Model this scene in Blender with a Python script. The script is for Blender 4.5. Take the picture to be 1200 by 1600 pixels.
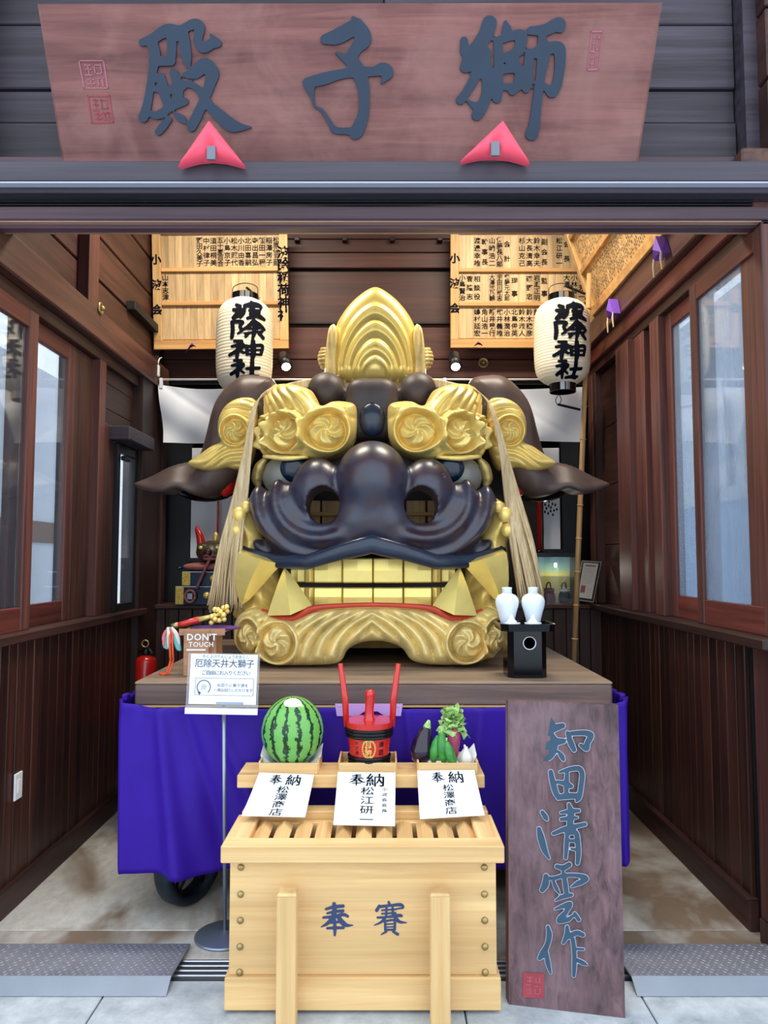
import bpy, bmesh, math, random
import numpy as np
from mathutils import Vector, Matrix

for _o in list(bpy.data.objects):
    bpy.data.objects.remove(_o, do_unlink=True)
SC = bpy.context.scene
COL = SC.collection
random.seed(7)
RNG = np.random.default_rng(7)

# ------------------------------------------------------------------ camera
FPX = 1150.0                      # focal length for a 1200x1600 frame
PITCH = math.atan(75 / FPX)
EYE = 1.6
cam = bpy.data.cameras.new('camera')
cam.sensor_fit = 'HORIZONTAL'
cam.sensor_width = 36.0
cam.lens = 36.0 * FPX / 1200.0
cam.clip_start = 0.05
camo = bpy.data.objects.new('camera', cam)
camo.location = (0, 0, EYE)
camo.rotation_euler = (math.pi / 2 + PITCH, 0, 0)
COL.objects.link(camo)
SC.camera = camo

# ------------------------------------------------------------------ sky, exposure
world = bpy.data.worlds.new('overcast_sky')
SC.world = world
world.use_nodes = True
_bg = world.node_tree.nodes['Background']
_bg.inputs['Color'].default_value = (0.80, 0.90, 1.0, 1)
_bg.inputs['Strength'].default_value = 1.45
SC.view_settings.view_transform = 'Standard'
SC.view_settings.look = 'None'
SC.view_settings.gamma = 1.0
SC.view_settings.use_curve_mapping = False
SC.view_settings.exposure = 0.62


def lamp(name, kind, loc, energy, color, size=0.2, target=None, angle=None):
    l = bpy.data.lights.new(name, kind)
    l.energy = energy
    l.color = color
    if kind == 'AREA':
        l.shape = 'RECTANGLE'
        l.size, l.size_y = size
    else:
        l.shadow_soft_size = size
    if angle:
        l.spot_size = angle
        l.spot_blend = 0.6
    o = bpy.data.objects.new(name, l)
    o.location = loc
    if target is not None:
        d = Vector(target) - Vector(loc)
        o.rotation_euler = d.to_track_quat('-Z', 'Y').to_euler()
    COL.objects.link(o)
    return o


# warm ceiling lamps of the hall (fixtures are built further down)
CEIL_LAMPS = [(-0.95, 4.25, 4.42), (0.85, 4.25, 4.42)]
for _i, _p in enumerate(CEIL_LAMPS):
    lamp('ceiling_lamp_light', 'AREA', (_p[0], _p[1], _p[2] - 0.03), 36, (1.0, 0.90, 0.74), (0.9, 0.22), (_p[0], _p[1] + 0.12, 0))
# the two spot heads on the back wall
SPOTS = [((-0.755, 5.20, 3.02), (-0.15, 4.45, 2.95)), ((0.535, 5.20, 3.02), (0.05, 4.45, 2.95))]

# ------------------------------------------------------------------ measuring
_c, _s = math.cos(PITCH), math.sin(PITCH)


def at(px, py, Y):
    """world point of photo pixel (px,py) standing at distance Y"""
    u = (px - 600) / FPX
    v = (800 - py) / FPX
    t = Y / (_c - v * _s)
    return Vector((u * t, Y, EYE + (_s + v * _c) * t))


def atn(px, py, Y):
    u = (np.asarray(px) - 600) / FPX
    v = (800 - np.asarray(py)) / FPX
    t = Y / (_c - v * _s)
    return u * t, EYE + (_s + v * _c) * t


# ------------------------------------------------------------------ materials
MATS = {}


def _nt(name):
    m = bpy.data.materials.new(name)
    m.use_nodes = True
    nt = m.node_tree
    b = nt.nodes['Principled BSDF']
    MATS[name] = m
    return m, nt, b


def _n(nt, t, **kw):
    n = nt.nodes.new(t)
    for k, v in kw.items():
        setattr(n, k, v)
    return n


def _mix(nt, a, b, fac, mode='MIX'):
    n = nt.nodes.new('ShaderNodeMix')
    n.data_type = 'RGBA'
    n.blend_type = mode
    for sock, val in ((n.inputs[0], fac), (n.inputs[6], a), (n.inputs[7], b)):
        if hasattr(val, 'links'):
            nt.links.new(val, sock)
        elif isinstance(val, (int, float)):
            sock.default_value = val
        else:
            sock.default_value = (*val, 1) if len(val) == 3 else val
    return n.outputs[2]


def _coords(nt, scale, rand=True):
    tc = _n(nt, 'ShaderNodeTexCoord')
    mp = _n(nt, 'ShaderNodeMapping')
    mp.inputs['Scale'].default_value = scale
    nt.links.new(tc.outputs['Object'], mp.inputs['Vector'])
    if rand:
        oi = _n(nt, 'ShaderNodeObjectInfo')
        ml = _n(nt, 'ShaderNodeMath', operation='MULTIPLY')
        ml.inputs[1].default_value = 37.0
        nt.links.new(oi.outputs['Random'], ml.inputs[0])
        nt.links.new(ml.outputs[0], mp.inputs['Location'])
        return mp.outputs[0], oi.outputs['Random']
    return mp.outputs[0], None


def _noise(nt, vec, scale=1.0, detail=4, rough=0.6, dist=0.0):
    n = _n(nt, 'ShaderNodeTexNoise')
    n.inputs['Scale'].default_value = scale
    n.inputs['Detail'].default_value = detail
    n.inputs['Roughness'].default_value = rough
    n.inputs['Distortion'].default_value = dist
    nt.links.new(vec, n.inputs['Vector'])
    return n.outputs['Fac']


def _ramp(nt, fac, stops):
    r = _n(nt, 'ShaderNodeValToRGB')
    el = r.color_ramp.elements
    while len(el) < len(stops):
        el.new(0.5)
    for e, (p, c) in zip(el, stops):
        e.position = p
        e.color = (*c, 1) if len(c) == 3 else c
    nt.links.new(fac, r.inputs[0])
    return r.outputs[0]


def _bump(nt, b, fac, strength=0.2, dist=0.01):
    n = _n(nt, 'ShaderNodeBump')
    n.inputs['Strength'].default_value = strength
    n.inputs['Distance'].default_value = dist
    nt.links.new(fac, n.inputs['Height'])
    nt.links.new(n.outputs[0], b.inputs['Normal'])


def srgb(r, g, b):
    f = lambda x: ((x / 255 + 0.055) / 1.055) ** 2.4 if x > 10 else x / 255 / 12.92
    return (f(r), f(g), f(b))


def wood(name, c1, c2, axis='Z', rough=0.5, grain=26.0, along=1.3, var=0.35, blotch=None, spec=0.4, bump=0.15):
    m, nt, b = _nt(name)
    sc = {'X': (along, grain, grain), 'Y': (grain, along, grain), 'Z': (grain, grain, along)}[axis]
    vec, rnd = _coords(nt, sc)
    g = _noise(nt, vec, 1.0, 5, 0.65, 0.6)
    vec2, _ = _coords(nt, tuple(x * 0.16 for x in sc))
    g2 = _noise(nt, vec2, 1.0, 3, 0.5, 1.5)
    col = _ramp(nt, g, [(0.32, c1), (0.66, c2)])
    dark = tuple(x * 0.55 for x in c1)
    col = _mix(nt, dark, col, _ramp(nt, g2, [(0.25, (0.35,) * 3), (0.6, (1,) * 3)]))
    if blotch:
        v3, _ = _coords(nt, (3.0, 3.0, 3.0))
        g3 = _noise(nt, v3, 1.0, 4, 0.6, 0.4)
        col = _mix(nt, col, blotch, _ramp(nt, g3, [(0.45, (0, 0, 0)), (0.72, (0.55,) * 3)]))
    if var:
        mr = _n(nt, 'ShaderNodeMapRange')
        mr.inputs['To Min'].default_value = 1 - var
        mr.inputs['To Max'].default_value = 1 + var
        nt.links.new(rnd, mr.inputs[0])
        hs = _n(nt, 'ShaderNodeHueSaturation')
        nt.links.new(mr.outputs[0], hs.inputs['Value'])
        nt.links.new(col, hs.inputs['Color'])
        col = hs.outputs[0]
    nt.links.new(col, b.inputs['Base Color'])
    b.inputs['Roughness'].default_value = rough
    b.inputs['Specular IOR Level'].default_value = spec
    _bump(nt, b, g, bump, 0.004)
    return m


def plain(name, col, rough=0.5, metal=0.0, mott=0.0, mscale=6.0, spec=0.5, col2=None, bump=0.0, coat=0.0, emit=None, trans=None):
    m, nt, b = _nt(name)
    b.inputs['Roughness'].default_value = rough
    b.inputs['Metallic'].default_value = metal
    b.inputs['Specular IOR Level'].default_value = spec
    if coat:
        b.inputs['Coat Weight'].default_value = coat
        b.inputs['Coat Roughness'].default_value = 0.12
    vec, _ = _coords(nt, (mscale,) * 3)
    g = _noise(nt, vec, 1.0, 5, 0.62, 0.3)
    c2 = col2 or tuple(x * (1 - mott) for x in col)
    colr = _ramp(nt, g, [(0.35, c2), (0.65, col)])
    nt.links.new(colr, b.inputs['Base Color'])
    if bump:
        _bump(nt, b, g, bump, 0.01)
    if emit:
        b.inputs['Emission Color'].default_value = (*emit[0], 1)
        b.inputs['Emission Strength'].default_value = emit[1]
    return m


def glass(name, tint=(1, 1, 1), haze=0.0, hazecol=(0.7, 0.8, 0.95), refl=0.10):
    m, nt, b = _nt(name)
    out = nt.nodes['Material Output']
    nt.nodes.remove(b)
    tr = _n(nt, 'ShaderNodeBsdfTransparent')
    tr.inputs[0].default_value = (*tint, 1)
    gl = _n(nt, 'ShaderNodeBsdfGlossy')
    gl.inputs['Roughness'].default_value = 0.03
    lw = _n(nt, 'ShaderNodeLayerWeight')
    lw.inputs['Blend'].default_value = 0.25
    mr = _n(nt, 'ShaderNodeMapRange')
    mr.inputs['To Min'].default_value = refl
    mr.inputs['To Max'].default_value = min(1.0, refl + 0.45)
    nt.links.new(lw.outputs['Fresnel'], mr.inputs[0])
    mx = _n(nt, 'ShaderNodeMixShader')
    nt.links.new(mr.outputs[0], mx.inputs[0])
    nt.links.new(tr.outputs[0], mx.inputs[1])
    nt.links.new(gl.outputs[0], mx.inputs[2])
    last = mx.outputs[0]
    if haze:
        df = _n(nt, 'ShaderNodeBsdfDiffuse')
        df.inputs[0].default_value = (*hazecol, 1)
        tl = _n(nt, 'ShaderNodeBsdfTranslucent')
        tl.inputs[0].default_value = (*hazecol, 1)
        ad = _n(nt, 'ShaderNodeMixShader')
        ad.inputs[0].default_value = 0.6
        nt.links.new(df.outputs[0], ad.inputs[1])
        nt.links.new(tl.outputs[0], ad.inputs[2])
        m2 = _n(nt, 'ShaderNodeMixShader')
        vec, _ = _coords(nt, (2.0, 5.0, 1.2))
        g = _noise(nt, vec, 1.0, 4, 0.6, 0.5)
        h = _ramp(nt, g, [(0.3, (haze * 0.7,) * 3), (0.7, (haze * 1.25,) * 3)])
        nt.links.new(h, m2.inputs[0])
        nt.links.new(last, m2.inputs[1])
        nt.links.new(ad.outputs[0], m2.inputs[2])
        last = m2.outputs[0]
    nt.links.new(last, out.inputs[0])
    return m


# woods
wood('wood_dark', srgb(42, 26, 26), srgb(78, 48, 40), 'Z', 0.5, 28, 1.2, 0.35)
wood('wood_dark_y', srgb(44, 27, 26), srgb(80, 47, 40), 'Y', 0.5, 26, 1.2, 0.3)
wood('wood_dark_x', srgb(58, 31, 30), srgb(92, 50, 42), 'X', 0.5, 24, 0.9, 0.22)
wood('wood_facade', srgb(40, 34, 42), srgb(70, 62, 74), 'X', 0.55, 22, 0.9, 0.25)
wood('wood_wainscot', srgb(38, 22, 20), srgb(92, 52, 38), 'Z', 0.42, 30, 1.0, 0.45, spec=0.5)
wood('wood_red', srgb(68, 41, 40), srgb(110, 66, 58), 'Z', 0.45, 30, 1.0, 0.2)
wood('wood_red_y', srgb(78, 38, 36), srgb(120, 60, 52), 'Y', 0.45, 30, 1.0, 0.2)
wood('wood_beam', srgb(64, 40, 38), srgb(104, 66, 56), 'Y', 0.48, 22, 0.9, 0.15)
wood('wood_lintel', srgb(60, 42, 52), srgb(98, 72, 82), 'X', 0.42, 22, 0.6, 0.1)
wood('wood_lintel_grey', srgb(54, 48, 58), srgb(72, 66, 76), 'X', 0.45, 18, 0.5, 0.05)
wood('wood_sign', srgb(98, 54, 52), srgb(142, 90, 84), 'X', 0.5, 20, 1.2, 0, blotch=srgb(156, 112, 106))
wood('wood_name', srgb(200, 156, 98), srgb(230, 192, 136), 'Z', 0.5, 34, 1.2, 0.08, bump=0.05)
wood('wood_name_frame', srgb(206, 152, 92), srgb(226, 178, 118), 'X', 0.5, 30, 1.2, 0.06, bump=0.05)
wood('wood_hinoki', srgb(220, 176, 116), srgb(242, 206, 148), 'X', 0.45, 26, 0.9, 0.05, bump=0.05)
wood('wood_hinoki_z', srgb(220, 176, 116), srgb(242, 206, 148), 'Z', 0.45, 26, 0.9, 0.05, bump=0.05)
wood('wood_hinoki_y', srgb(218, 174, 114), srgb(242, 204, 148), 'Y', 0.45, 26, 0.9, 0.06, bump=0.05)
wood('wood_plank', srgb(64, 44, 48), srgb(118, 88, 94), 'Z', 0.5, 34, 1.0, 0, blotch=srgb(128, 104, 112))
wood('wood_platform', srgb(96, 74, 70), srgb(136, 112, 102), 'X', 0.6, 20, 1.2, 0.05, blotch=srgb(92, 80, 88))
wood('wood_platform_top', srgb(126, 104, 88), srgb(164, 140, 118), 'X', 0.6, 20, 1.2, 0.08)
wood('wood_sanbo', srgb(168, 118, 84), srgb(204, 152, 112), 'X', 0.5, 30, 1.2, 0.05)
wood('bamboo', srgb(176, 138, 92), srgb(206, 168, 118), 'Z', 0.4, 30, 1.0, 0.05)
# gold, lacquer, paint
plain('gold', (0.97, 0.72, 0.22), 0.37, 0.36, 0.25, 9.0, bump=0.03)
plain('gold_bright', (0.99, 0.77, 0.24), 0.27, 0.45, 0.12, 7.0, bump=0.02)
plain('gold_old', (0.95, 0.74, 0.30), 0.40, 0.30, 0.36, 8.0, bump=0.04)
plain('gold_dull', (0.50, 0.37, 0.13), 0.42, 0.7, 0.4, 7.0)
plain('lacquer_brown', srgb(70, 58, 58), 0.5, 0.0, 0.45, 5.0, 0.5, bump=0.03)
plain('lacquer_muzzle', srgb(44, 50, 70), 0.34, 0.0, 0.5, 9.0, 0.65, col2=srgb(50, 32, 42), bump=0.04)
plain('lacquer_blue', srgb(34, 46, 68), 0.25, 0.0, 0.3, 6.0, 0.5)
plain('lacquer_ear', srgb(92, 76, 72), 0.45, 0.0, 0.4, 5.0, 0.4, bump=0.03)
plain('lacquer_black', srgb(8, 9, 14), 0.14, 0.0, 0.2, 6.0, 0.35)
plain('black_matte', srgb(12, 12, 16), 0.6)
plain('black_metal', srgb(24, 26, 32), 0.4, 0.2)
plain('iron', srgb(50, 62, 74), 0.45, 0.6, 0.3)
plain('red_paint', srgb(196, 30, 26), 0.22, 0.0, 0.1, 4.0, coat=0.5)
plain('red_gum', srgb(196, 62, 42), 0.4, 0.0, 0.2)
plain('red_cloth', srgb(248, 84, 108), 0.75, 0.0, 0.06)
plain('purple_cloth', srgb(52, 17, 152), 0.62, 0.0, 0.15, 3.0, 0.25)
plain('purple_dark', srgb(96, 56, 128), 0.75, 0.0, 0.15)
plain('white_cloth', srgb(222, 228, 240), 0.8, 0.0, 0.05, 2.0, 0.2)
plain('paper', srgb(232, 236, 242), 0.7, 0.0, 0.02, 2.0, 0.2)
plain('lantern_paper', srgb(240, 230, 204), 0.65, 0.0, 0.05, 3.0, 0.2)
plain('ink', srgb(10, 14, 26), 0.85, spec=0.1)
plain('ink_faint', srgb(96, 92, 96), 0.6)
plain('ink_sign', srgb(60, 70, 100), 0.5)
plain('teal_paint', srgb(0, 38, 66), 0.42, 0.0, 0.2, 12.0)
plain('teal_light', srgb(22, 66, 94), 0.42, 0.0, 0.3, 10.0)
plain('letter_edge', srgb(178, 182, 200), 0.5)
plain('box_ink', srgb(44, 62, 104), 0.5)
plain('seal_pink', srgb(170, 92, 108), 0.6, 0.0, 0.2)
plain('seal_red', srgb(160, 52, 66), 0.6, 0.0, 0.25, 20.0)
plain('porcelain', srgb(226, 236, 248), 0.12, 0.0, 0.02, 2.0, 0.6)
plain('steel', srgb(196, 200, 208), 0.3, 0.9, 0.1)
plain('chrome_pole', srgb(150, 162, 180), 0.3, 0.7, 0.1)
plain('steel_plate', srgb(150, 150, 162), 0.5, 0.35, 0.25, 3.0)
plain('steel_lip', srgb(150, 160, 174), 0.4, 0.5, 0.15, 3.0)
plain('brass', srgb(176, 156, 110), 0.35, 0.8, 0.2)
plain('white_plastic', srgb(232, 230, 226), 0.4)
wood('hemp', srgb(190, 160, 116), srgb(234, 214, 174), 'Z', 0.7, 60, 2.0, 0, spec=0.2)
plain('plaster_white', srgb(214, 220, 232), 0.8, 0.0, 0.03)
plain('eye_white', srgb(124, 122, 114), 0.3, 0.0, 0.25, 4.0)
plain('eye_blue', srgb(8, 30, 52), 0.2, 0.0, 0.2)
glass('glass_clear', (0.96, 0.98, 1.0), 0.03, (0.75, 0.82, 0.95), 0.08)
glass('glass_reflect_haze', (0.90, 0.95, 1.0), 0.26, (0.66, 0.80, 1.0), 0.10)  # pale blue haze mixed into the pane stands in for its reflections
glass('acrylic', (0.97, 0.98, 1.0), 0.12, (0.9, 0.93, 1.0), 0.06)

# ------------------------------------------------------------------ objects and tags
WL = {}


def link(o, parent, wl):
    COL.objects.link(o)
    WL[o.name] = Vector(wl)
    if parent is not None:
        o.parent = parent
        o.location = Vector(wl) - WL[parent.name]
    else:
        o.location = wl
    return o


def tag(o, label=None, cat=None, group=None, kind=None):
    if label:
        o['label'] = label
    if cat:
        o['category'] = cat
    if group:
        o['group'] = group
    if kind:
        o['kind'] = kind
    return o


def thing(name, loc, label, cat, group=None):
    o = bpy.data.objects.new(name, None)
    o.empty_display_size = 0.05
    link(o, None, loc)
    return tag(o, label, cat, group)


def struct(name, loc=(0, 0, 0)):
    o = bpy.data.objects.new(name, None)
    o.empty_display_size = 0.05
    link(o, None, loc)
    o['kind'] = 'structure'
    return o


def mk(name, verts, faces, mat, parent=None, smooth=False, mats=None, fmat=None, origin=None):
    """one mesh object; its origin goes to the middle of its base"""
    V = np.asarray(verts, dtype=float).reshape(-1, 3)
    if origin is None:
        lo, hi = V.min(0), V.max(0)
        origin = ((lo[0] + hi[0]) / 2, (lo[1] + hi[1]) / 2, lo[2])
    me = bpy.data.meshes.new(name)
    me.from_pydata((V - np.asarray(origin)).tolist(), [], [list(map(int, f)) for f in faces])
    for mm in (mats or [mat]):
        me.materials.append(MATS[mm])
    if fmat is not None:
        me.polygons.foreach_set('material_index', np.asarray(fmat, dtype=np.int32))
    if smooth:
        me.polygons.foreach_set('use_smooth', np.ones(len(me.polygons), dtype=bool))
    me.validate()
    me.update()
    o = bpy.data.objects.new(name, me)
    return link(o, parent, origin)


def dup(o, offset, parent=None):
    """copy of a thing or part with its parts, moved by offset"""
    c = o.copy()
    COL.objects.link(c)
    WL[c.name] = WL[o.name] + Vector(offset)
    if parent is not None:
        c.parent = parent
        c.location = WL[c.name] - WL[parent.name]
    else:
        c.parent = None
        c.location = WL[c.name]
    for ch in [x for x in bpy.data.objects if x.parent == o]:
        dup(ch, offset, c)
    return c


_boxcache = {}


def box_mesh(sx, sy, sz, bev):
    bm = bmesh.new()
    bmesh.ops.create_cube(bm, size=1.0)
    bmesh.ops.scale(bm, vec=(sx, sy, sz), verts=bm.verts)
    if bev > 0:
        bmesh.ops.bevel(bm, geom=list(bm.edges), offset=min(bev, 0.45 * min(sx, sy, sz)), segments=1, affect='EDGES')
    V = [v.co[:] for v in bm.verts]
    bm.verts.index_update()
    F = [[v.index for v in f.verts] for f in bm.faces]
    bm.free()
    return V, F


def box(name, lo, hi, mat, parent=None, bev=0.004, rot=None, mats=None):
    """box between two corners; rot = Matrix applied about the centre"""
    lo, hi = Vector(lo), Vector(hi)
    size = hi - lo
    size = Vector((abs(size.x), abs(size.y), abs(size.z)))
    cen = (lo + hi) / 2
    key = (round(size.x, 5), round(size.y, 5), round(size.z, 5), bev, mat)
    if rot is None and key in _boxcache:
        o = bpy.data.objects.new(name, _boxcache[key])
        return link(o, parent, (cen.x, cen.y, cen.z - size.z / 2))
    V, F = box_mesh(size.x, size.y, size.z, bev)
    V = [Vector(v) for v in V]
    if rot is not None:
        V = [rot @ v for v in V]
    V = [v + cen for v in V]
    o = mk(name, V, F, mat, parent, origin=None if rot is not None else (cen.x, cen.y, cen.z - size.z / 2))
    if rot is None:
        _boxcache[key] = o.data
    return o


class MB:
    """collects shapes into one mesh"""

    def __init__(self):
        self.v, self.f = [], []

    def add(self, V, F):
        n = len(self.v)
        self.v += [tuple(x) for x in V]
        self.f += [[i + n for i in f] for f in F]
        return self

    def box(self, lo, hi, bev=0.0, rot=None):
        lo, hi = Vector(lo), Vector(hi)
        s = hi - lo
        V, F = box_mesh(abs(s.x), abs(s.y), abs(s.z), bev)
        c = (lo + hi) / 2
        return self.add([(rot @ Vector(v) if rot else Vector(v)) + c for v in V], F)

    def build(self, name, mat, parent=None, smooth=False):
        return mk(name, self.v, self.f, mat, parent, smooth)


# ------------------------------------------------------------------ shapes
def spl(pts, n=8, closed=False):
    """Catmull-Rom through points of any dimension"""
    P = np.asarray(pts, float)
    N = len(P)
    out = []
    segs = N if closed else N - 1
    for i in range(segs):
        if closed:
            a, b, c, d = P[(i - 1) % N], P[i], P[(i + 1) % N], P[(i + 2) % N]
        else:
            b, c = P[i], P[i + 1]
            a = P[i - 1] if i > 0 else 2 * b - c
            d = P[i + 2] if i + 2 < N else 2 * c - b
        for t in np.linspace(0, 1, n, endpoint=False):
            out.append(0.5 * ((2 * b) + (-a + c) * t + (2 * a - 5 * b + 4 * c - d) * t * t + (-a + 3 * b - 3 * c + d) * t ** 3))
    if not closed:
        out.append(P[-1])
    return np.array(out)


def tube(path, rad, seg=10, flat=1.0, up=(0, 0, 1)):
    """tube along a 3-D path; rad scalar or list; flat squashes along the second axis"""
    P = np.asarray(path, float)
    n = len(P)
    R = np.full(n, rad) if np.isscalar(rad) else np.interp(np.linspace(0, 1, n), np.linspace(0, 1, len(rad)), rad)
    T = np.gradient(P, axis=0)
    T /= np.linalg.norm(T, axis=1)[:, None] + 1e-12
    u = np.asarray(up, float)
    if abs(np.dot(u, T[0])) > 0.95:
        u = np.array([1.0, 0, 0])
    V, F = [], []
    A = np.cross(T[0], u)
    A /= np.linalg.norm(A)
    for i in range(n):
        A = A - np.dot(A, T[i]) * T[i]
        A /= np.linalg.norm(A) + 1e-12
        B = np.cross(T[i], A)
        for k in range(seg):
            t = 2 * math.pi * k / seg
            V.append(P[i] + R[i] * (math.cos(t) * A + flat * math.sin(t) * B))
    for i in range(n - 1):
        for k in range(seg):
            a, b = i * seg + k, i * seg + (k + 1) % seg
            F.append([a, a + seg, b + seg, b])
    F.append(list(range(seg)))
    F.append([(n - 1) * seg + k for k in range(seg)][::-1])
    return V, F


def lathe(prof, seg=32, cen=(0, 0, 0), sx=1.0, sy=1.0):
    """prof: list of (r,z)"""
    V, F = [], []
    m = len(prof)
    for k in range(seg):
        t = 2 * math.pi * k / seg
        for r, z in prof:
            V.append((cen[0] + r * sx * math.cos(t), cen[1] + r * sy * math.sin(t), cen[2] + z))
    for k in range(seg):
        for j in range(m - 1):
            a, b = k * m + j, ((k + 1) % seg) * m + j
            F.append([a, b, b + 1, a + 1])
    for j, flip in ((0, True), (m - 1, False)):
        if prof[j][0] > 1e-6:
            ring = [k * m + j for k in range(seg)]
            F.append(ring[::-1] if flip else ring)
    return V, F


def ellipsoid(cen, rad, seg=24, ring=14):
    prof = [(max(1e-4, math.sin(math.pi * i / ring)), -math.cos(math.pi * i / ring)) for i in range(ring + 1)]
    V, F = lathe(prof, seg)
    return [(cen[0] + x * rad[0], cen[1] + y * rad[1], cen[2] + z * rad[2]) for x, y, z in V], F


def prism(poly, ydepth, to3):
    """flat outline (list of 2-D points) pushed back by ydepth; to3(u,v,w)->xyz"""
    n = len(poly)
    V = [to3(u, v, 0.0) for u, v in poly] + [to3(u, v, ydepth) for u, v in poly]
    F = [list(range(n)), list(range(2 * n - 1, n - 1, -1))]
    for i in range(n):
        j = (i + 1) % n
        F.append([i, i + n, j + n, j])
    return V, F


def poly_sdf(poly):
    P = np.asarray(poly, float)
    A, B = P, np.roll(P, -1, axis=0)

    def f(U, V):
        sh = U.shape
        x, y = U.ravel(), V.ravel()
        d = np.full(x.shape, 1e18)
        ins = np.zeros(x.shape, bool)
        for a, b in zip(A, B):
            e = b - a
            wx, wy = x - a[0], y - a[1]
            t = np.clip((wx * e[0] + wy * e[1]) / (e @ e + 1e-12), 0, 1)
            d = np.minimum(d, (wx - e[0] * t) ** 2 + (wy - e[1] * t) ** 2)
            c = (a[1] > y) != (b[1] > y)
            xi = (b[0] - a[0]) * (y - a[1]) / (b[1] - a[1] + 1e-18) + a[0]
            ins ^= c & (x < xi)
        d = np.sqrt(d)
        return np.where(ins, -d, d).reshape(sh)
    return f


def strokes_sdf(strokes):
    """union of tapered brush strokes, each a list of (x,y,r)"""
    segs = []
    for s in strokes:
        q = spl(s, 5) if len(s) > 2 else np.asarray(s, float)
        segs += [(q[i], q[i + 1]) for i in range(len(q) - 1)]

    def f(U, V):
        d = np.full(U.shape, 1e9)
        for a, b in segs:
            ex, ey = b[0] - a[0], b[1] - a[1]
            t = np.clip(((U - a[0]) * ex + (V - a[1]) * ey) / (ex * ex + ey * ey + 1e-9), 0, 1)
            q = np.hypot(U - a[0] - ex * t, V - a[1] - ey * t) - (a[2] + (b[2] - a[2]) * t)
            d = np.minimum(d, q)
        return d
    return f


def relief(name, sdf, height, bounds, step, to3, thick, mat, parent, back=False, smooth=True):
    """carved panel: the area where sdf<0, raised by height(U,V,D); to3(U,V,H)->X,Y,Z arrays"""
    u0, u1, v0, v1 = bounds
    us, vs = np.arange(u0, u1 + step, step), np.arange(v0, v1 + step, step)
    U, V = np.meshgrid(us, vs, indexing='ij')
    D = sdf(U, V)
    gu, gv = np.gradient(D, step)
    gl = np.hypot(gu, gv) + 1e-9
    gu, gv = gu / gl, gv / gl
    ins = D <= 0
    nu, nv = U.shape
    q = ins[:-1, :-1] | ins[1:, :-1] | ins[1:, 1:] | ins[:-1, 1:]
    mv = ~ins
    U2 = np.where(mv, U - D * gu, U)
    V2 = np.where(mv, V - D * gv, V)
    D2 = np.minimum(D, 0)
    Hh = height(U2, V2, D2)
    X, Y, Z = to3(U2, V2, Hh)
    idx = np.full(U.shape, -1)
    qi, qj = np.nonzero(q)
    used = np.zeros(U.shape, bool)
    for di, dj in ((0, 0), (1, 0), (1, 1), (0, 1)):
        used[qi + di, qj + dj] = True
    idx[used] = np.arange(used.sum())
    P = np.stack([X[used], Y[used], Z[used]], 1)
    F = np.stack([idx[qi, qj], idx[qi + 1, qj], idx[qi + 1, qj + 1], idx[qi, qj + 1]], 1)
    # front normal must look to -Y (towards the viewer)
    a = P[F[:, 1]] - P[F[:, 0]]
    b = P[F[:, 3]] - P[F[:, 0]]
    flip = np.sum(np.cross(a, b)[:, 1]) > 0
    if flip:
        F = F[:, ::-1]
    E = np.concatenate([F[:, [0, 1]], F[:, [1, 2]], F[:, [2, 3]], F[:, [3, 0]]])
    key = np.sort(E, 1)
    _, inv, cnt = np.unique(key, axis=0, return_inverse=True, return_counts=True)
    bE = E[cnt[inv.ravel()] == 1]
    Xb, Yb, Zb = to3(U2, V2, np.full(U.shape, -thick))
    Pb = np.stack([Xb[used], Yb[used], Zb[used]], 1)
    bv = np.unique(bE)
    m = {int(v): i for i, v in enumerate(bv)}
    n0 = len(P)
    nb = len(bv)
    verts = np.concatenate([P, P[bv], Pb[bv]])
    faces = F.tolist()
    for e in bE:
        i, j = m[int(e[0])], m[int(e[1])]
        faces.append([n0 + j, n0 + i, n0 + nb + i, n0 + nb + j])
    if back:
        n1 = len(verts)
        verts = np.concatenate([verts, Pb])
        faces += (F[:, ::-1] + n1).tolist()
    return mk(name, verts, faces, mat, parent, smooth)


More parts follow.
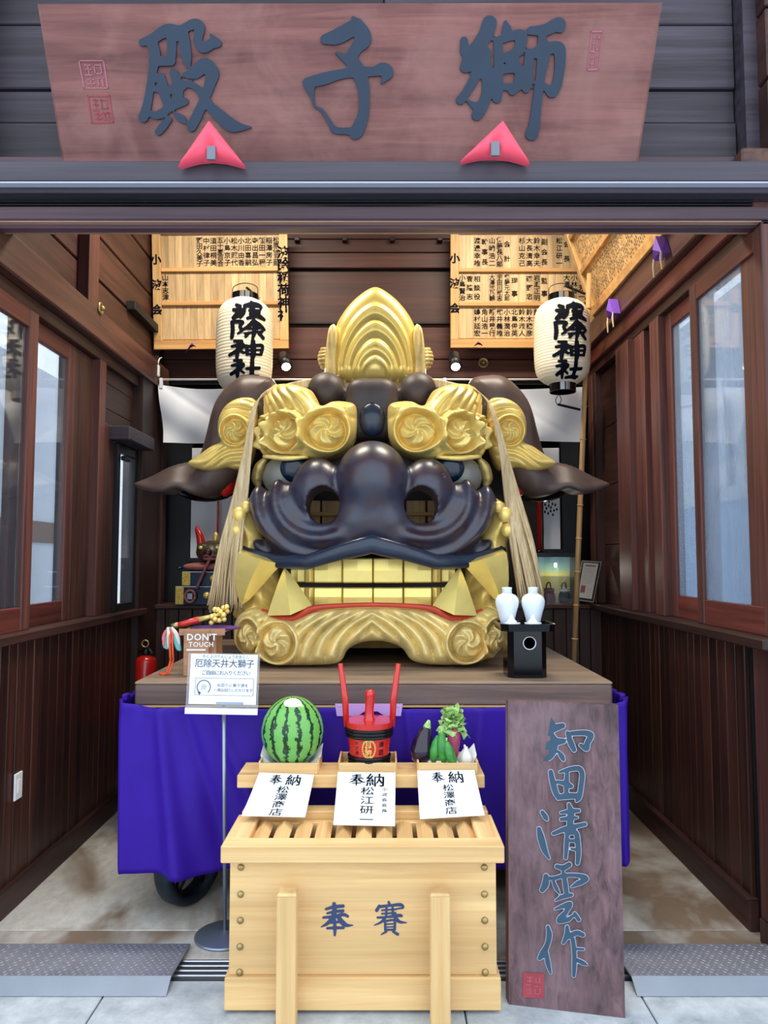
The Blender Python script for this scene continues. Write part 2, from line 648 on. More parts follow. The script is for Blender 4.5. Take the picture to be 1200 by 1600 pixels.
def nets(name, F, u, v, w, to3, mat, parent, smooth=True):
    """surface nets of the field F<0 on the grid u x v x w"""
    sgn = F < 0
    nx, ny, nz = F.shape
    cnt = np.zeros((nx - 1, ny - 1, nz - 1))
    acc = np.zeros((nx - 1, ny - 1, nz - 1, 3))
    cor = [(i, j, k) for i in (0, 1) for j in (0, 1) for k in (0, 1)]
    sl = lambda c: F[c[0]:nx - 1 + c[0], c[1]:ny - 1 + c[1], c[2]:nz - 1 + c[2]]
    for a in cor:
        for ax in range(3):
            if a[ax] == 0:
                b = list(a)
                b[ax] = 1
                fa, fb = sl(a), sl(b)
                cr = (fa < 0) != (fb < 0)
                t = np.where(cr, fa / np.where(fa == fb, 1, fa - fb), 0)
                cnt += cr
                for d in range(3):
                    acc[..., d] += cr * (a[d] + (t if d == ax else 0))
    ok = cnt > 0
    idx = np.full(ok.shape, -1)
    idx[ok] = np.arange(ok.sum())
    ci, cj, ck = np.nonzero(ok)
    pos = acc[ok] / cnt[ok][:, None]
    U = u[0] + (ci + pos[:, 0]) * (u[1] - u[0])
    V = v[0] + (cj + pos[:, 1]) * (v[1] - v[0])
    W = w[0] + (ck + pos[:, 2]) * (w[1] - w[0])
    P = np.stack(to3(U, V, W), 1)
    faces = []
    for ax in range(3):
        s0 = [slice(1, n - 1) for n in F.shape]
        s1 = list(s0)
        s0[ax] = slice(0, F.shape[ax] - 1)
        s1[ax] = slice(1, F.shape[ax])
        a, b = sgn[tuple(s0)], sgn[tuple(s1)]
        ii = np.array(np.nonzero(a != b))
        inside_first = a[tuple(ii)]
        for d in range(3):
            if d != ax:
                ii[d] += 1
        o1, o2 = [(1, 2), (2, 0), (0, 1)][ax]
        q = []
        for d1, d2 in ((-1, -1), (0, -1), (0, 0), (-1, 0)):
            jj = ii.copy()
            jj[o1] += d1
            jj[o2] += d2
            q.append(idx[tuple(jj)])
        q = np.stack(q, 1)
        q[~inside_first] = q[~inside_first][:, ::-1]
        faces.append(q)
    Fc = np.concatenate(faces)
    Fc = Fc[(Fc >= 0).all(1)]
    # the design axis v points down, so the handedness may be mirrored
    a = P[Fc[:, 1]] - P[Fc[:, 0]]
    b = P[Fc[:, 3]] - P[Fc[:, 0]]
    cr = np.cross(a, b)
    cen = P[Fc].mean(1)
    vol = np.sum(cr * (cen - P.mean(0)))
    if vol < 0:
        Fc = Fc[:, ::-1]
    return mk(name, P, Fc.tolist(), mat, parent, smooth)


def smin(a, b, k):
    h = np.clip(0.5 + 0.5 * (b - a) / k, 0, 1)
    return b + (a - b) * h - k * h * (1 - h)


def sd_ell(p, c, r):
    q = [(p[i] - c[i]) / r[i] for i in range(3)]
    k0 = np.sqrt(sum(x * x for x in q))
    k1 = np.sqrt(sum((x / r[i]) ** 2 for i, x in enumerate(q))) + 1e-9
    return k0 * (k0 - 1) / k1


def sd_chain(p, pts):
    q = spl(pts, 4) if len(pts) > 2 else np.asarray(pts, float)
    d = None
    for a, b in zip(q[:-1], q[1:]):
        e = b[:3] - a[:3]
        t = np.clip(sum((p[i] - a[i]) * e[i] for i in range(3)) / (e @ e + 1e-9), 0, 1)
        s = np.sqrt(sum((p[i] - a[i] - e[i] * t) ** 2 for i in range(3))) - (a[3] + (b[3] - a[3]) * t)
        d = s if d is None else np.minimum(d, s)
    return d


def sd_rbox(p, c, h, r):
    q = [np.abs(p[i] - c[i]) - h[i] + r for i in range(3)]
    out = np.sqrt(sum(np.maximum(x, 0) ** 2 for x in q))
    return out + np.minimum(np.maximum(np.maximum(q[0], q[1]), q[2]), 0) - r


def sstep(x, a, b):
    t = np.clip((x - a) / (b - a), 0, 1)
    return t * t * (3 - 2 * t)


# ------------------------------------------------------------------ lettering
_gly = {}
_tc = bpy.data.curves.new('glyph', 'FONT')
_tc.resolution_u = 2
_to = bpy.data.objects.new('glyph', _tc)
COL.objects.link(_to)


def glyph(ch, off=0.0):
    k = (ch, off)
    if k not in _gly:
        _tc.body = ch
        _tc.offset = off
        dg = bpy.context.evaluated_depsgraph_get()
        dg.update()
        me = bpy.data.meshes.new_from_object(_to.evaluated_get(dg))
        V = np.array([v.co[:2] for v in me.vertices]).reshape(-1, 2)
        F = [list(p.vertices) for p in me.polygons]
        w = V[:, 0].max() if len(V) else 0.3
        _gly[k] = (V, F, w)
        bpy.data.meshes.remove(me)
    return _gly[k]


class Ink:
    """glyphs set on a surface given by to3(x,y)->xyz, joined into one print"""

    def __init__(self, to3):
        self.to3, self.v, self.f = to3, [], []

    def ch(self, c, x, y, size, off=0.0, sx=1.0):
        if c in ' 　':
            return
        V, F, _ = glyph(c, off)
        n = len(self.v)
        for a, b in V:
            self.v.append(self.to3(x + (a - 0.5) * size * sx, y + (b - 0.38) * size))
        self.f += [[i + n for i in f] for f in F]

    def col(self, s, x, ytop, ybot, size, off=0.0, sx=1.0):
        n = len(s)
        for i, c in enumerate(s):
            y = (ytop + ybot) / 2 if n == 1 else ytop + (ybot - ytop) * (i + 0.5) / n
            self.ch(c, x, y, size, off, sx)

    def row(self, s, x0, x1, y, size, off=0.0, sx=1.0):
        n = len(s)
        for i, c in enumerate(s):
            self.ch(c, x0 + (x1 - x0) * (i + 0.5) / n, y, size, off, sx)

    def quad(self, x0, y0, x1, y1):
        n = len(self.v)
        for a, b in ((x0, y0), (x1, y0), (x1, y1), (x0, y1)):
            self.v.append(self.to3(a, b))
        self.f.append([n, n + 1, n + 2, n + 3])

    def latin(self, s, x0, y, size, off=0.0):
        x = x0
        for c in s:
            if c == ' ':
                x += 0.3 * size
                continue
            V, F, w = glyph(c, off)
            n = len(self.v)
            for a, b in V:
                self.v.append(self.to3(x + a * size, y + b * size))
            self.f += [[i + n for i in f] for f in F]
            x += (w + 0.07) * size
        return x

    def build(self, name, mat, parent):
        return mk(name, self.v, self.f, mat, parent)


def plane3(o, ex, ey, off=0.0):
    """to3 for a flat sheet: origin o, unit axes ex, ey, lifted off along the normal"""
    o, ex, ey = Vector(o), Vector(ex).normalized(), Vector(ey).normalized()
    n = ex.cross(ey)

    def f(x, y, h=0.0):
        return o + ex * x + ey * y + n * (off + h)
    return f

# ================================================================== THE SETTING
XL, XR, YB = -1.72, 1.60, 5.60      # inner faces of the side walls, back wall
LEDGE = 1.27

# ---- paving outside
def _paver_mat():
    m, nt, b = _nt('stone_paver')
    vec, rnd = _coords(nt, (9, 9, 9))
    g = _noise(nt, vec, 1.0, 6, 0.7)
    col = _ramp(nt, g, [(0.3, srgb(150, 158, 166)), (0.7, srgb(196, 204, 210))])
    nt.links.new(col, b.inputs['Base Color'])
    b.inputs['Roughness'].default_value = 0.7
    _bump(nt, b, g, 0.15, 0.004)


_paver_mat()
plain('mortar', srgb(120, 126, 132), 0.9)
paving = struct('floor_outside')
box('bedding', (-6, -5, -0.2), (6, 2.92, -0.02), 'mortar', paving, 0)
box('far_paving', (-6, -5, -0.04), (6, 1.42, -0.001), 'stone_paver', paving, 0)
for r in range(5):
    y1 = 2.915 - r * 0.30
    for k in range(7):
        x0 = -2.35 + k * 0.66 + (0.33 if r % 2 else 0.0)
        box('paver', (x0, y1 - 0.294, -0.04), (x0 + 0.654, y1, 0.0), 'stone_paver', paving, 0.003)

# ---- concrete floor of the hall
def _concrete():
    m, nt, b = _nt('concrete')
    tc = _n(nt, 'ShaderNodeTexCoord')
    mp = _n(nt, 'ShaderNodeMapping')
    nt.links.new(tc.outputs['Object'], mp.inputs['Vector'])
    mp.inputs['Scale'].default_value = (1.6, 0.9, 1)
    g = _noise(nt, mp.outputs[0], 1.3, 4, 0.55, 0.5)
    g2 = _noise(nt, mp.outputs[0], 14.0, 6, 0.7)
    base = _ramp(nt, g2, [(0.3, srgb(188, 184, 176)), (0.7, srgb(220, 215, 206))])
    col = _mix(nt, base, srgb(124, 98, 74), _ramp(nt, g, [(0.44, (0, 0, 0)), (0.60, (0.9,) * 3)]))
    nt.links.new(col, b.inputs['Base Color'])
    b.inputs['Roughness'].default_value = 0.6
    _bump(nt, b, g2, 0.08, 0.004)


_concrete()
floor = struct('floor')
box('floor_slab', (-1.9, 3.30, -0.2), (1.85, 6.6, 0.0), 'concrete', floor, 0.002)
box('floor_slab', (-1.9, 3.07, -0.2), (1.85, 3.296, -0.001), 'concrete', floor, 0.002)

# ---- sliding door track in the threshold
plain('track_dark', srgb(40, 40, 46), 0.5, 0.3)
track = struct('trim_1')
box('track_bed', (-1.9, 2.925, -0.2), (1.85, 3.065, -0.012), 'track_dark', track, 0.002)
for k in range(4):
    y = 2.94 + k * 0.034
    box('rail', (-1.9, y, -0.02), (1.85, y + 0.014, 0.006), 'steel', track, 0.003)

# ---- left wall
wl = struct('wall_left', (XL, 4.3, 0))
box('core', (XL - 0.10, 3.0, 0), (XL - 0.02, 5.75, 1.22), 'black_matte', wl, 0)
yy = 3.0
while yy < 5.42:
    w = random.uniform(0.075, 0.098)
    box('plank', (XL - 0.02, yy, 0.115), (XL + random.uniform(0, 0.004), yy + w - 0.003, 1.225), 'wood_wainscot', wl, 0.003)
    yy += w
box('plank', (XL - 0.02, yy, 0.115), (XL + 0.003, 5.56, 1.225), 'wood_wainscot', wl, 0.003)
box('sill', (XL - 0.10, 3.0, 1.225), (XL + 0.085, 5.12, LEDGE), 'wood_dark_y', wl, 0.006)
bl = struct('baseboard_left', (XL, 4.3, 0))
box('board', (XL - 0.02, 3.0, 0.0), (XL + 0.022, 5.6, 0.115), 'wood_dark_y', bl, 0.004)
box('cap', (XL - 0.02, 3.0, 0.115), (XL + 0.03, 5.6, 0.125), 'wood_dark_y', bl, 0.002)
# posts, beam and boards above the sill
box('post', (XL - 0.10, 4.09, LEDGE), (XL - 0.02, 4.33, 2.80), 'wood_dark', wl)
box('post', (XL - 0.06, 4.33, LEDGE), (XL + 0.03, 4.42, 2.80), 'wood_red', wl)
box('post', (XL - 0.08, 4.42, LEDGE), (XL + 0.0, 4.66, 2.45), 'wood_dark', wl)
box('post', (XL - 0.08, 5.04, 0.0), (XL + 0.05, 5.46, 2.87), 'wood_dark', wl)
box('post', (XL - 0.08, 5.462, 0.0), (XL + 0.02, 5.60, 4.6), 'wood_dark', wl)
zb = 2.38
for k in range(3):
    z1 = zb + 0.165
    box('plank', (XL - 0.06, 4.42, zb), (XL - 0.01 - 0.004 * k, 5.04, z1 - 0.004), 'wood_dark_y', wl, 0.003)
    zb = z1
box('beam', (XL - 0.10, 3.0, 2.87), (XL + 0.075, 5.56, 3.05), 'wood_beam', wl, 0.008)
box('under_beam', (XL - 0.10, 3.0, 2.80), (XL + 0.02, 5.46, 2.868), 'wood_dark_y', wl, 0.004)
zb = 3.05
for k in range(6):
    z1 = min(zb + 0.27, 4.6)
    box('plank', (XL - 0.09, 3.0, zb), (XL - 0.03, 5.46, z1 - 0.012), 'wood_dark_y', wl, 0.006)
    zb = z1
box('post', (XL - 0.03, 4.10, 3.052), (XL + 0.04, 4.24, 4.6), 'wood_red', wl)
box('backing', (XL - 0.12, 4.10, 1.20), (XL - 0.101, 4.66, 2.80), 'black_matte', wl, 0)  # added behind the posts to stop daylight leaking in
box('backing', (XL - 0.12, 4.42, 2.36), (XL - 0.081, 5.75, 2.80), 'black_matte', wl, 0)  # added behind the boards to block daylight in their gaps
box('back_boarding', (XL - 0.14, 3.0, 2.80), (XL - 0.09, 5.75, 4.7), 'black_matte', wl, 0)
box('brace', (XL - 0.03, 4.9, 3.30), (XL + 0.03, 5.46, 3.36), 'black_matte', wl, 0.003)

# ---- right wall
wr = struct('wall_right', (XR, 4.3, 0))
box('core', (XR + 0.02, 3.28, 0), (XR + 0.10, 5.75, 1.24), 'black_matte', wr, 0)
yy = 3.30
while yy < 5.50:
    w = random.uniform(0.072, 0.096)
    box('plank', (XR - random.uniform(0, 0.004), yy, 0.13), (XR + 0.02, yy + w - 0.003, 1.24), 'wood_wainscot', wr, 0.003)
    yy += w
box('sill', (XR - 0.10, 2.94, 1.24), (XR + 0.10, 5.56, 1.285), 'wood_dark_y', wr, 0.006)
br = struct('baseboard_right', (XR, 4.3, 0))
box('board', (XR - 0.024, 3.28, 0.0), (XR + 0.02, 5.6, 0.13), 'wood_dark_y', br, 0.004)
box('cap', (XR - 0.034, 3.28, 0.13), (XR + 0.02, 5.6, 0.142), 'wood_dark_y', br, 0.002)
R0 = 1.285
box('post', (XR - 0.02, 5.44, R0), (XR + 0.08, 5.60, 4.6), 'wood_dark', wr)
zb = R0
for k in range(4):
    z1 = R0 + (3.0 - R0) * (k + 1) / 4
    box('plank', (XR + 0.03, 4.84, zb), (XR + 0.07, 5.44, z1 - 0.004), 'wood_dark_y', wr, 0.003)
    zb = z1
box('post', (XR - 0.055, 4.60, R0), (XR + 0.08, 4.84, 3.0), 'wood_red', wr)
box('post', (XR - 0.02, 4.41, R0), (XR + 0.08, 4.597, 3.0), 'wood_red', wr)
box('post', (XR + 0.03, 4.28, R0), (XR + 0.08, 4.41, 3.0), 'wood_dark', wr)
box('post', (XR - 0.03, 4.15, R0), (XR + 0.08, 4.28, 3.0), 'wood_red', wr)
box('beam', (XR - 0.09, 3.0, 3.17), (XR + 0.10, 5.56, 3.34), 'wood_beam', wr, 0.008)
box('moulding', (XR - 0.05, 3.0, 3.06), (XR + 0.10, 5.56, 3.168), 'wood_red_y', wr, 0.006)
box('under_beam', (XR - 0.02, 3.0, 3.0), (XR + 0.10, 5.46, 3.058), 'wood_dark_y', wr, 0.004)
zb = 3.34
for k in range(4):
    z1 = zb + 0.315
    box('plank', (XR + 0.03, 3.0, zb), (XR + 0.08, 5.46, z1 - 0.012), 'wood_dark_y', wr, 0.006)
    zb = z1
box('backing', (XR + 0.081, 4.16, 1.20), (XR + 0.10, 5.75, 3.0), 'black_matte', wr, 0)  # unseen panel added so no sky shows through the plank gaps
box('back_boarding', (XR + 0.09, 3.0, 3.0), (XR + 0.14, 5.75, 4.7), 'black_matte', wr, 0)

# ---- windows (sliding sashes)
def sash(name, x, y0, y1, z0, z1, wood_v, wood_h, gmat, stile=0.075, foot=0.11, head=0.09, t=0.035):
    w = struct(name, (x, (y0 + y1) / 2, z0))
    box('stile', (x, y0, z0), (x + t, y0 + stile, z1), wood_v, w, 0.004)
    box('stile', (x, y1 - stile, z0), (x + t, y1, z1), wood_v, w, 0.004)
    box('top_rail', (x + 0.002, y0 + stile, z1 - head), (x + t - 0.002, y1 - stile, z1), wood_h, w, 0.003)
    box('bottom_rail', (x + 0.002, y0 + stile, z0), (x + t - 0.002, y1 - stile, z0 + foot), wood_h, w, 0.003)
    box('pane', (x + t * 0.45, y0 + stile, z0 + foot), (x + t * 0.60, y1 - stile, z1 - head), gmat, w, 0)
    return w


sash('window_1', XL - 0.005, 2.80, 3.54, LEDGE, 2.80, 'wood_red', 'wood_red_y', 'glass_clear', 0.09)
sash('window_2', XL - 0.055, 3.40, 4.09, LEDGE, 2.80, 'wood_red', 'wood_red_y', 'glass_clear', 0.085)
sash('window_3', XR - 0.03, 2.98, 3.71, R0, 3.0, 'wood_red', 'wood_red_y', 'glass_reflect_haze', 0.075, 0.12)
sash('window_4', XR + 0.015, 3.60, 4.15, R0, 3.0, 'wood_red', 'wood_red_y', 'glass_reflect_haze', 0.075, 0.12)
w5 = sash('window_5', XL - 0.01, 4.66, 5.04, LEDGE, 2.35, 'black_metal', 'black_metal', 'glass_clear', 0.05, 0.05, 0.06)
box('head_box', (XL - 0.02, 4.56, 2.352), (XL + 0.13, 5.06, 2.44), 'wood_facade', w5, 0.006)
box('latch', (XL + 0.026, 4.70, 2.24), (XL + 0.06, 4.80, 2.27), 'black_metal', w5, 0.006)

# ---- back wall: wide boards above, open bay behind the curtain, low boarding below
wb = struct('wall_back', (0, YB, 0))
zs = [3.00, 3.145, 3.149, 3.424, 3.432, 3.842, 3.872, 3.992, 3.997, 4.10, 4.105, 4.36, 4.365, 4.62]
for a, b in zip(zs[0::2], zs[1::2]):
    box('plank', (XL, YB, a), (XR + 0.05, YB + 0.04, b), 'wood_dark_x', wb, 0.005)
box('backing', (XL - 0.1, YB + 0.04, 3.0), (XR + 0.15, YB + 0.08, 4.7), 'black_matte', wb, 0)
box('rail', (XL, YB - 0.03, 3.42), (XR, YB, 3.435), 'black_matte', wb, 0)
for k in range(5):
    x = at(465 + k * 74, 364, YB)[0]
    box('bracket', (x - 0.02, YB - 0.05, 4.07), (x + 0.02, YB, 4.10), 'black_metal', wb, 0.003)
box('counter_top', (XL + 0.02, YB - 0.20, 1.245), (XR, YB + 0.35, 1.275), 'wood_dark_x', wb, 0.004)
x = XL + 0.02
while x < XR - 0.02:
    w = random.uniform(0.08, 0.11)
    box('plank', (x, YB - 0.16, 0.0), (min(x + w, XR) - 0.004, YB - 0.12, 1.244), 'wood_dark', wb, 0.003)
    x += w
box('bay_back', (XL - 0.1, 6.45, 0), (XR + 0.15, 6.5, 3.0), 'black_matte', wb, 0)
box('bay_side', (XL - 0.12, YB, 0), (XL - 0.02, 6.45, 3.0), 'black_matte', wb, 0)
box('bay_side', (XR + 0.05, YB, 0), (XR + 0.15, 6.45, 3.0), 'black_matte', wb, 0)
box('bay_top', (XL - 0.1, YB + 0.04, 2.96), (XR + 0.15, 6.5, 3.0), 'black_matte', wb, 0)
box('post', (XL + 0.0, YB - 0.10, 0), (XL + 0.06, YB, 3.0), 'wood_dark', wb)
box('post', (XR - 0.03, YB - 0.10, 0), (XR + 0.02, YB, 3.0), 'wood_red', wb)
# dark cupboard frame at right; left slab paints in the bay's dark void
for nm, a, b in (('dark_panel', 253, 300), ('dark_panel', 876, 905)):
    p0, p1 = at(a, 700, 5.72), at(b, 700, 5.72)
    box(nm, (p0.x, 5.72, 1.275), (p1.x, 5.80, 2.96), 'black_metal', wb, 0.004)

# ---- ceiling
ce = struct('ceiling')
for k in range(8):
    y0 = 3.2 + k * 0.31
    box('ceiling_board', (XL - 0.15, y0, 4.62), (XR + 0.15, y0 + 0.304, 4.66), 'wood_dark_x', ce, 0.004)
box('roof_deck', (XL - 0.4, 2.9, 4.70), (XR + 0.4, 6.6, 4.78), 'black_matte', ce, 0)

# ---- front: lintel with door grooves, post, facade boarding
wood('bead_wood', srgb(150, 116, 104), srgb(186, 150, 130), 'X', 0.5, 20, 1.0, 0)
lt = struct('trim_2', (0, 3.05, 3.0))
def strip(nm, y_top, y_bot, yf, mat, depth=0.30, bev=0.004):
    zt, zbm = at(600, y_top, yf).z, at(600, y_bot, yf).z
    return box(nm, (-3.2, yf, zbm), (3.2, yf + depth, zt), mat, lt, bev)


strip('fascia', 251, 283, 2.92, 'wood_lintel_grey', 0.30)
strip('edge_strip', 283.5, 286, 2.905, 'letter_edge', 0.20, 0.001)
strip('lower_fascia', 287, 301, 2.94, 'wood_lintel_grey', 0.26)
strip('groove_bed', 301, 322, 3.03, 'black_matte', 0.10, 0)
for k in range(4):
    strip('groove_lip', 303 + k * 5, 305.4 + k * 5, 2.985 + 0.006 * k, 'black_metal', 0.1, 0.001)
strip('moulding', 322, 343, 2.99, 'wood_lintel', 0.14)
strip('bead', 344, 346.6, 3.00, 'bead_wood', 0.12, 0.002)
strip('bead', 348.2, 350, 3.02, 'bead_wood', 0.10, 0.002)
strip('soffit_board', 350, 356, 3.03, 'wood_lintel', 0.05)
box('lintel_core', (-3.2, 3.06, 3.14), (3.2, 3.26, 3.33), 'wood_lintel', lt, 0)
tr3 = struct('trim_3', (1.68, 3.1, 0))
box('post', (1.585, 3.0, 1.2855), (1.80, 3.20, 3.02), 'wood_red', tr3, 0.006)
box('lower_post', (1.585, 3.0, 0.101), (1.80, 3.20, 1.2395), 'wood_red', tr3, 0.006)
box('post_foot', (1.58, 2.995, 0), (1.805, 3.205, 0.10), 'wood_dark', tr3, 0.004)
tr4 = struct('trim_4', (-1.86, 3.1, 0))
box('post', (-2.0, 3.0, 0), (-1.76, 3.20, 3.02), 'wood_red', tr4, 0.006)
wf = struct('wall_front', (0, 3.2, 3.3))
zs = [3.335, 3.545, 3.55, 3.70, 3.705, 4.0, 4.005, 4.45]
for a, b in zip(zs[0::2], zs[1::2]):
    for x0, x1 in ((-3.2, -0.002), (0.002, 1.57)):
        box('plank', (x0, 3.16 + 0.012 * (b > 3.6 and b < 3.8), a), (x1, 3.22, b), 'wood_facade', wf, 0.005)
box('corner_post', (1.575, 3.08, 3.335), (1.75, 3.24, 4.5), 'wood_facade', wf, 0.005)
box('plank', (1.755, 3.16, 3.335), (3.2, 3.22, 4.45), 'wood_facade', wf, 0.005)
box('facade_core', (-3.2, 3.22, 3.30), (3.2, 3.27, 4.7), 'black_matte', wf, 0)

# ---- what stands outside the side windows
plain('paint_brown', srgb(120, 92, 76), 0.7, 0.0, 0.15)
plain('yard_grey', srgb(150, 158, 170), 0.8, 0.0, 0.15)
nb = thing('neighbour_wall', (-3.6, 5.2, 0), 'white plastered wall with brown band seen through the left windows', 'wall')
box('plaster', (-3.75, 2.2, 0), (-3.6, 9.0, 3.6), 'plaster_white', nb, 0)
box('band', (-3.6, 2.2, 1.78), (-3.57, 9.0, 2.0), 'paint_brown', nb, 0.004)
yg = struct('floor_yard')
box('yard_ground', (-3.6, 2.93, -0.2), (-1.90, 9.0, -0.01), 'yard_grey', yg, 0)
box('yard_ground', (1.85, 2.93, -0.2), (3.4, 8.0, -0.01), 'yard_grey', yg, 0)
plain('leaf_dark', srgb(52, 66, 44), 0.6, 0.0, 0.4)
sh = thing('yard_shrub', (-3.05, 7.6, 0), 'dark leafy shrub behind the narrow black framed window', 'shrub')
mb = MB()
for k in range(700):
    a, r = random.uniform(0, 6.28), random.uniform(0, 0.30)
    z = random.uniform(0.1, 1.62)
    r *= 1 - (z / 1.9) ** 2
    p = Vector((-3.05 + r * math.cos(a), 7.6 + r * math.sin(a) * 1.2, z))
    d = Vector((random.uniform(-1, 1), random.uniform(-1, 1), random.uniform(-0.2, 1))).normalized() * 0.06
    s_ = d.cross(Vector((0.3, 0.8, 0.2))).normalized() * 0.022
    mb.add([p, p + d * 0.5 + s_, p + d, p + d * 0.5 - s_], [[0, 1, 2, 3]])
lf = mb.build('foliage', 'leaf_dark', sh)
lf['kind'] = 'stuff'
V, F = tube([(-3.05, 7.6, 0), (-3.04, 7.62, 0.7), (-3.06, 7.6, 1.4)], [0.03, 0.02, 0.008], 7)
mk('trunk', V, F, 'wood_dark', sh, True)

fn = thing('yard_fence', (2.9, 4.4, 0), 'pale blue panelled fence behind the hazy right windows', 'fence')
plain('fence_blue', srgb(150, 180, 214), 0.7, 0.0, 0.1)
plain('fence_pale', srgb(226, 226, 222), 0.7, 0.0, 0.05)
box('panel', (2.95, 2.2, 0), (3.0, 8.0, 2.2), 'fence_blue', fn, 0)
box('panel', (2.95, 2.2, 2.2), (3.0, 8.0, 3.9), 'plaster_white', fn, 0)
box('rail', (2.91, 2.2, 2.10), (2.95, 8.0, 2.22), 'fence_pale', fn, 0.004)
for k in range(5):
    box('board', (2.90, 3.0, 0.98 + 0.16 * k), (2.94, 5.4, 1.06 + 0.16 * k), 'fence_pale', fn, 0.004)
for k in range(8):
    box('slat', (2.90, 4.6 + 0.32 * k, 2.22), (2.93, 4.68 + 0.32 * k, 3.0), 'fence_pale', fn, 0.003)

# ================================================================== THE LION HEAD
LCX = 581.5                        # its middle in the photo
ZP = 1.044                         # top of the wagon platform
lion = thing('lion_head', (-0.06, 4.3, ZP), 'giant gold and dark lacquered carved lion head on the wagon', 'sculpture')


def front(Yr, px0=0.0, mirror=1):
    """carving plane at distance Yr: u,v in photo pixels, h in metres towards the viewer"""
    def f(U, V, Hh):
        X, Z = atn(px0 + mirror * np.asarray(U), V, Yr)
        return X, Yr - np.asarray(Hh) + 0 * X, Z
    return f


def solid3(Yr, mirror=1):
    k = Yr / FPX

    def f(U, V, W):
        X, Z = atn(LCX + mirror * U, V, Yr)
        return X, Yr + W * k, Z
    return f


def grid(u0, u1, v0, v1, w0, w1, st):
    u, v, w = np.arange(u0, u1, st), np.arange(v0, v1, st), np.arange(w0, w1, st)
    return u, v, w, np.meshgrid(u, v, w, indexing='ij')


LIPU = [0, 45, 100, 150, 190, 215]
LIPV = [846, 857, 873, 872, 862, 852]

# ---- muzzle: nose, nostril wings and fluted lips
u, v, w, p = grid(-216, 217, 676, 892, -80, 110, 3.0)
U, V, W = p
A = np.abs(U)
q = (A, V, W)
f = sd_ell(p, (0, 750, 10), (57, 62, 66))
f = smin(f, sd_ell(p, (0, 812, 12), (66, 46, 50)), 22)
wing = sd_ell(q, (86, 766, 22), (43, 53, 46))
f = smin(f, wing, 9)
lip = sd_chain(q, [(10, 838, 4, 30), (60, 842, 8, 30), (112, 836, 18, 31), (156, 812, 32, 34), (178, 786, 48, 29)])
lobe = sd_chain(q, [(104, 836, 20, 28), (134, 796, 26, 30), (146, 774, 32, 25)])
low = sd_chain(q, [(0, 838, 6, 27), (60, 850, 10, 22), (130, 858, 28, 20), (180, 850, 52, 12)])
cheek = smin(smin(lip, lobe, 10), low, 12)
d = np.hypot((A - 84) * 1.0, V - 770)
ang = np.arctan2(V - 770, A - 84)
mask = sstep(d, 52, 66) * sstep(ang, -0.9, -0.3) * (1 - sstep(ang, 1.7, 2.4))
cheek = cheek + 4.2 * np.cos(2 * np.pi * (d - 56) / 31.0) * mask
f = smin(f, cheek, 10)
hole = np.hypot((A - 76) / 26.0, (V - 790) / 28.5)
f = np.maximum(f, -((hole - 1) * 26.0))
f = np.maximum(f, V - np.interp(A, LIPU, LIPV))
f = np.maximum(f, W - 96)
nets('muzzle', f, u, v, w, solid3(3.85), 'lacquer_muzzle', lion)

# ---- blue-black lip rim
us = np.linspace(-214, 214, 61)
vv = np.interp(np.abs(us), LIPU, LIPV) + 5
ws = -44 + 92 * (np.abs(us) / 205) ** 1.7
path = [(a, b, c) for a, b, c in zip(us, vv, ws)]
path = [(-206, 893, 56), (-213, 880, 54)] + path + [(213, 880, 54), (206, 893, 56)]
path = spl(path, 2)
X, Y, Z = solid3(3.85)(path[:, 0], path[:, 1], path[:, 2])
V_, F_ = tube(np.stack([X, Y, Z], 1), [0.006, 0.022, 0.026, 0.027, 0.028, 0.030, 0.034, 0.034, 0.030, 0.028, 0.027, 0.026, 0.022, 0.006], 14, 1.4, up=(0, 0, 1))
mk('lip_rim', V_, F_, 'lacquer_blue', lion, True)

# ---- head block with forehead bosses, hollow behind the nostrils
u, v, w, p = grid(-215, 216, 575, 990, -70, 300, 6.0)
U, V, W = p
A = np.abs(U)
q = (A, V, W)
f = sd_rbox(p, (0, 745, 130), (176, 140, 130), 60)
f = smin(f, sd_ell(q, (72, 612, 8), (31, 32, 34)), 10)
f = smin(f, sd_ell(q, (150, 640, 60), (50, 50, 60)), 14)
f = smin(f, sd_rbox(p, (0, 645, -8), (40, 46, 44), 22), 10)
f = np.maximum(f, -sd_rbox(p, (0, 800, 20), (150, 62, 110), 20))      # nostril room
f = np.maximum(f, -sd_rbox(p, (0, 915, 40), (150, 60, 140), 20))      # mouth
f = np.minimum(f, np.maximum(sd_rbox(q, (178, 900, 150), (26, 90, 110), 12), -1e9))
nets('head_block', f, u, v, w, solid3(4.25), 'lacquer_brown', lion)

# forehead pad in its arched niche
V_, F_ = ellipsoid((0, 0, 0), (0.078, 0.05, 0.098), 20, 12)
c = at(LCX, 654, 4.05)
mk('forehead_jewel', [(c.x + a, 4.075 + b, c.z + d2) for a, b, d2 in V_], F_, 'lacquer_blue', lion, True)
# boards seen through the nostrils
for k in range(7):
    a, b = at(470 + k * 33, 782, 4.55), at(500 + k * 33, 830, 4.55)
    box('inner_board', (a.x, 4.55, b.z), (b.x, 4.57, a.z), 'wood_name', lion, 0.004)
a, b = at(460, 800, 4.53), at(710, 806, 4.53)
box('inner_rail', (a.x, 4.525, b.z), (b.x, 4.55, a.z), 'wood_name_frame', lion, 0.003)


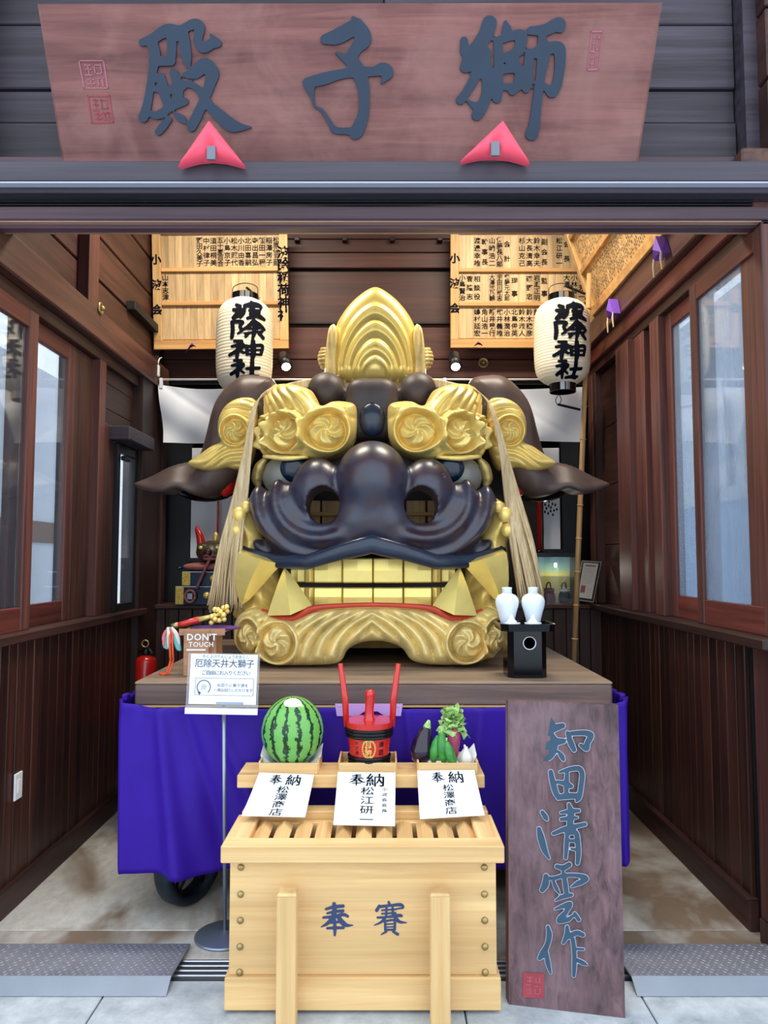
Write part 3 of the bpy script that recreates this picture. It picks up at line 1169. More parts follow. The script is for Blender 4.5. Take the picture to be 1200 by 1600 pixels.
# ---- carved curl used on brows, ears and beard
def curl(U, V, cu, cv, ru, rv, amp, spin=1, blades=5):
    x, y = (U - cu) / ru, (V - cv) / rv
    r = np.hypot(x, y)
    th = np.arctan2(y, x) * spin
    rim = np.exp(-((r - 0.88) / 0.12) ** 2) * 0.8
    groove = -0.6 * np.exp(-((r - 0.70) / 0.08) ** 2)
    ph = (blades * th / (2 * np.pi) + 1.5 * r * 1.2) % 1.0
    saw = np.abs(ph - 0.35) * 1.2
    pin = (1.0 - (r / 0.66) ** 2) * 0.55 + 0.75 * saw * np.clip(r / 0.2, 0, 1)
    inner = np.where(r < 0.64, np.maximum(pin, -0.2), 0)
    h = rim + groove + inner
    m = 1 - sstep(r, 0.96, 1.08)
    return h * amp * m, m


# ---- brows: relief wrapped round the forehead
sv = np.linspace(0, 240, 241)
phi = np.radians(82) * sstep(sv, 34, 184)
cu_ = np.concatenate([[0], np.cumsum(np.cos(phi))[:-1]])
cd_ = np.concatenate([[0], np.cumsum(np.sin(phi))[:-1]])
BROW = spl([(2, 634), (18, 628), (38, 628), (52, 634), (62, 630), (72, 616), (86, 603), (118, 594), (165, 588), (212, 594), (238, 626),
            (238, 684), (214, 702), (180, 707), (150, 711), (110, 712), (78, 716), (48, 716), (18, 704), (3, 684), (0, 655)], 5, True)
CURLS = [(43, 677, 38, 38), (100, 678, 30, 36), (146, 676, 28, 35), (190, 672, 26, 34)]


def brow_h(U, V, D):
    e = np.clip(-D / 20, 0, 1)
    h = 0.075 * np.sqrt(1 - (1 - e) ** 2)
    ph = (U + 0.55 * (V - 600) + 5 * np.sin(V / 14.0)) / 15.0
    ridge = 0.024 * (np.abs(np.sin(np.pi * ph)) - 0.4)
    h = h + ridge * (1 - sstep(V, 640, 664)) * sstep(U, 50, 66) * e
    # rolled scroll at the inner top
    sc = np.exp(-(((V - 641) / 8.0) ** 2)) * (1 - sstep(U, 50, 62))
    h = h + 0.02 * sc * e - 0.012 * np.exp(-(((V - 655) / 4.0) ** 2)) * (1 - sstep(U, 50, 62))
    for c in CURLS:
        hc, m = curl(U, V, c[0], c[1], c[2], c[3], 0.062 if c[0] < 120 else 0.034, -1)
        h = h + hc + 0.012 * m * e
    return h


for mir in (-1, 1):
    def to3(U, V, Hh, mir=mir):
        s_ = np.clip(U, 0, 240)
        cu, cd, ph = np.interp(s_, sv, cu_), np.interp(s_, sv, cd_), np.interp(s_, sv, phi)
        Yr = 4.02
        k = Yr / FPX
        X, Z = atn(LCX + mir * (24 + cu), V, Yr)
        return X + mir * np.sin(ph) * Hh, Yr + cd * k - np.cos(ph) * Hh, Z
    relief('brow', poly_sdf(BROW), brow_h, (-6, 246, 582, 724), 1.3, to3, 0.10, 'gold', lion)

# ---- eyes
for mir in (-1, 1):
    c = at(LCX + mir * 133, 742, 4.06)
    V_, F_ = ellipsoid((c.x, 4.12, c.z), (0.150, 0.10, 0.115), 28, 18)
    e = mk('eyeball', V_, F_, 'eye_white', lion, True)
    c = at(LCX + mir * 124, 731, 4.0)
    V_, F_ = ellipsoid((c.x, 4.035, c.z), (0.076, 0.040, 0.078), 24, 14)
    mk('pupil', V_, F_, 'eye_blue', e, True)
    # raised gold lids at the outer corner
    path = spl([(LCX + mir * s_, y, yy) for s_, y, yy in ((166, 716, 4.06), (176, 730, 4.08), (180, 748, 4.10), (176, 764, 4.10))], 5)
    V_, F_ = tube([at(a, b, d2) for a, b, d2 in path], [0.012, 0.03, 0.032, 0.012], 10)
    mk('eye_rim', V_, F_, 'gold_dull', lion, True)
    path = spl([(LCX + mir * s_, y, yy) for s_, y, yy in ((100, 714, 4.0), (135, 716, 3.99), (170, 713, 4.03))], 5)
    V_, F_ = tube([at(a, b, d2) for a, b, d2 in path], [0.010, 0.016, 0.010], 8)
    mk('lid', V_, F_, 'gold', lion, True)

# ---- ears: lacquered shell, gold curl and flame
EAR = spl([(150, 600), (176, 588), (205, 590), (232, 612), (250, 642), (264, 682), (277, 714), (312, 727), (346, 743), (371, 757), (348, 768), (320, 771),
           (298, 765), (276, 774), (250, 776), (228, 764), (208, 742), (186, 716), (160, 660)], 4, True)
EARG = spl([(182, 626), (205, 622), (226, 632), (239, 652), (241, 678), (236, 690), (252, 698), (270, 711), (288, 724), (272, 732), (250, 735), (228, 730),
            (212, 733), (196, 730), (184, 700), (178, 660)], 4, True)


def ear_h(U, V, D):
    e = np.clip(-D / 34, 0, 1)
    h = 0.15 * np.sqrt(1 - (1 - e) ** 2)
    flap = sstep(U, 240, 300)
    e2 = np.clip(-D / 9, 0, 1)
    h = h * (1 - flap) + flap * (0.05 * np.sqrt(1 - (1 - e2) ** 2) + 0.035 * np.cos((U - 305) / 17.0) + 0.0030 * (V - 745))
    h += 0.010 * np.sin((U * 0.6 + V * 0.25) / 6.0) * (1 - flap) * e
    return h


def earg_h(U, V, D):
    e = np.clip(-D / 12, 0, 1)
    h = 0.05 * np.sqrt(1 - (1 - e) ** 2)
    hc, m = curl(U, V, 212, 676, 26, 27, 0.042, -1)
    dd = np.hypot(U - 208, V - 682)
    up = (1 - sstep(V, 688, 700))
    h += (1 - m) * up * 0.020 * (np.abs(np.sin(np.pi * dd / 11.0)) - 0.4) * e
    wav = V - 0.42 * (U - 190) + 4.0 * np.sin(U / 11.0)
    h += (1 - m) * (1 - up) * 0.022 * (np.abs(np.sin(np.pi * wav / 12.0)) - 0.4) * e
    return h + hc


for mir in (-1, 1):
    relief('ear', poly_sdf(EAR), ear_h, (140, 380, 580, 784), 2.5, front(4.46, LCX, mir), 0.10, 'lacquer_ear', lion, back=True)
    relief('ear_flame', poly_sdf(EARG), earg_h, (170, 296, 614, 742), 1.4, front(4.31, LCX, mir), 0.07, 'gold', lion)
    c = at(LCX + mir * 226, 752, 4.55)
    V_, F_ = ellipsoid((c.x, 4.50, c.z), (0.065, 0.08, 0.10), 18, 12)
    mk('ear_lining', V_, F_, 'red_paint', lion, True)
    c = at(LCX + mir * 262, 762, 4.55)
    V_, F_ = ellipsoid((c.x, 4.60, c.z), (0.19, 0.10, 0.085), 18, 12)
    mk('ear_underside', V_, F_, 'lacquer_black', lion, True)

# ---- crest
CB = 600.0
CREST = spl([(-70, CB), (-71, 575), (-69, 545), (-62, 512), (-46, 484), (-24, 462), (0, 450), (24, 462), (46, 484), (62, 512), (69, 545), (71, 575), (70, CB)], 5)
CREST = np.vstack([CREST, [(0, CB)]])


def arch_t(U, V):
    """0 at the foot, 1 on the outer arch"""
    lo, hi = np.full(U.shape, 0.02), np.full(U.shape, 1.25)
    for _ in range(18):
        m = (lo + hi) / 2
        hw = 70 * m ** 0.75
        top = CB - 150 * m
        y = np.clip((CB - V) / np.maximum(CB - top, 1e-6), 0, 1)
        half = hw * np.clip(1 - y ** 2.3, 0, 1) ** 0.62
        inside = (np.abs(U) <= half) & (V >= top)
        hi = np.where(inside, m, hi)
        lo = np.where(inside, lo, m)
    return hi


def crest_h(U, V, D):
    t = arch_t(U, V)
    e = np.clip(-D / 22, 0, 1)
    h = 0.09 * np.sqrt(1 - (1 - e) ** 2)
    for c in (0.20, 0.36, 0.56, 0.74):
        h += 0.026 * np.exp(-((t - c) / 0.035) ** 2) - 0.010 * sstep(t, c + 0.03, c + 0.1) * 0
    h += 0.05 * (1 - sstep(t, 0.1, 0.9))
    return h


relief('crest', poly_sdf(CREST), crest_h, (-76, 76, 444, 606), 1.6, front(4.52, LCX + 5), 0.12, 'gold_bright', lion, back=True)
for mir in (-1, 1):
    LEAF = spl([(60, CB), (61, 560), (58, 525), (64, 507), (72, 512), (77, 545), (79, 580), (77, CB)], 5, True)
    relief('crest_leaf', poly_sdf(LEAF), lambda U, V, D: 0.035 * np.sqrt(np.clip(-D / 8, 0, 1)) + 0.012 * np.cos((U - 62) / 2.1),
           (54, 82, 500, 604), 1.5, front(4.45, LCX + 5, mir), 0.10, 'gold_old', lion)
    V_, F_ = [], []
    mbk = MB()
    c = at(LCX + 5 + mir * 76, 562, 4.52)
    for k in range(6):
        z = c.z - 0.055 + k * 0.022
        r = 0.03 + 0.018 * math.sin(math.pi * k / 5)
        a = 0.25 * mir
        mbk.add(*tube([(c.x - r, 4.52, z - 0.01 * mir), (c.x, 4.52 - r, z), (c.x + r, 4.52, z + 0.01 * mir), (c.x, 4.52 + r, z), (c.x - r, 4.52, z - 0.01 * mir)], 0.014, 8))
    mbk.add(*ellipsoid((c.x, 4.52, c.z), (0.042, 0.042, 0.065), 14, 10))
    mbk.build('crest_knob', 'gold_old', lion, True)

# ---- teeth and fangs
def tooth(x0, x1, y0, y1, Yt, curve):
    a, b = at(x0, y0, Yt), at(x1, y1, Yt)
    cx, hw, hh, cz = (a.x + b.x) / 2, (b.x - a.x) / 2, (a.z - b.z) / 2, (a.z + b.z) / 2
    mbt = MB()
    rows = [(-1.0, 0.98, 0.010), (-0.9, 1.0, 0.0), (0.0, 1.0, -0.006), (0.9, 1.0, 0.0), (1.0, 0.98, 0.010)]
    Vt, Ft = [], []
    for zt, wf_, yo in rows:
        for xt, y2 in ((-1.0, 0.09), (-1.0, 0.006), (-0.94, 0.0), (0, -0.008), (0.94, 0.0), (1.0, 0.006), (1.0, 0.09)):
            Vt.append((cx + xt * hw * wf_, Yt + yo + y2 + curve, cz + zt * hh))
    for r in range(4):
        for k in range(6):
            i = r * 7 + k
            Ft.append([i, i + 1, i + 8, i + 7])
    Ft.append([0, 1, 2, 3, 4, 5, 6][::-1])
    Ft.append([28, 29, 30, 31, 32, 33, 34])
    return mk('tooth', Vt, Ft, 'gold_bright', lion)


for x0, x1 in ((450, 473), (474.5, 488), (489.5, 534), (535.5, 582), (583.5, 629.5), (631, 675.5), (677, 690.5), (692, 715)):
    c = abs((x0 + x1) / 2 - LCX) / 110.0
    tooth(x0, x1, 872, 911, 3.90, 0.10 * c ** 2)
    tooth(x0, x1, 918.5, 948, 3.90, 0.10 * c ** 2)
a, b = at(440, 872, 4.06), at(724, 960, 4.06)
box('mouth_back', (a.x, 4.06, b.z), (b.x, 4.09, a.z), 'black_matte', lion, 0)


def fang(pts_base, tip, Yb, bulge, name='fang', pw=0.9, side=0.0):
    """faceted fang: base outline (px,py,dY) to a tip, slightly bowed"""
    rings = 7
    Vt, Ft = [], []
    n = len(pts_base)
    bc = np.mean(np.array(pts_base), 0)
    for r in range(rings):
        t = r / (rings - 1)
        k = (1 - t) ** pw
        c = bc + (np.array(tip) - bc) * t + np.array([side * math.sin(math.pi * t), 0, 0])
        for pb in pts_base:
            q_ = c + (np.array(pb) - bc) * k
            Vt.append(at(q_[0], q_[1], Yb + q_[2]))
    for r in range(rings - 1):
        for k in range(n):
            i, j = r * n + k, r * n + (k + 1) % n
            Ft.append([i, j, j + n, i + n])
    Ft.append(list(range(n)))
    return mk(name, Vt, Ft, 'gold_bright', lion)


for mir in (-1, 1):
    m_ = lambda a: LCX + mir * a
    # tall lower fangs, pyramids on the gum
    fang([(m_(94), 946, 0.0), (m_(128), 961, -0.09), (m_(164), 962, 0.0), (m_(152), 948, 0.11), (m_(108), 940, 0.11)], (m_(137), 886, 0.03), 3.86, 0)
    # broad upper fangs hanging at the corners
    fang([(m_(142), 882, 0.0), (m_(174), 874, -0.08), (m_(210), 864, -0.02), (m_(204), 858, 0.12), (m_(152), 868, 0.12)], (m_(204), 946, 0.06), 3.88, 0, pw=0.72, side=mir * 3)

# ---- lower jaw: red gum, gold jaw and the flowing beard
g = [(-172, 954), (-150, 964), (-122, 966), (-96, 952), (-60, 947), (0, 945), (60, 947), (96, 952), (122, 966), (150, 964), (172, 954)]
path = spl([(LCX + a, b, 3.80 + 0.12 * (abs(a) / 172.0) ** 2) for a, b in g], 5)
V_, F_ = tube([at(a, b, d2) for a, b, d2 in path], [0.014, 0.03, 0.022, 0.016, 0.016, 0.022, 0.03, 0.014], 10, 0.8)
mk('gum', V_, F_, 'red_gum', lion, True)
BEARD = spl([(-222, 985), (-212, 962), (-190, 952), (-168, 957), (-140, 968), (-115, 964), (-85, 953), (-40, 949), (0, 948), (40, 949), (85, 953), (115, 964), (140, 968), (168, 957),
             (190, 952), (206, 964), (210, 990), (206, 1015), (186, 1030), (160, 1038), (120, 1040), (80, 1037), (60, 1030), (48, 1014), (28, 1004), (6, 1001), (-18, 1004), (-38, 1015), (-48, 1032),
             (-66, 1038), (-110, 1040), (-150, 1040), (-190, 1030), (-214, 1012)], 4, True)
BC = [(146, 1002, 36, 38), (193, 996, 24, 36)]


def beard_h(U, V, D):
    A = np.abs(U)
    e = np.clip(-D / 18, 0, 1)
    h = 0.10 * np.sqrt(1 - (1 - e) ** 2) - 0.10 * (A / 215.0) ** 2
    t = np.clip((V - 948) / 92.0, 0, 1)
    flow = A - 78 * (1 - (1 - t) ** 2) - 4 * np.sin(t * 5.0)
    m0 = np.zeros_like(A)
    for c in BC:
        hc, m = curl(A, V, c[0], c[1], c[2], c[3], 0.060, 1)
        h = h + hc
        m0 = np.maximum(m0, m)
    h = h + (1 - m0) * e * 0.056 * (np.abs(np.sin(np.pi * flow / 22.0)) ** 0.7 - 0.6)
    return h


relief('beard', poly_sdf(BEARD), beard_h, (-228, 216, 942, 1050), 1.5, front(3.86, LCX), 0.20, 'gold_old', lion)
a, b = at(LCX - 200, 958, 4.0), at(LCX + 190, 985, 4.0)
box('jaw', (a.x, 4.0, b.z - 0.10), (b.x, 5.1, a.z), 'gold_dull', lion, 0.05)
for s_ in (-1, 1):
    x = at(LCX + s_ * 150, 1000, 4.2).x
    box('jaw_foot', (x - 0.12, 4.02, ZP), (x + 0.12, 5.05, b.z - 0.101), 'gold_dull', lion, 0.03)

# ---- gold cheeks with knobs behind the lip corners
CHK = spl([(176, 780), (205, 785), (218, 800), (220, 826), (210, 850), (214, 880), (206, 930), (216, 965), (150, 968), (146, 880), (170, 840)], 5, True)
for mir in (-1, 1):
    relief('cheek', poly_sdf(CHK), lambda U, V, D: 0.10 * np.sqrt(np.clip(-D / 26, 0, 1)) + 0.012 * np.sin((V + 0.8 * U) / 7.0),
           (140, 226, 774, 974), 2.2, front(4.10, LCX, mir), 0.35, 'gold', lion)
    for a, b, r in ((208, 804, 0.040), (212, 828, 0.036), (198, 792, 0.030)):
        c = at(LCX + mir * a, b, 3.98)
        V_, F_ = ellipsoid((c.x, 3.99, c.z), (r, r, r * 1.1), 14, 10)
        mk('cheek_knob', V_, F_, 'gold', lion, True)

# ---- hemp hair falling on both sides
def hair(mir):
    mbh = MB()
    for k in range(84):
        a, b = random.uniform(0, 1), random.uniform(0, 1)
        bend = random.uniform(-3, 3)
        if mir < 0:
            pts = [(-150 + a * 6, 600 + 5 * a, 4.16), (-178 - 5 * a, 626 + 4 * a, 4.10), (-188 - 9 * a, 690, 4.04), (-196 - 18 * a + bend, 770, 4.00),
                   (-205 - 34 * a + bend, 860, 3.95 + 0.08 * b), (-200 - 58 * a, 944 + 14 * b, 3.92 + 0.10 * b)]
        else:
            pts = [(150 + a * 6, 600 + 5 * a, 4.16), (182 + 5 * a, 630 + 4 * a, 4.10), (198 + 9 * a, 696, 4.04), (208 + 18 * a + bend, 770, 4.00),
                   (216 + 34 * a + bend, 850, 3.95 + 0.08 * b), (229 + 40 * a, 932 + 12 * b, 3.92 + 0.10 * b)]
        path = spl(pts, 4)
        P_ = [at(LCX + x, y, d2) for x, y, d2 in path]
        V2, F2 = tube(P_, [0.004, 0.007, 0.010, 0.012, 0.012, 0.004], 5, 0.6)
        mbh.add(V2, F2)
    return mbh.build('hair_bundle', 'hemp', lion, True)


hair(-1)
hair(1)
for mir in (-1, 1):
    mbh = MB()
    for k in range(8):
        pts = [(mir * 152, 606 + k * 1.5, 4.16), (mir * 118, 598 + k, 4.18), (mir * 80, 592 + 2 * k, 4.30), (mir * 52, 588 + 2.2 * k, 4.42)]
        P_ = [at(LCX + x, y, d2) for x, y, d2 in spl(pts, 4)]
        mbh.add(*tube(P_, [0.006, 0.010, 0.009], 6))
    mbh.build('hair_band', 'hemp', lion, True)

# ================================================================== WAGON UNDER THE HEAD
wg = thing('festival_wagon', (-0.05, 4.4, 0), 'wide weathered timber wagon platform carrying the giant lion head', 'wagon')
WX0, WX1, WY0, WY1 = -1.140, 1.045, 3.41, 5.22
box('front_beam', (WX0, WY0, 0.936), (WX1, WY0 + 0.12, ZP - 0.012), 'wood_platform', wg, 0.008)
for k in range(6):
    y0 = WY0 + k * (WY1 - WY0) / 6
    box('deck_board', (WX0, y0, ZP - 0.012), (WX1, y0 + (WY1 - WY0) / 6 - 0.003, ZP), 'wood_platform_top', wg, 0.003)
for x in (WX0, WX1 - 0.10):
    box('side_beam', (x, WY0 + 0.121, 0.936), (x + 0.10, WY1, ZP - 0.013), 'wood_platform', wg, 0.006)
box('pale_edge', (WX0 + 0.01, WY0 - 0.004, 0.928), (WX1 - 0.01, WY0 + 0.05, 0.937), 'wood_hinoki', wg, 0.002)
for x in (-0.95, 0.85):
    box('chassis_rail', (x, 3.52, 0.36), (x + 0.08, 5.1, 0.44), 'black_metal', wg, 0.006)
for y in (3.55, 4.95):
    box('cross_rail', (-1.0, y, 0.44), (0.97, y + 0.08, 0.52), 'black_metal', wg, 0.006)
for x in (-1.0, 0.89):
    for y in (3.55, 4.95):
        box('leg', (x, y, 0.52), (x + 0.08, y + 0.08, 0.935), 'black_metal', wg, 0.004)


def wheel(cx, cy, ang):
    R, wd = 0.19, 0.045
    ca, sa = math.cos(ang), math.sin(ang)

    def tr(V):
        return [(cx + x * ca - y * sa, cy + x * sa + y * ca, z + R) for x, y, z in V]
    # tyre: ring turned about its own axle (local x)
    prof = [(R - 0.045, -wd), (R - 0.01, -wd), (R, -wd * 0.6), (R, wd * 0.6), (R - 0.01, wd), (R - 0.045, wd), (R - 0.045, -wd)]
    V, F = [], []
    n = 36
    for i in range(n):
        t = 2 * math.pi * i / n
        for r, a in prof[:-1]:
            V.append((a, r * math.cos(t), r * math.sin(t)))
    m = len(prof) - 1
    for i in range(n):
        for j in range(m):
            a, b = i * m + j, ((i + 1) % n) * m + j
            j2 = (j + 1) % m
            F.append([a, i * m + j2, ((i + 1) % n) * m + j2, b])
    wh = mk('wheel', tr(V), F, 'iron', wg, True)
    for k in range(5):
        t = 2 * math.pi * k / 5 + 0.3
        P0, P1 = (0, 0.03 * math.cos(t), 0.03 * math.sin(t)), (0, 0.15 * math.cos(t), 0.15 * math.sin(t))
        V, F = tube([P0, P1], [0.026, 0.018], 8)
        mk('spoke', tr(V), F, 'black_metal', wh, True)
    V, F = tube([(-0.07, 0, 0), (0.07, 0, 0)], 0.045, 16)
    mk('hub', tr(V), F, 'black_metal', wh, True)
    box('fork', (cx - 0.06, cy - 0.03, R + 0.02), (cx - 0.045, cy + 0.03, 0.44), 'black_metal', wg, 0.002)


wheel(-0.915, 3.56, -0.50)
wheel(0.80, 3.56, 0.0)
wheel(-0.865, 4.95, 0.0)
wheel(0.80, 4.95, 0.0)
# far wheel of the front bogie seen under the hem
wheel(-0.46, 3.78, 0.3)

# ---- purple cloth round the wagon
cl = thing('purple_drape', (-0.05, 3.4, 0.2), 'purple cloth hung round the sides of the wagon platform', 'cloth')
FX0, FX1, FY = -1.180, 1.085, 3.33
pathp = [(FX0 - 0.02, 5.0), (FX0 - 0.03, 4.2), (FX0 - 0.02, 3.55), (FX0, FY + 0.02)]
pathp += [(FX0 + (FX1 - FX0) * t, FY) for t in np.linspace(0.02, 0.98, 12)]
pathp += [(FX1, FY + 0.02), (FX1 + 0.03, 3.55), (FX1 + 0.02, 4.2), (FX1, 5.0)]
P = spl(pathp, 12)
seg = np.linalg.norm(np.diff(P, axis=0), axis=1)
S = np.concatenate([[0], np.cumsum(seg)])
n = 420
si = np.linspace(0, S[-1], n)
PX, PY = np.interp(si, S, P[:, 0]), np.interp(si, S, P[:, 1])
TX, TY = np.gradient(PX, si), np.gradient(PY, si)
L = np.hypot(TX, TY)
NX, NY = TY / L, -TX / L
rows = 34
V, F = [], []
for j in range(rows):
    t = j / (rows - 1)
    for i in range(n):
        x = PX[i]
        z0 = 0.945 + 0.03 * math.exp(-((x - FX0) / 0.10) ** 2) + 0.035 * math.exp(-((x - FX1) / 0.08) ** 2) - 0.012 * (1 + math.sin(x * 9.0)) * 0.3
        z1 = 0.225 + 0.028 * sstep(x, -0.4, 1.1) + 0.006 * math.sin(x * 17)
        fold = 0.0
        for c, wd_, am, sl in ((-0.98, 0.055, 0.030, 0.10), (-0.85, 0.06, -0.020, 0.22), (-0.70, 0.06, 0.022, 0.34), (-0.15, 0.05, 0.02, -0.05), (-0.02, 0.04, 0.018, 0.04), (0.12, 0.05, 0.02, 0.10),
                               (0.42, 0.05, 0.018, -0.08), (0.90, 0.07, 0.022, -0.10), (1.0, 0.05, -0.018, 0.0)):
            cx_ = c + sl * (t - 0.2)
            fold += 2.0 * am * (0.3 + 0.9 * t) * math.exp(-((x - cx_) / (wd_ * (0.35 + 0.7 * t))) ** 2)
        fold += 0.006 * math.sin(si[i] * 14) * t + 0.004 * math.sin(si[i] * 31 + 3 * t)
        gather = 0.012 * math.sin(si[i] * 60) * math.exp(-((t) / 0.06) ** 2) * (math.exp(-((x - FX0) / 0.16) ** 2) + math.exp(-((x - FX1) / 0.12) ** 2))
        o_ = fold + gather
        V.append((x + NX[i] * o_, PY[i] + NY[i] * o_, z0 + (z1 - z0) * t))
for j in range(rows - 1):
    for i in range(n - 1):
        a = j * n + i
        F.append([a, a + 1, a + n + 1, a + n])
o = mk('drape_sheet', V, F, 'purple_cloth', cl, True)
md = o.modifiers.new('thickness', 'SOLIDIFY')
md.thickness = 0.004
for s_ in (-1, 1):
    x = FX0 - 0.01 if s_ < 0 else FX1 + 0.01
    box('cord_end', (x - 0.012, 3.42, 0.955), (x + 0.012, 3.47, 0.985), 'purple_cloth', cl, 0.004)

# ================================================================== PLATES OVER THE TRACK
def plate(x0, x1, label):
    pl = thing('checker_plate', ((x0 + x1) / 2, 3.0, 0), label, 'ramp', 'checker plates over the threshold')
    zt = 0.034
    Vp = [(x0, 3.155, 0.010), (x1, 3.155, 0.010), (x1, 2.875, zt), (x0, 2.875, zt), (x0, 3.155, 0.016), (x1, 3.155, 0.016), (x1, 2.875, zt + 0.006), (x0, 2.875, zt + 0.006)]
    Fp = [[0, 1, 2, 3][::-1], [4, 5, 6, 7], [0, 1, 5, 4], [1, 2, 6, 5], [2, 3, 7, 6], [3, 0, 4, 7]]
    mk('plate', Vp, [f_[::-1] for f_ in Fp], 'steel_plate', pl)
    Vp = [(x0, 2.875, zt), (x1, 2.875, zt), (x1, 2.815, 0.0), (x0, 2.815, 0.0), (x0, 2.875, zt + 0.006), (x1, 2.875, zt + 0.006), (x1, 2.810, 0.003), (x0, 2.810, 0.003)]
    mk('lip', Vp, [f_[::-1] for f_ in Fp], 'steel_lip', pl)
    mbp = MB()
    ny, nx = 14, int((x1 - x0) / 0.026)
    for j in range(ny):
        for i in range(nx):
            cx_ = x0 + 0.014 + i * 0.026 + (0.013 if j % 2 else 0)
            cy_ = 2.885 + j * 0.0195
            if cx_ > x1 - 0.01:
                continue
            z = 0.016 + (zt - 0.010) * (3.155 - cy_) / 0.28
            a = 0.75 if (i + j) % 2 else -0.75
            ca, sa = math.cos(a), math.sin(a)
            Vd = [(-0.010, 0, 0), (0, -0.0032, 0), (0.010, 0, 0), (0, 0.0032, 0), (-0.004, 0, 0.0022), (0.004, 0, 0.0022)]
            mbp.add([(cx_ + p_[0] * ca - p_[1] * sa, cy_ + p_[0] * sa + p_[1] * ca, z + p_[2]) for p_ in Vd],
                    [[0, 1, 4], [1, 5, 4], [1, 2, 5], [2, 3, 5], [3, 4, 5], [3, 0, 4]])
    t_ = mbp.build('tread', 'steel_plate', pl)
    t_['kind'] = 'stuff'


plate(-2.3, -0.80, 'steel checker plate ramp over the door track left of the offertory box')
plate(0.93, 2.3, 'steel checker plate ramp over the door track right of the leaning plank')

# ================================================================== OFFERTORY BOX
ob = thing('offertory_box', (-0.07, 3.0, 0), 'pale wooden slatted offertory box with brass studs', 'offertory box')
BX0, BX1 = -0.553, 0.402
ZL = at(600, 1322, 2.66).z                     # top of the lid frame
box('base_board', (BX0 - 0.012, 2.705, 0.012), (BX1 + 0.012, 3.06, 0.125), 'wood_hinoki', ob, 0.004)
box('front_panel', (BX0, 2.722, 0.126), (BX1, 2.75, ZL - 0.062), 'wood_hinoki', ob, 0.002)
for x0, x1 in ((BX0, BX0 + 0.03), (BX1 - 0.03, BX1)):
    box('side_panel', (x0, 2.7505, 0.126), (x1, 3.02, ZL - 0.062), 'wood_hinoki_y', ob, 0.002)
box('back_panel', (BX0 + 0.031, 2.99, 0.126), (BX1 - 0.031, 3.02, ZL - 0.062), 'wood_hinoki', ob, 0.002)
box('inner_floor', (BX0 + 0.031, 2.751, 0.30), (BX1 - 0.031, 2.989, 0.31), 'black_matte', ob, 0)
LX0, LX1 = BX0 - 0.022, BX1 + 0.022
LYB = 3.06
# lid frame, mitred bars
box('lid_bar', (LX0, 2.66, ZL - 0.06), (LX1, 2.74, ZL), 'wood_hinoki', ob, 0.004)
box('lid_bar', (LX0 + 0.012, LYB - 0.075, ZL - 0.06), (LX1 - 0.012, LYB, ZL + 0.012), 'wood_hinoki', ob, 0.004)
for x0, x1 in ((LX0, LX0 + 0.085), (LX1 - 0.085, LX1)):
    box('lid_bar', (x0, 2.7405, ZL - 0.06), (x1, LYB - 0.0755, ZL), 'wood_hinoki_y', ob, 0.004)
box('slat_rest', (LX0 + 0.086, LYB - 0.11, ZL - 0.075), (LX1 - 0.086, LYB - 0.076, ZL - 0.02), 'wood_hinoki', ob, 0.002)
ns = 11
for k in range(ns):
    cx_ = LX0 + 0.115 + (LX1 - LX0 - 0.23) * k / (ns - 1)
    hw, zt, zm = 0.030, ZL - 0.003, ZL - 0.028
    Vs = [(cx_ - hw, 2.7405, zm), (cx_, 2.7405, zt), (cx_ + hw, 2.7405, zm), (cx_, 2.7405, zm - 0.03),
          (cx_ - hw, LYB - 0.085, zm), (cx_, LYB - 0.14, zt), (cx_ + hw, LYB - 0.085, zm), (cx_, LYB - 0.085, zm - 0.03)]
    Fs = [[0, 4, 5, 1], [1, 5, 6, 2], [2, 6, 7, 3], [3, 7, 4, 0], [0, 1, 2, 3], [4, 6, 5], [4, 7, 6]]
    mk('slat', Vs, Fs, 'wood_hinoki_y', ob)
V, F = lathe([(0.0125, 0), (0.0125, 0.002), (0.011, 0.006), (0.006, 0.0095), (1e-4, 0.0105)], 16)
Vf = [(x, -z, y) for x, y, z in V]
for px in (376, 757):
    x = at(px, 1400, 2.722).x
    for y in (1355, 1397, 1438, 1479, 1519):
        z = at(px, y, 2.722).z
        if px == 376 and y == 1355:
            st = mk('stud', [(a + x, 2.722 + b, c + z) for a, b, c in Vf], F, 'brass', ob, True)
            s0 = Vector((x, 0, z))
        else:
            dup(st, Vector((x, 0, z)) - s0, ob)
# two stout posts standing against its front
for px in (446, 689):
    x = at(px, 1500, 2.60).x
    zt = at(px, 1400, 2.62).z
    Vp, Fp = box_mesh(0.068, 0.06, zt, 0.003)
    po = mk('front_post', [(a + x, b + 2.645, c + zt / 2) for a, b, c in Vp], Fp, 'wood_hinoki_z', ob)
    Vp = [(x - 0.034, 2.615, zt), (x + 0.034, 2.615, zt), (x + 0.034, 2.675, zt), (x - 0.034, 2.675, zt), (x - 0.030, 2.622, zt + 0.008), (x + 0.030, 2.622, zt + 0.008), (x + 0.030, 2.668, zt + 0.008), (x - 0.030, 2.668, zt + 0.008)]
    mk('post_cap', Vp, [[0, 1, 5, 4], [1, 2, 6, 5], [2, 3, 7, 6], [3, 0, 4, 7], [4, 5, 6, 7]], 'wood_hinoki_z', po)
    box('tie', (x - 0.02, 2.676, 0.05), (x + 0.02, 2.704, 0.09), 'wood_hinoki_z', po, 0.001)


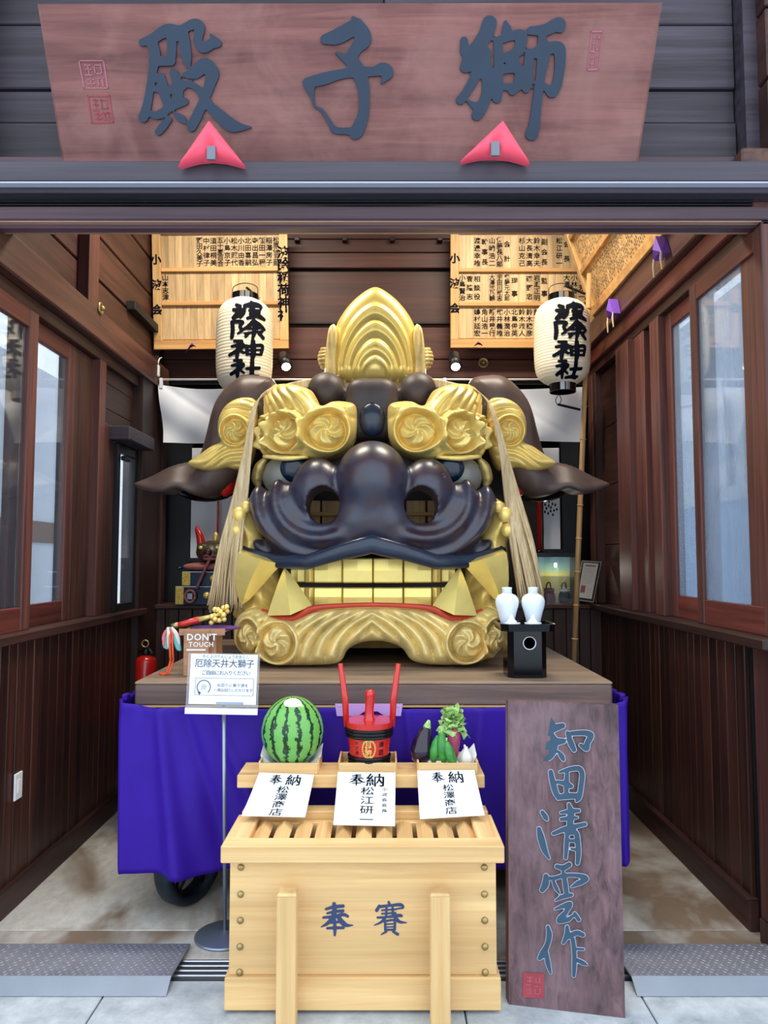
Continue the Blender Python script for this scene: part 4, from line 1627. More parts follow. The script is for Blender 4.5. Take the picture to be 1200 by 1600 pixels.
def brush(name, strokes, org, sc, Yr, to3w, thick, mat, parent, step, edge=None, lift=0.003):
    """brush letter: strokes in zoomed photo pixels, org+sc bring them to photo pixels"""
    f_ = strokes_sdf(strokes)
    allp = np.array([q_ for s_ in strokes for q_ in s_])
    b_ = (allp[:, 0].min() - 70, allp[:, 0].max() + 70, allp[:, 1].min() - 70, allp[:, 1].max() + 70)
    t3 = lambda U, V, H_: to3w(org[0] + U * sc, org[1] + V * sc, H_)
    o_ = relief(name, f_, lambda U, V, D: lift + 0 * U, b_, step, t3, thick, mat, parent, smooth=False)
    if edge:
        relief('letter_rim', lambda U, V: f_(U, V) - edge[0], lambda U, V, D: lift * 0.4 + 0 * U, b_, step, t3, thick, edge[1], parent, smooth=False)
    return o_


def photo_plane(pl0, pl1, pl2):
    """to3 for letters on the plane through three world points, entered by photo pixel"""
    a, b, c = Vector(pl0), Vector(pl1), Vector(pl2)
    n_ = (b - a).cross(c - a).normalized()
    if n_.y > 0:
        n_ = -n_

    def f_(px, py, H_):
        px, py = np.asarray(px, float), np.asarray(py, float)
        u_ = (px - 600) / FPX
        v_ = (800 - py) / FPX
        dx, dy, dz = u_, _c - v_ * _s, _s + v_ * _c
        den = dx * n_.x + dy * n_.y + dz * n_.z
        t_ = ((a - Vector((0, 0, EYE))).dot(n_)) / den
        return dx * t_ + n_.x * H_, dy * t_ + n_.y * H_, EYE + dz * t_ + n_.z * H_
    return f_


HO = [[(240, 130, 22), (245, 200, 26), (225, 290, 26), (160, 360, 20), (90, 400, 6)], [(145, 190, 14), (240, 165, 20), (345, 155, 20)], [(160, 240, 12), (250, 220, 18), (345, 210, 17)],
      [(115, 290, 14), (250, 275, 18), (350, 255, 20), (400, 275, 16)], [(280, 270, 20), (340, 350, 30), (390, 380, 20), (460, 380, 5)], [(205, 350, 13), (300, 340, 14)],
      [(160, 415, 14), (260, 410, 17), (350, 410, 15)], [(245, 310, 16), (250, 420, 20), (248, 495, 14)]]
SAI = [[(880, 108, 14), (890, 140, 18)], [(770, 155, 18), (740, 205, 20)], [(770, 162, 18), (900, 148, 16), (1020, 140, 20), (1050, 175, 10), (990, 185, 10)], [(800, 205, 10), (970, 192, 11)],
       [(800, 245, 10), (960, 235, 11)], [(750, 290, 13), (880, 282, 14), (1000, 265, 20), (1030, 270, 16)], [(855, 150, 13), (850, 280, 14)], [(925, 150, 13), (930, 270, 14)],
       [(830, 310, 18), (780, 350, 13), (710, 380, 5)], [(960, 300, 22), (1010, 340, 18), (1090, 350, 5)], [(838, 325, 13), (840, 430, 15)], [(845, 330, 13), (945, 325, 13), (950, 430, 16)],
       [(850, 368, 8), (930, 363, 8)], [(850, 402, 7), (930, 398, 7)], [(840, 435, 12), (950, 430, 12)], [(850, 455, 14), (790, 490, 5)], [(930, 455, 12), (985, 485, 18)]]
bp = photo_plane((0, 2.7215, 0.2), (0.3, 2.7215, 0.2), (0, 2.7215, 0.4))
brush('lettering', HO, (490, 1395), 0.13333, 0, bp, 0.0005, 'box_ink', ob, 6, lift=0.0012)
brush('lettering', SAI, (490, 1395), 0.13333, 0, bp, 0.0005, 'box_ink', ob, 6, lift=0.0012)

# ================================================================== SHELF WITH OFFERINGS
ZS = at(600, 1209, 3.100).z
sh = thing('offering_shelf', (-0.07, 3.180, 0), 'pale plank shelf standing behind the offertory box', 'shelf')
SX0, SX1 = at(371, 1225, 3.090).x, at(757, 1225, 3.090).x
box('shelf_board', (SX0, 3.080, ZS - 0.052), (SX1, 3.275, ZS), 'wood_hinoki', sh, 0.003)
for x in (SX0 + 0.10, SX1 - 0.13):
    box('support', (x, 3.130, 0.0), (x + 0.035, 3.250, ZS - 0.053), 'wood_hinoki_z', sh, 0.003)
box('stretcher', (SX0 + 0.136, 3.170, 0.30), (SX1 - 0.131, 3.200, 0.36), 'wood_hinoki', sh, 0.003)


def tray(pxc, w_, label):
    x = at(pxc, 1190, 3.180).x
    t_ = thing('offering_tray', (x, 3.180, ZS), label, 'tray', 'offering trays on the shelf')
    z0 = ZS + 0.001
    box('tray_floor', (x - w_ / 2, 3.092, z0), (x + w_ / 2, 3.266, z0 + 0.008), 'wood_hinoki', t_, 0.001)
    for a, b in (((x - w_ / 2, 3.090, z0), (x + w_ / 2, 3.098, z0 + 0.045)), ((x - w_ / 2, 3.262, z0), (x + w_ / 2, 3.270, z0 + 0.045)),
                 ((x - w_ / 2 - 0.004, 3.099, z0), (x - w_ / 2 + 0.004, 3.261, z0 + 0.05)), ((x + w_ / 2 - 0.004, 3.099, z0), (x + w_ / 2 + 0.004, 3.261, z0 + 0.05))):
        box('tray_side', a, b, 'wood_hinoki', t_, 0.001)
    return x, z0 + 0.008


xm, zm_ = tray(455, 0.24, 'shallow wooden tray under the watermelon')
xc, zc_ = tray(575, 0.235, 'shallow wooden tray under the red and black cask')
xv, zv_ = tray(697, 0.245, 'shallow wooden tray under the vegetables')


def liner(x, z, label):
    l_ = thing('paper_liner', (x, 3.180, z), label, 'paper', 'white paper liners in the trays')
    n_ = 10
    V, F = [], []
    for j in range(n_ + 1):
        for i in range(n_ + 1):
            a, b = -1 + 2 * i / n_, -1 + 2 * j / n_
            r_ = max(abs(a), abs(b))
            up = (0.075 * max(0, abs(a) - 0.6) / 0.4 * (0.7 + 0.3 * b)) * (1 if b > -0.3 else 0.25)
            V.append((x + a * 0.108 * (1 + 0.45 * max(0, abs(a) - 0.6) * (b > -0.3)), 3.180 + b * 0.076, z + 0.002 + up))
    for j in range(n_):
        for i in range(n_):
            k = j * (n_ + 1) + i
            F.append([k, k + 1, k + n_ + 2, k + n_ + 1])
    o_ = mk('sheet', V, F, 'paper', l_)
    m_ = o_.modifiers.new('thickness', 'SOLIDIFY')
    m_.thickness = 0.0012


liner(xm, zm_, 'white paper folded up round the watermelon')
liner(xv, zv_, 'white paper folded up round the vegetables')

# ---- watermelon
def melon_mat():
    m, nt, b = _nt('melon_skin')
    tc = _n(nt, 'ShaderNodeTexCoord')
    sp = _n(nt, 'ShaderNodeSeparateXYZ')
    nt.links.new(tc.outputs['Object'], sp.inputs[0])
    at2 = _n(nt, 'ShaderNodeMath', operation='ARCTAN2')
    nt.links.new(sp.outputs[1], at2.inputs[0])
    nt.links.new(sp.outputs[0], at2.inputs[1])
    nz = _noise(nt, tc.outputs['Object'], 34.0, 3, 0.65, 0.4)
    nz2 = _noise(nt, tc.outputs['Object'], 90.0, 3, 0.6, 0.2)
    def mth(op, a, b2):
        n_ = _n(nt, 'ShaderNodeMath', operation=op)
        for s_, v_ in zip(n_.inputs, (a, b2)):
            if hasattr(v_, 'links'):
                nt.links.new(v_, s_)
            else:
                s_.default_value = v_
        return n_.outputs[0]
    w_ = mth('ADD', mth('MULTIPLY', at2.outputs[0], 14.0), mth('MULTIPLY', mth('SUBTRACT', nz, 0.5), 7.0))
    s_ = mth('SINE', w_, 0.0)
    s2 = mth('ADD', mth('MULTIPLY', s_, 0.5), mth('MULTIPLY', nz2, 0.25))
    col = _ramp(nt, s2, [(0.30, srgb(108, 176, 84)), (0.40, srgb(82, 152, 70)), (0.44, srgb(20, 58, 34)), (0.7, srgb(12, 44, 28))])
    nt.links.new(col, b.inputs['Base Color'])
    b.inputs['Roughness'].default_value = 0.25


melon_mat()
cm = at(457, 1155, 3.180)
R_ = 0.131
prof = [(max(1e-4, R_ * math.sin(math.pi * i / 26)), -R_ * 1.10 * math.cos(math.pi * i / 26)) for i in range(27)]
V, F = lathe(prof, 48)
rm = Matrix.Rotation(0.10, 3, 'X') @ Matrix.Rotation(0.05, 3, 'Y')
V = [rm @ Vector(p_) for p_ in V]
zlow = min(p_.z for p_ in V)
zc0 = zm_ + 0.004 - zlow
wm = thing('watermelon', (cm.x, 3.180, zm_), 'round striped green watermelon with a white sticker on top', 'watermelon')
mk('rind', [(p_.x + cm.x, p_.y + 3.180, p_.z + zc0) for p_ in V], F, 'melon_skin', wm, True, origin=(cm.x, 3.180, zc0))
V, F = [], []
for j in range(5):
    for i in range(18):
        r_ = 0.038 * (j / 4)
        t_ = 2 * math.pi * i / 18
        p_ = Vector((r_ * math.cos(t_), -0.045 + 0.7 * r_ * math.sin(t_), 0))
        zz = 1.10 * math.sqrt(max(0, R_ ** 2 - p_.x ** 2 - p_.y ** 2)) + 0.0012
        q_ = rm @ Vector((p_.x, p_.y, zz))
        V.append((q_.x + cm.x, q_.y + 3.180, q_.z + zc0))
for j in range(4):
    for i in range(18):
        a, b = j * 18 + i, j * 18 + (i + 1) % 18
        F.append([a, b, b + 18, a + 18])
mk('sticker', V, F, 'paper', wm)

# ---- horned cask
ck = thing('horned_sake_cask', (xc, 3.180, zc_), 'red and black lacquered sake cask with two tall red horns', 'cask')
kx, ky = at(577, 1150, 3.180).x, 3.180
zb, zt = zc_ + 0.001, at(577, 1127, 3.2).z
hh = zt - zb
def ring(z0, z1, r0, r1, mat, nm, out=0.0, coils=0):
    prof = [(r0 + out, zb + z0), (r1 + out, zb + z1)]
    if coils:
        prof = []
        for i in range(coils):
            for t_ in range(5):
                a = math.pi * t_ / 4
                f_ = (i + t_ / 4.0) / coils
                prof.append((r0 + (r1 - r0) * f_ + out * math.sin(a), zb + z0 + (z1 - z0) * f_))
    prof = [(1e-4, prof[0][1])] + prof + [(1e-4, prof[-1][1])]
    V, F = lathe(prof, 36, (kx, ky, 0))
    return mk(nm, V, F, mat, ck, bool(coils))


ring(0.0, hh, 0.078, 0.098, 'red_paint', 'barrel')
ring(0.0, hh * 0.30, 0.082, 0.088, 'lacquer_black', 'lower_hoop', 0.006, 4)
ring(hh * 0.70, hh * 0.93, 0.096, 0.100, 'lacquer_black', 'upper_hoop', 0.006, 3)
ring(hh * 0.93, hh * 1.06, 0.102, 0.104, 'red_paint', 'lid')
V, F = tube(spl([(kx, ky, zt), (kx, ky, zt + 0.05), (kx + 0.003, ky, zt + 0.11), (kx - 0.004, ky - 0.004, zt + 0.135)], 5), [0.030, 0.020, 0.019, 0.021, 0.023, 0.012], 14)
mk('stopper', V, F, 'red_paint', ck, True)
for mir in (-1, 1):
    V, F = tube([(kx + mir * 0.097, ky, zt - 0.02), (kx + mir * 0.103, ky, zt + 0.10), (kx + mir * 0.124, ky, at(532, 1037, 3.180).z)], [0.008, 0.010, 0.007], 10, 1.5)
    mk('horn', V, F, 'red_paint', ck, True)
plain('gilt_print', srgb(226, 186, 104), 0.4, 0.3, 0.1)
rr = lambda z: 0.078 + 0.020 * (z - zb) / hh
ik = Ink(lambda x, y: (kx + (rr(zb + y) + 0.003) * math.sin(x / 0.09), ky - (rr(zb + y) + 0.003) * math.cos(x / 0.09), zb + y))
ik.col('月桂冠', -0.002, hh * 0.66, hh * 0.34, 0.030, 0.02)
for k in range(26):
    t_ = 2 * math.pi * k / 26
    x_, y_ = 0.026 * math.cos(t_), hh * 0.5 + 0.038 * math.sin(t_)
    ik.quad(x_ - 0.0035, y_ - 0.0035, x_ + 0.0035, y_ + 0.0035)
ik.build('gilt_mark', 'gilt_print', ck)
ik = Ink(lambda x, y: (kx + (rr(zb + y) + 0.003) * math.sin(x / 0.09), ky - (rr(zb + y) + 0.003) * math.cos(x / 0.09), zb + y))
ik.col('清酒', 0.054, hh * 0.68, hh * 0.32, 0.026, 0.01)
ik.col('かざ樽', -0.054, hh * 0.68, hh * 0.34, 0.018)
ik.build('black_print', 'ink', ck)

# ---- vegetables
plain('eggplant', srgb(34, 20, 44), 0.15, 0.0, 0.2, spec=0.6)
plain('veg_green', srgb(66, 150, 62), 0.3, 0.0, 0.4, 20.0, col2=srgb(36, 112, 44))
plain('leaf_pale', srgb(196, 222, 150), 0.55, 0.0, 0.3, 45.0, col2=srgb(112, 172, 74))
plain('sweet_potato', srgb(176, 74, 104), 0.55, 0.0, 0.25, 20.0)
plain('garlic', srgb(232, 230, 222), 0.5, 0.0, 0.12, 20.0)
zv = zv_ + 0.006
x = at(661, 1170, 3.170).x
eg = thing('eggplant', (x, 3.170, zv), 'glossy dark purple eggplant standing beside the green peppers', 'eggplant')
V, F = tube(spl([(x - 0.006, 3.165, zv), (x - 0.008, 3.165, zv + 0.06), (x + 0.004, 3.175, zv + 0.12), (x + 0.016, 3.180, zv + 0.155)], 6), [0.012, 0.040, 0.047, 0.043, 0.034, 0.027, 0.018], 18)
mk('skin', V, F, 'eggplant', eg, True)
V, F = tube([(x + 0.014, 3.180, zv + 0.142), (x + 0.020, 3.180, zv + 0.165), (x + 0.026, 3.175, zv + 0.185)], [0.022, 0.014, 0.006], 8)
mk('calyx', V, F, 'leaf_pale', eg, True)
peps = []
for k, (p0, p1, lab) in enumerate((((677, 1198), (686, 1150), 'long green pepper next to the eggplant'),
                                   ((695, 1198), (690, 1145), 'long green pepper in the middle of the three peppers'),
                                   ((712, 1196), (697, 1160), 'long green pepper slanting beside the garlic'))):
    yv = 3.145 - 0.012 * k
    a, b = at(p0[0], p0[1], yv), at(p1[0], p1[1], yv)
    a.z = zv + 0.012
    pp = thing('green_pepper', (a.x, yv, zv), lab, 'pepper', 'green peppers on the vegetable tray')
    mid = (a + b) / 2 + Vector((-0.006, -0.01, 0))
    V, F = tube(spl([a, mid, b], 8), [0.006, 0.019, 0.022, 0.021, 0.012], 12)
    mk('flesh', V, F, 'veg_green', pp, True)
    V, F = tube([b, b + Vector((0.003, 0.004, 0.018))], [0.005, 0.004], 7)
    mk('stalk', V, F, 'leaf_pale', pp, True)
a = at(709, 1158, 3.200)
sp_ = thing('sweet_potato', (a.x, 3.200, zv), 'pinkish purple sweet potato behind the green peppers', 'sweet potato')
V, F = tube(spl([(a.x - 0.004, 3.200, zv), (a.x - 0.006, 3.200, zv + 0.06), (a.x + 0.002, 3.200, zv + 0.12), (a.x + 0.006, 3.200, zv + 0.155)], 6), [0.008, 0.026, 0.030, 0.027, 0.010], 14)
mk('skin', V, F, 'sweet_potato', sp_, True)
V, F = tube([(a.x + 0.006, 3.200, zv + 0.15), (a.x + 0.008, 3.200, zv + 0.165)], [0.008, 0.003], 8)
mk('tip', V, F, 'sweet_potato', sp_, True)
a = at(728, 1180, 3.170)
ga = thing('garlic_bulb', (a.x, 3.170, zv), 'white garlic bulb at the right end of the vegetables', 'garlic')
GP = [(0.002, 0.0), (0.020, 0.002), (0.032, 0.014), (0.035, 0.028), (0.030, 0.044), (0.018, 0.058), (0.009, 0.070), (0.006, 0.078)]
V, F = lathe(GP, 36, (0, 0, 0))
V = [(a.x + x * (1 + 0.07 * math.cos(6 * math.atan2(y, x))), 3.170 + y * (1 + 0.07 * math.cos(6 * math.atan2(y, x))), zv + z) for x, y, z in V]
mk('bulb', V, F, 'garlic', ga, True)
V, F = tube([(a.x, 3.170, zv + 0.06), (a.x - 0.006, 3.172, zv + 0.085)], [0.007, 0.004], 8)
mk('neck', V, F, 'garlic', ga, True)
a = at(707, 1125, 3.210)
le = thing('lettuce', (a.x, 3.215, zv), 'frilly pale green lettuce rising at the back of the vegetables', 'lettuce')
V, F = tube([(a.x - 0.004, 3.230, zv), (a.x - 0.002, 3.225, zv + 0.10), (a.x, 3.220, zv + 0.17)], [0.02, 0.014, 0.018], 9)
mk('stem', V, F, 'leaf_pale', le, True)
zb_ = at(707, 1141, 3.210).z
for k in range(22):
    t_ = 2.39996 * k
    lev = k / 22
    base = Vector((a.x, 3.215, zb_ - 0.03 + 0.085 * lev))
    ln, wd_ = 0.076 * (1.1 - 0.45 * lev), 0.050
    d_ = Vector((math.cos(t_), math.sin(t_) * 0.7, 0))
    sd = Vector((-math.sin(t_), math.cos(t_), 0))
    V, F = [], []
    for i in range(6):
        s_ = i / 5
        for j in range(5):
            q_ = (j - 2) / 2
            fr = 0.010 * math.sin(7 * q_ + 5 * s_ + k) * s_
            wv = wd_ * math.sin(math.pi * (0.18 + 0.72 * s_))
            p_ = base + d_ * (ln * s_ * (0.75 + 0.2 * math.cos(3 * q_))) + sd * (q_ * wv) + Vector((0, 0, 0.055 * s_ ** 0.6 - 0.055 * s_ ** 3 * (1 - lev) + fr))
            V.append(p_)
    for i in range(5):
        for j in range(4):
            b_ = i * 5 + j
            F.append([b_, b_ + 1, b_ + 6, b_ + 5])
    mk('leaf', V, F, 'leaf_pale', le, True)

# ---- offering papers
def stroke_glyph(strokes, cx_, cy_, sc_):
    V, F = [], []
    for s_ in strokes:
        q_ = spl(s_, 5) if len(s_) > 2 else np.asarray(s_, float)
        T = np.gradient(q_[:, :2], axis=0)
        T /= np.linalg.norm(T, axis=1)[:, None] + 1e-9
        n0 = len(V)
        for p_, t_ in zip(q_, T):
            for sg_ in (-1, 1):
                V.append(((p_[0] - sg_ * t_[1] * p_[2] * 0.8 - cx_) / sc_ + 0.5, (cy_ - p_[1] - sg_ * t_[0] * p_[2] * 0.8) / sc_ + 0.38))
        F += [[n0 + 2 * k, n0 + 2 * k + 1, n0 + 2 * k + 3, n0 + 2 * k + 2] for k in range(len(q_) - 1)]
    return np.array(V), F, 1.0


_gly[('奉', 0.012)] = stroke_glyph(HO, 272, 310, 430.0)
def offering_sheet(c4, cols, label, ytop, ybot, bend):
    """c4: photo pixels of TL, TR, BR, BL"""
    tl, tr_, br_, bl_ = [at(*p_, yv) for p_, yv in zip(c4, (ytop, ytop, ybot, ybot))]
    th = thing('offering_sheet', tuple((bl_ + br_) / 2), label, 'paper', 'handwritten offering sheets on the box')

    def surf(a, b, h=0.0):
        top, bot = tl.lerp(tr_, a), bl_.lerp(br_, a)
        p_ = top.lerp(bot, b)
        p_ = p_ + Vector((0, -1, 0.35)).normalized() * (bend * math.sin(math.pi * b) * -0.4 + bend * b * b + 0.004 * math.sin(6 * a) * b + h)
        return p_
    n_ = 12
    V = [surf(i / n_, j / n_) for j in range(n_ + 1) for i in range(n_ + 1)]
    F = [[j * (n_ + 1) + i, (j + 1) * (n_ + 1) + i, (j + 1) * (n_ + 1) + i + 1, j * (n_ + 1) + i + 1] for j in range(n_) for i in range(n_)]
    o_ = mk('sheet', V, F, 'paper', th, True)
    W_, H_ = (tr_ - tl).length, (bl_ - tl).length
    ik = Ink(lambda x, y: surf(x / W_, 1 - y / H_, 0.0015))
    ik.ch('奉', W_ * 0.35, H_ * 0.845, H_ * 0.27, 0.012, 1.12)
    ik.ch('納', W_ * 0.66, H_ * 0.845, H_ * 0.27, 0.012, 1.12)
    for s_, fx, y0, y1, sz in cols:
        ik.col(s_, W_ * fx, H_ * y0, H_ * y1, sz, 0.006, 1.35)
    ik.build('handwriting', 'ink', th)


offering_sheet([(405, 1207), (491, 1210), (477, 1277), (378, 1275)], [('松澤商店', 0.52, 0.70, 0.02, 0.036)], 'left offering sheet with brush writing, below the watermelon', 3.080, 2.91, 0.010)
offering_sheet([(528, 1206), (618, 1207), (617, 1291), (521, 1289)], [('松江研一', 0.53, 0.72, 0.02, 0.042), ('小波会会長', 0.82, 0.72, 0.22, 0.018)],
               'middle offering sheet with brush writing, below the cask', 3.080, 2.85, 0.010)
offering_sheet([(652, 1204), (741, 1203), (757, 1274), (656, 1280)], [('松澤商店', 0.50, 0.70, 0.06, 0.034)], 'right offering sheet with brush writing, below the vegetables', 3.080, 2.91, 0.010)

# ================================================================== GREAT NAME BOARD OVER THE ENTRANCE
S_BL, S_BR, S_TR, S_TL = at(97, 256, 3.05), at(998, 254, 3.05), at(1036, 3, 2.83), at(57, 5, 2.83)
sg = thing('name_plaque', tuple((S_BL + S_BR) / 2), 'huge dark red wooden plaque with three blue carved characters above the entrance', 'sign')
nrm = (S_BR - S_BL).cross(S_TL - S_BL).normalized()
if nrm.y > 0:
    nrm = -nrm
bk = [p_ - nrm * 0.06 for p_ in (S_BL, S_BR, S_TR, S_TL)]
fr = [S_BL, S_BR, S_TR, S_TL]
ins = [p_ + (sum(fr, Vector()) / 4 - p_).normalized() * 0.012 for p_ in fr]
V = [p_ + nrm * 0.0 for p_ in ins] + [p_ - nrm * 0.010 for p_ in fr] + bk
F = [[0, 1, 2, 3]] + [[i + 4, (i + 1) % 4 + 4, (i + 1) % 4, i] for i in range(4)] + [[i + 8, (i + 1) % 4 + 8, (i + 1) % 4 + 4, i + 4] for i in range(4)] + [[11, 10, 9, 8]]
mk('board', V, F, 'wood_sign', sg)
spn = photo_plane(S_BL, S_BR, S_TL)
DEN = [[(130, 312, 32), (230, 272, 44), (340, 205, 50), (450, 205, 38), (565, 155, 44), (612, 180, 46), (608, 240, 40), (600, 300, 36), (645, 358, 44), (715, 325, 44), (768, 320, 34)], [(708, 245, 8), (740, 300, 40)],
       [(215, 330, 46), (235, 420, 44), (215, 560, 36), (190, 720, 34), (165, 860, 38), (135, 950, 42)], [(375, 250, 42), (378, 380, 38), (372, 470, 36)], [(225, 470, 44), (370, 470, 40)],
       [(478, 250, 44), (490, 350, 48), (505, 440, 40), (515, 505, 22)], [(390, 255, 40), (478, 255, 40)], [(285, 605, 36), (310, 720, 44), (335, 820, 38)],
       [(395, 570, 36), (420, 650, 42), (430, 750, 46), (430, 830, 42)], [(240, 705, 26), (330, 720, 36), (470, 690, 32)], [(485, 815, 34), (380, 855, 36), (260, 930, 36), (195, 915, 22)],
       [(430, 655, 28), (560, 680, 28), (640, 750, 34)], [(350, 968, 28), (300, 1030, 34), (265, 1072, 30)], [(400, 915, 10), (455, 955, 32), (485, 985, 16)],
       [(480, 590, 18), (580, 570, 52), (655, 498, 56), (722, 570, 56), (702, 660, 48), (680, 740, 38), (640, 830, 40), (580, 960, 44), (545, 1030, 40)],
       [(640, 760, 38), (700, 850, 40), (790, 940, 52), (880, 1015, 56), (960, 1032, 34), (1045, 1033, 8)]]
SHI = [[(318, 285, 42), (420, 262, 66), (540, 195, 64), (590, 155, 50)], [(558, 108, 18), (600, 180, 58), (640, 280, 72), (585, 360, 52), (545, 450, 52), (600, 560, 62), (640, 680, 52), (650, 800, 44), (640, 930, 46), (592, 1060, 56), (568, 1098, 38)],
       [(590, 1070, 42), (500, 1065, 30), (400, 1055, 28), (350, 980, 18), (290, 890, 14), (228, 850, 10), (205, 760, 18), (185, 680, 46)], [(170, 655, 44), (300, 622, 52), (450, 582, 42), (600, 560, 46), (720, 560, 40), (812, 540, 56), (850, 575, 46), (798, 655, 10)],
       [(415, 400, 10), (480, 440, 32), (545, 490, 42)]]
JISHI = [[(352, 145, 62), (322, 240, 62), (250, 350, 58), (190, 430, 56), (148, 522, 48)], [(135, 295, 32), (150, 400, 42), (250, 400, 74), (312, 420, 62)], [(300, 400, 60), (322, 520, 50), (330, 650, 42), (320, 780, 46), (272, 880, 52), (245, 930, 46)],
         [(275, 870, 46), (210, 842, 26), (165, 805, 8)], [(260, 520, 46), (212, 640, 42), (150, 740, 36), (105, 802, 38)], [(420, 300, 36), (430, 450, 40), (425, 600, 42), (420, 720, 44), (415, 790, 38)],
         [(488, 138, 14), (500, 210, 40), (500, 270, 36)], [(440, 290, 36), (540, 260, 36), (612, 250, 50), (622, 310, 50), (575, 400, 44), (440, 445, 20)], [(450, 450, 26), (580, 470, 32)],
         [(430, 545, 40), (560, 532, 40), (612, 572, 46), (592, 670, 42), (545, 725, 36)], [(440, 690, 26), (560, 690, 36)], [(690, 400, 36), (682, 520, 42), (672, 650, 46), (662, 712, 30)],
         [(705, 212, 36), (830, 205, 50), (940, 150, 52), (950, 190, 40)], [(800, 290, 40), (812, 400, 54), (792, 550, 42), (770, 700, 38), (752, 850, 40), (735, 1000, 46), (712, 1090, 56)],
         [(690, 420, 36), (800, 380, 50), (930, 352, 50), (952, 430, 48), (945, 560, 42), (920, 680, 42), (880, 742, 40), (828, 680, 20)]]
for st_, org in ((DEN, (200, 10)), (SHI, (450, 10)), (JISHI, (700, 10))):
    brush('carved_character', st_, org, 220 / 1200.0, 0, spn, 0.004, 'teal_paint', sg, 11, lift=0.010)


def seal(name, quad, mat, marks):
    """incised seal: frame lines and a few strokes"""
    q_ = [np.array(p_, float) for p_ in quad]

    def to(px, py):
        a, b, c = spn(px, py, 0.0025)
        return (float(a), float(b), float(c))

    def uv(a, b):
        return (q_[0] * (1 - a) + q_[1] * a) * (1 - b) + (q_[3] * (1 - a) + q_[2] * a) * b
    ik = Ink(lambda x, y: to(*uv(x, y)))
    for x0, y0, x1, y1 in [(0, 0, 1, 0.05), (0, 0.95, 1, 1), (0, 0, 0.06, 1), (0.94, 0, 1, 1)] + marks:
        ik.quad(x0, y0, x1, y1)
    return ik.build(name, mat, sg)


sm = [(0.2, 0.15, 0.45, 0.2), (0.2, 0.3, 0.45, 0.35), (0.3, 0.15, 0.36, 0.5), (0.15, 0.5, 0.45, 0.55), (0.55, 0.15, 0.85, 0.2), (0.55, 0.15, 0.6, 0.5), (0.8, 0.2, 0.85, 0.5), (0.55, 0.45, 0.85, 0.5),
      (0.2, 0.65, 0.5, 0.7), (0.2, 0.8, 0.5, 0.85), (0.32, 0.6, 0.38, 0.9), (0.60, 0.6, 0.66, 0.9), (0.76, 0.6, 0.84, 0.92), (0.55, 0.62, 0.9, 0.66)]
seal('incised_seal', [(122, 94), (163, 94), (170, 139), (131, 139)], 'seal_pink', sm)
seal('red_seal', [(136, 149), (172, 149), (178, 192), (143, 193)], 'seal_red', sm)
seal('incised_seal', [(924, 48), (942, 48), (935, 110), (917, 111)], 'seal_pink', sm)

# ---- red triangular cushions wedged under it
plain('clip_grey', srgb(112, 116, 128), 0.45, 0.2)


def wedge(name, tri, Yc, mat, label, group, bracket=True, dep=0.045):
    c_ = at(*np.mean(np.array(tri), 0), Yc)
    th = thing(name, (c_.x, Yc, at(tri[1][0], tri[1][1], Yc).z), label, 'cushion', group)
    a, l_, r_ = [np.array(p_, float) for p_ in tri]
    mid = (l_ + r_) / 2
    pol = spl([a, a * 0.5 + r_ * 0.5 + (r_ - a) * 0.0, r_, mid * 0.6 + r_ * 0.4 + np.array([0, -8.0]), mid + np.array([0, -10.0]), mid * 0.6 + l_ * 0.4 + np.array([0, -8.0]), l_, a * 0.5 + l_ * 0.5], 1, True)
    sz = np.linalg.norm(r_ - l_)
    b_ = (min(a[0], l_[0]) - 4, max(a[0], r_[0]) + 4, a[1] - 4, max(l_[1], r_[1]) + 4)
    cx_, cy_ = mid[0], mid[1] - 19 * sz / 104

    def hgt(U, V, D):
        e = np.clip(-D / (0.16 * sz), 0, 1)
        dent = np.exp(-(((U - cx_) / (0.07 * sz)) ** 2 + ((V - cy_ + 6) / (0.12 * sz)) ** 2))
        return dep * np.sqrt(1 - (1 - e) ** 2) - 0.6 * dep * dent
    relief('padding', poly_sdf(pol), hgt, b_, max(0.6, sz / 60), front(Yc), 0.02, mat, th, back=True)
    if bracket:
        p0, p1 = at(cx_ - 6.5 * sz / 104, mid[1] - 29 * sz / 104, Yc - dep * 0.6), at(cx_ + 6.5 * sz / 104, mid[1] - 8 * sz / 104, Yc - dep * 0.6)
        box('clip', (p0.x, Yc - dep - 0.002, p1.z), (p1.x, Yc - dep + 0.012, p0.z), 'clip_grey', th, 0.002)
    return th


wedge('wedge_cushion', [(328, 190), (279, 261), (384, 261)], 2.885, 'red_cloth', 'red triangular cushion under the left carved character of the plaque', 'red wedge cushions under the plaque')
wedge('wedge_cushion', [(785, 190), (718, 254), (828, 257)], 2.885, 'red_cloth', 'red triangular cushion under the right carved character of the plaque', 'red wedge cushions under the plaque')

# ================================================================== LEANING CARVED PLANK
P_BL, P_BR, P_TR, P_TL = at(795, 1569, 2.765), at(977, 1592, 2.685), at(966, 1102, 2.99), at(794, 1095, 3.03)
P_BL.z = P_BR.z = 0.0
lp = thing('carved_plank', tuple((P_BL + P_BR) / 2), 'tall dark plank with blue carved characters leaning right of the offertory box', 'sign')
nrm = (P_BR - P_BL).cross(P_TL - P_BL).normalized()
if nrm.y > 0:
    nrm = -nrm
fr = [P_BL, P_BR, P_TR, P_TL]
back_ = [p_ + Vector((-0.004, 0.042, 0.0)) for p_ in fr]
V = fr + back_
F = [[0, 1, 2, 3], [7, 6, 5, 4], [4, 5, 1, 0], [5, 6, 2, 1], [6, 7, 3, 2], [7, 4, 0, 3]]
mk('board', V, F, 'wood_plank', lp)
pc = (P_TL + P_TR) / 2
V, F = tube([(pc.x, pc.y + 0.05, pc.z - 0.22), (pc.x, 3.26, 0.012)], 0.012, 8)
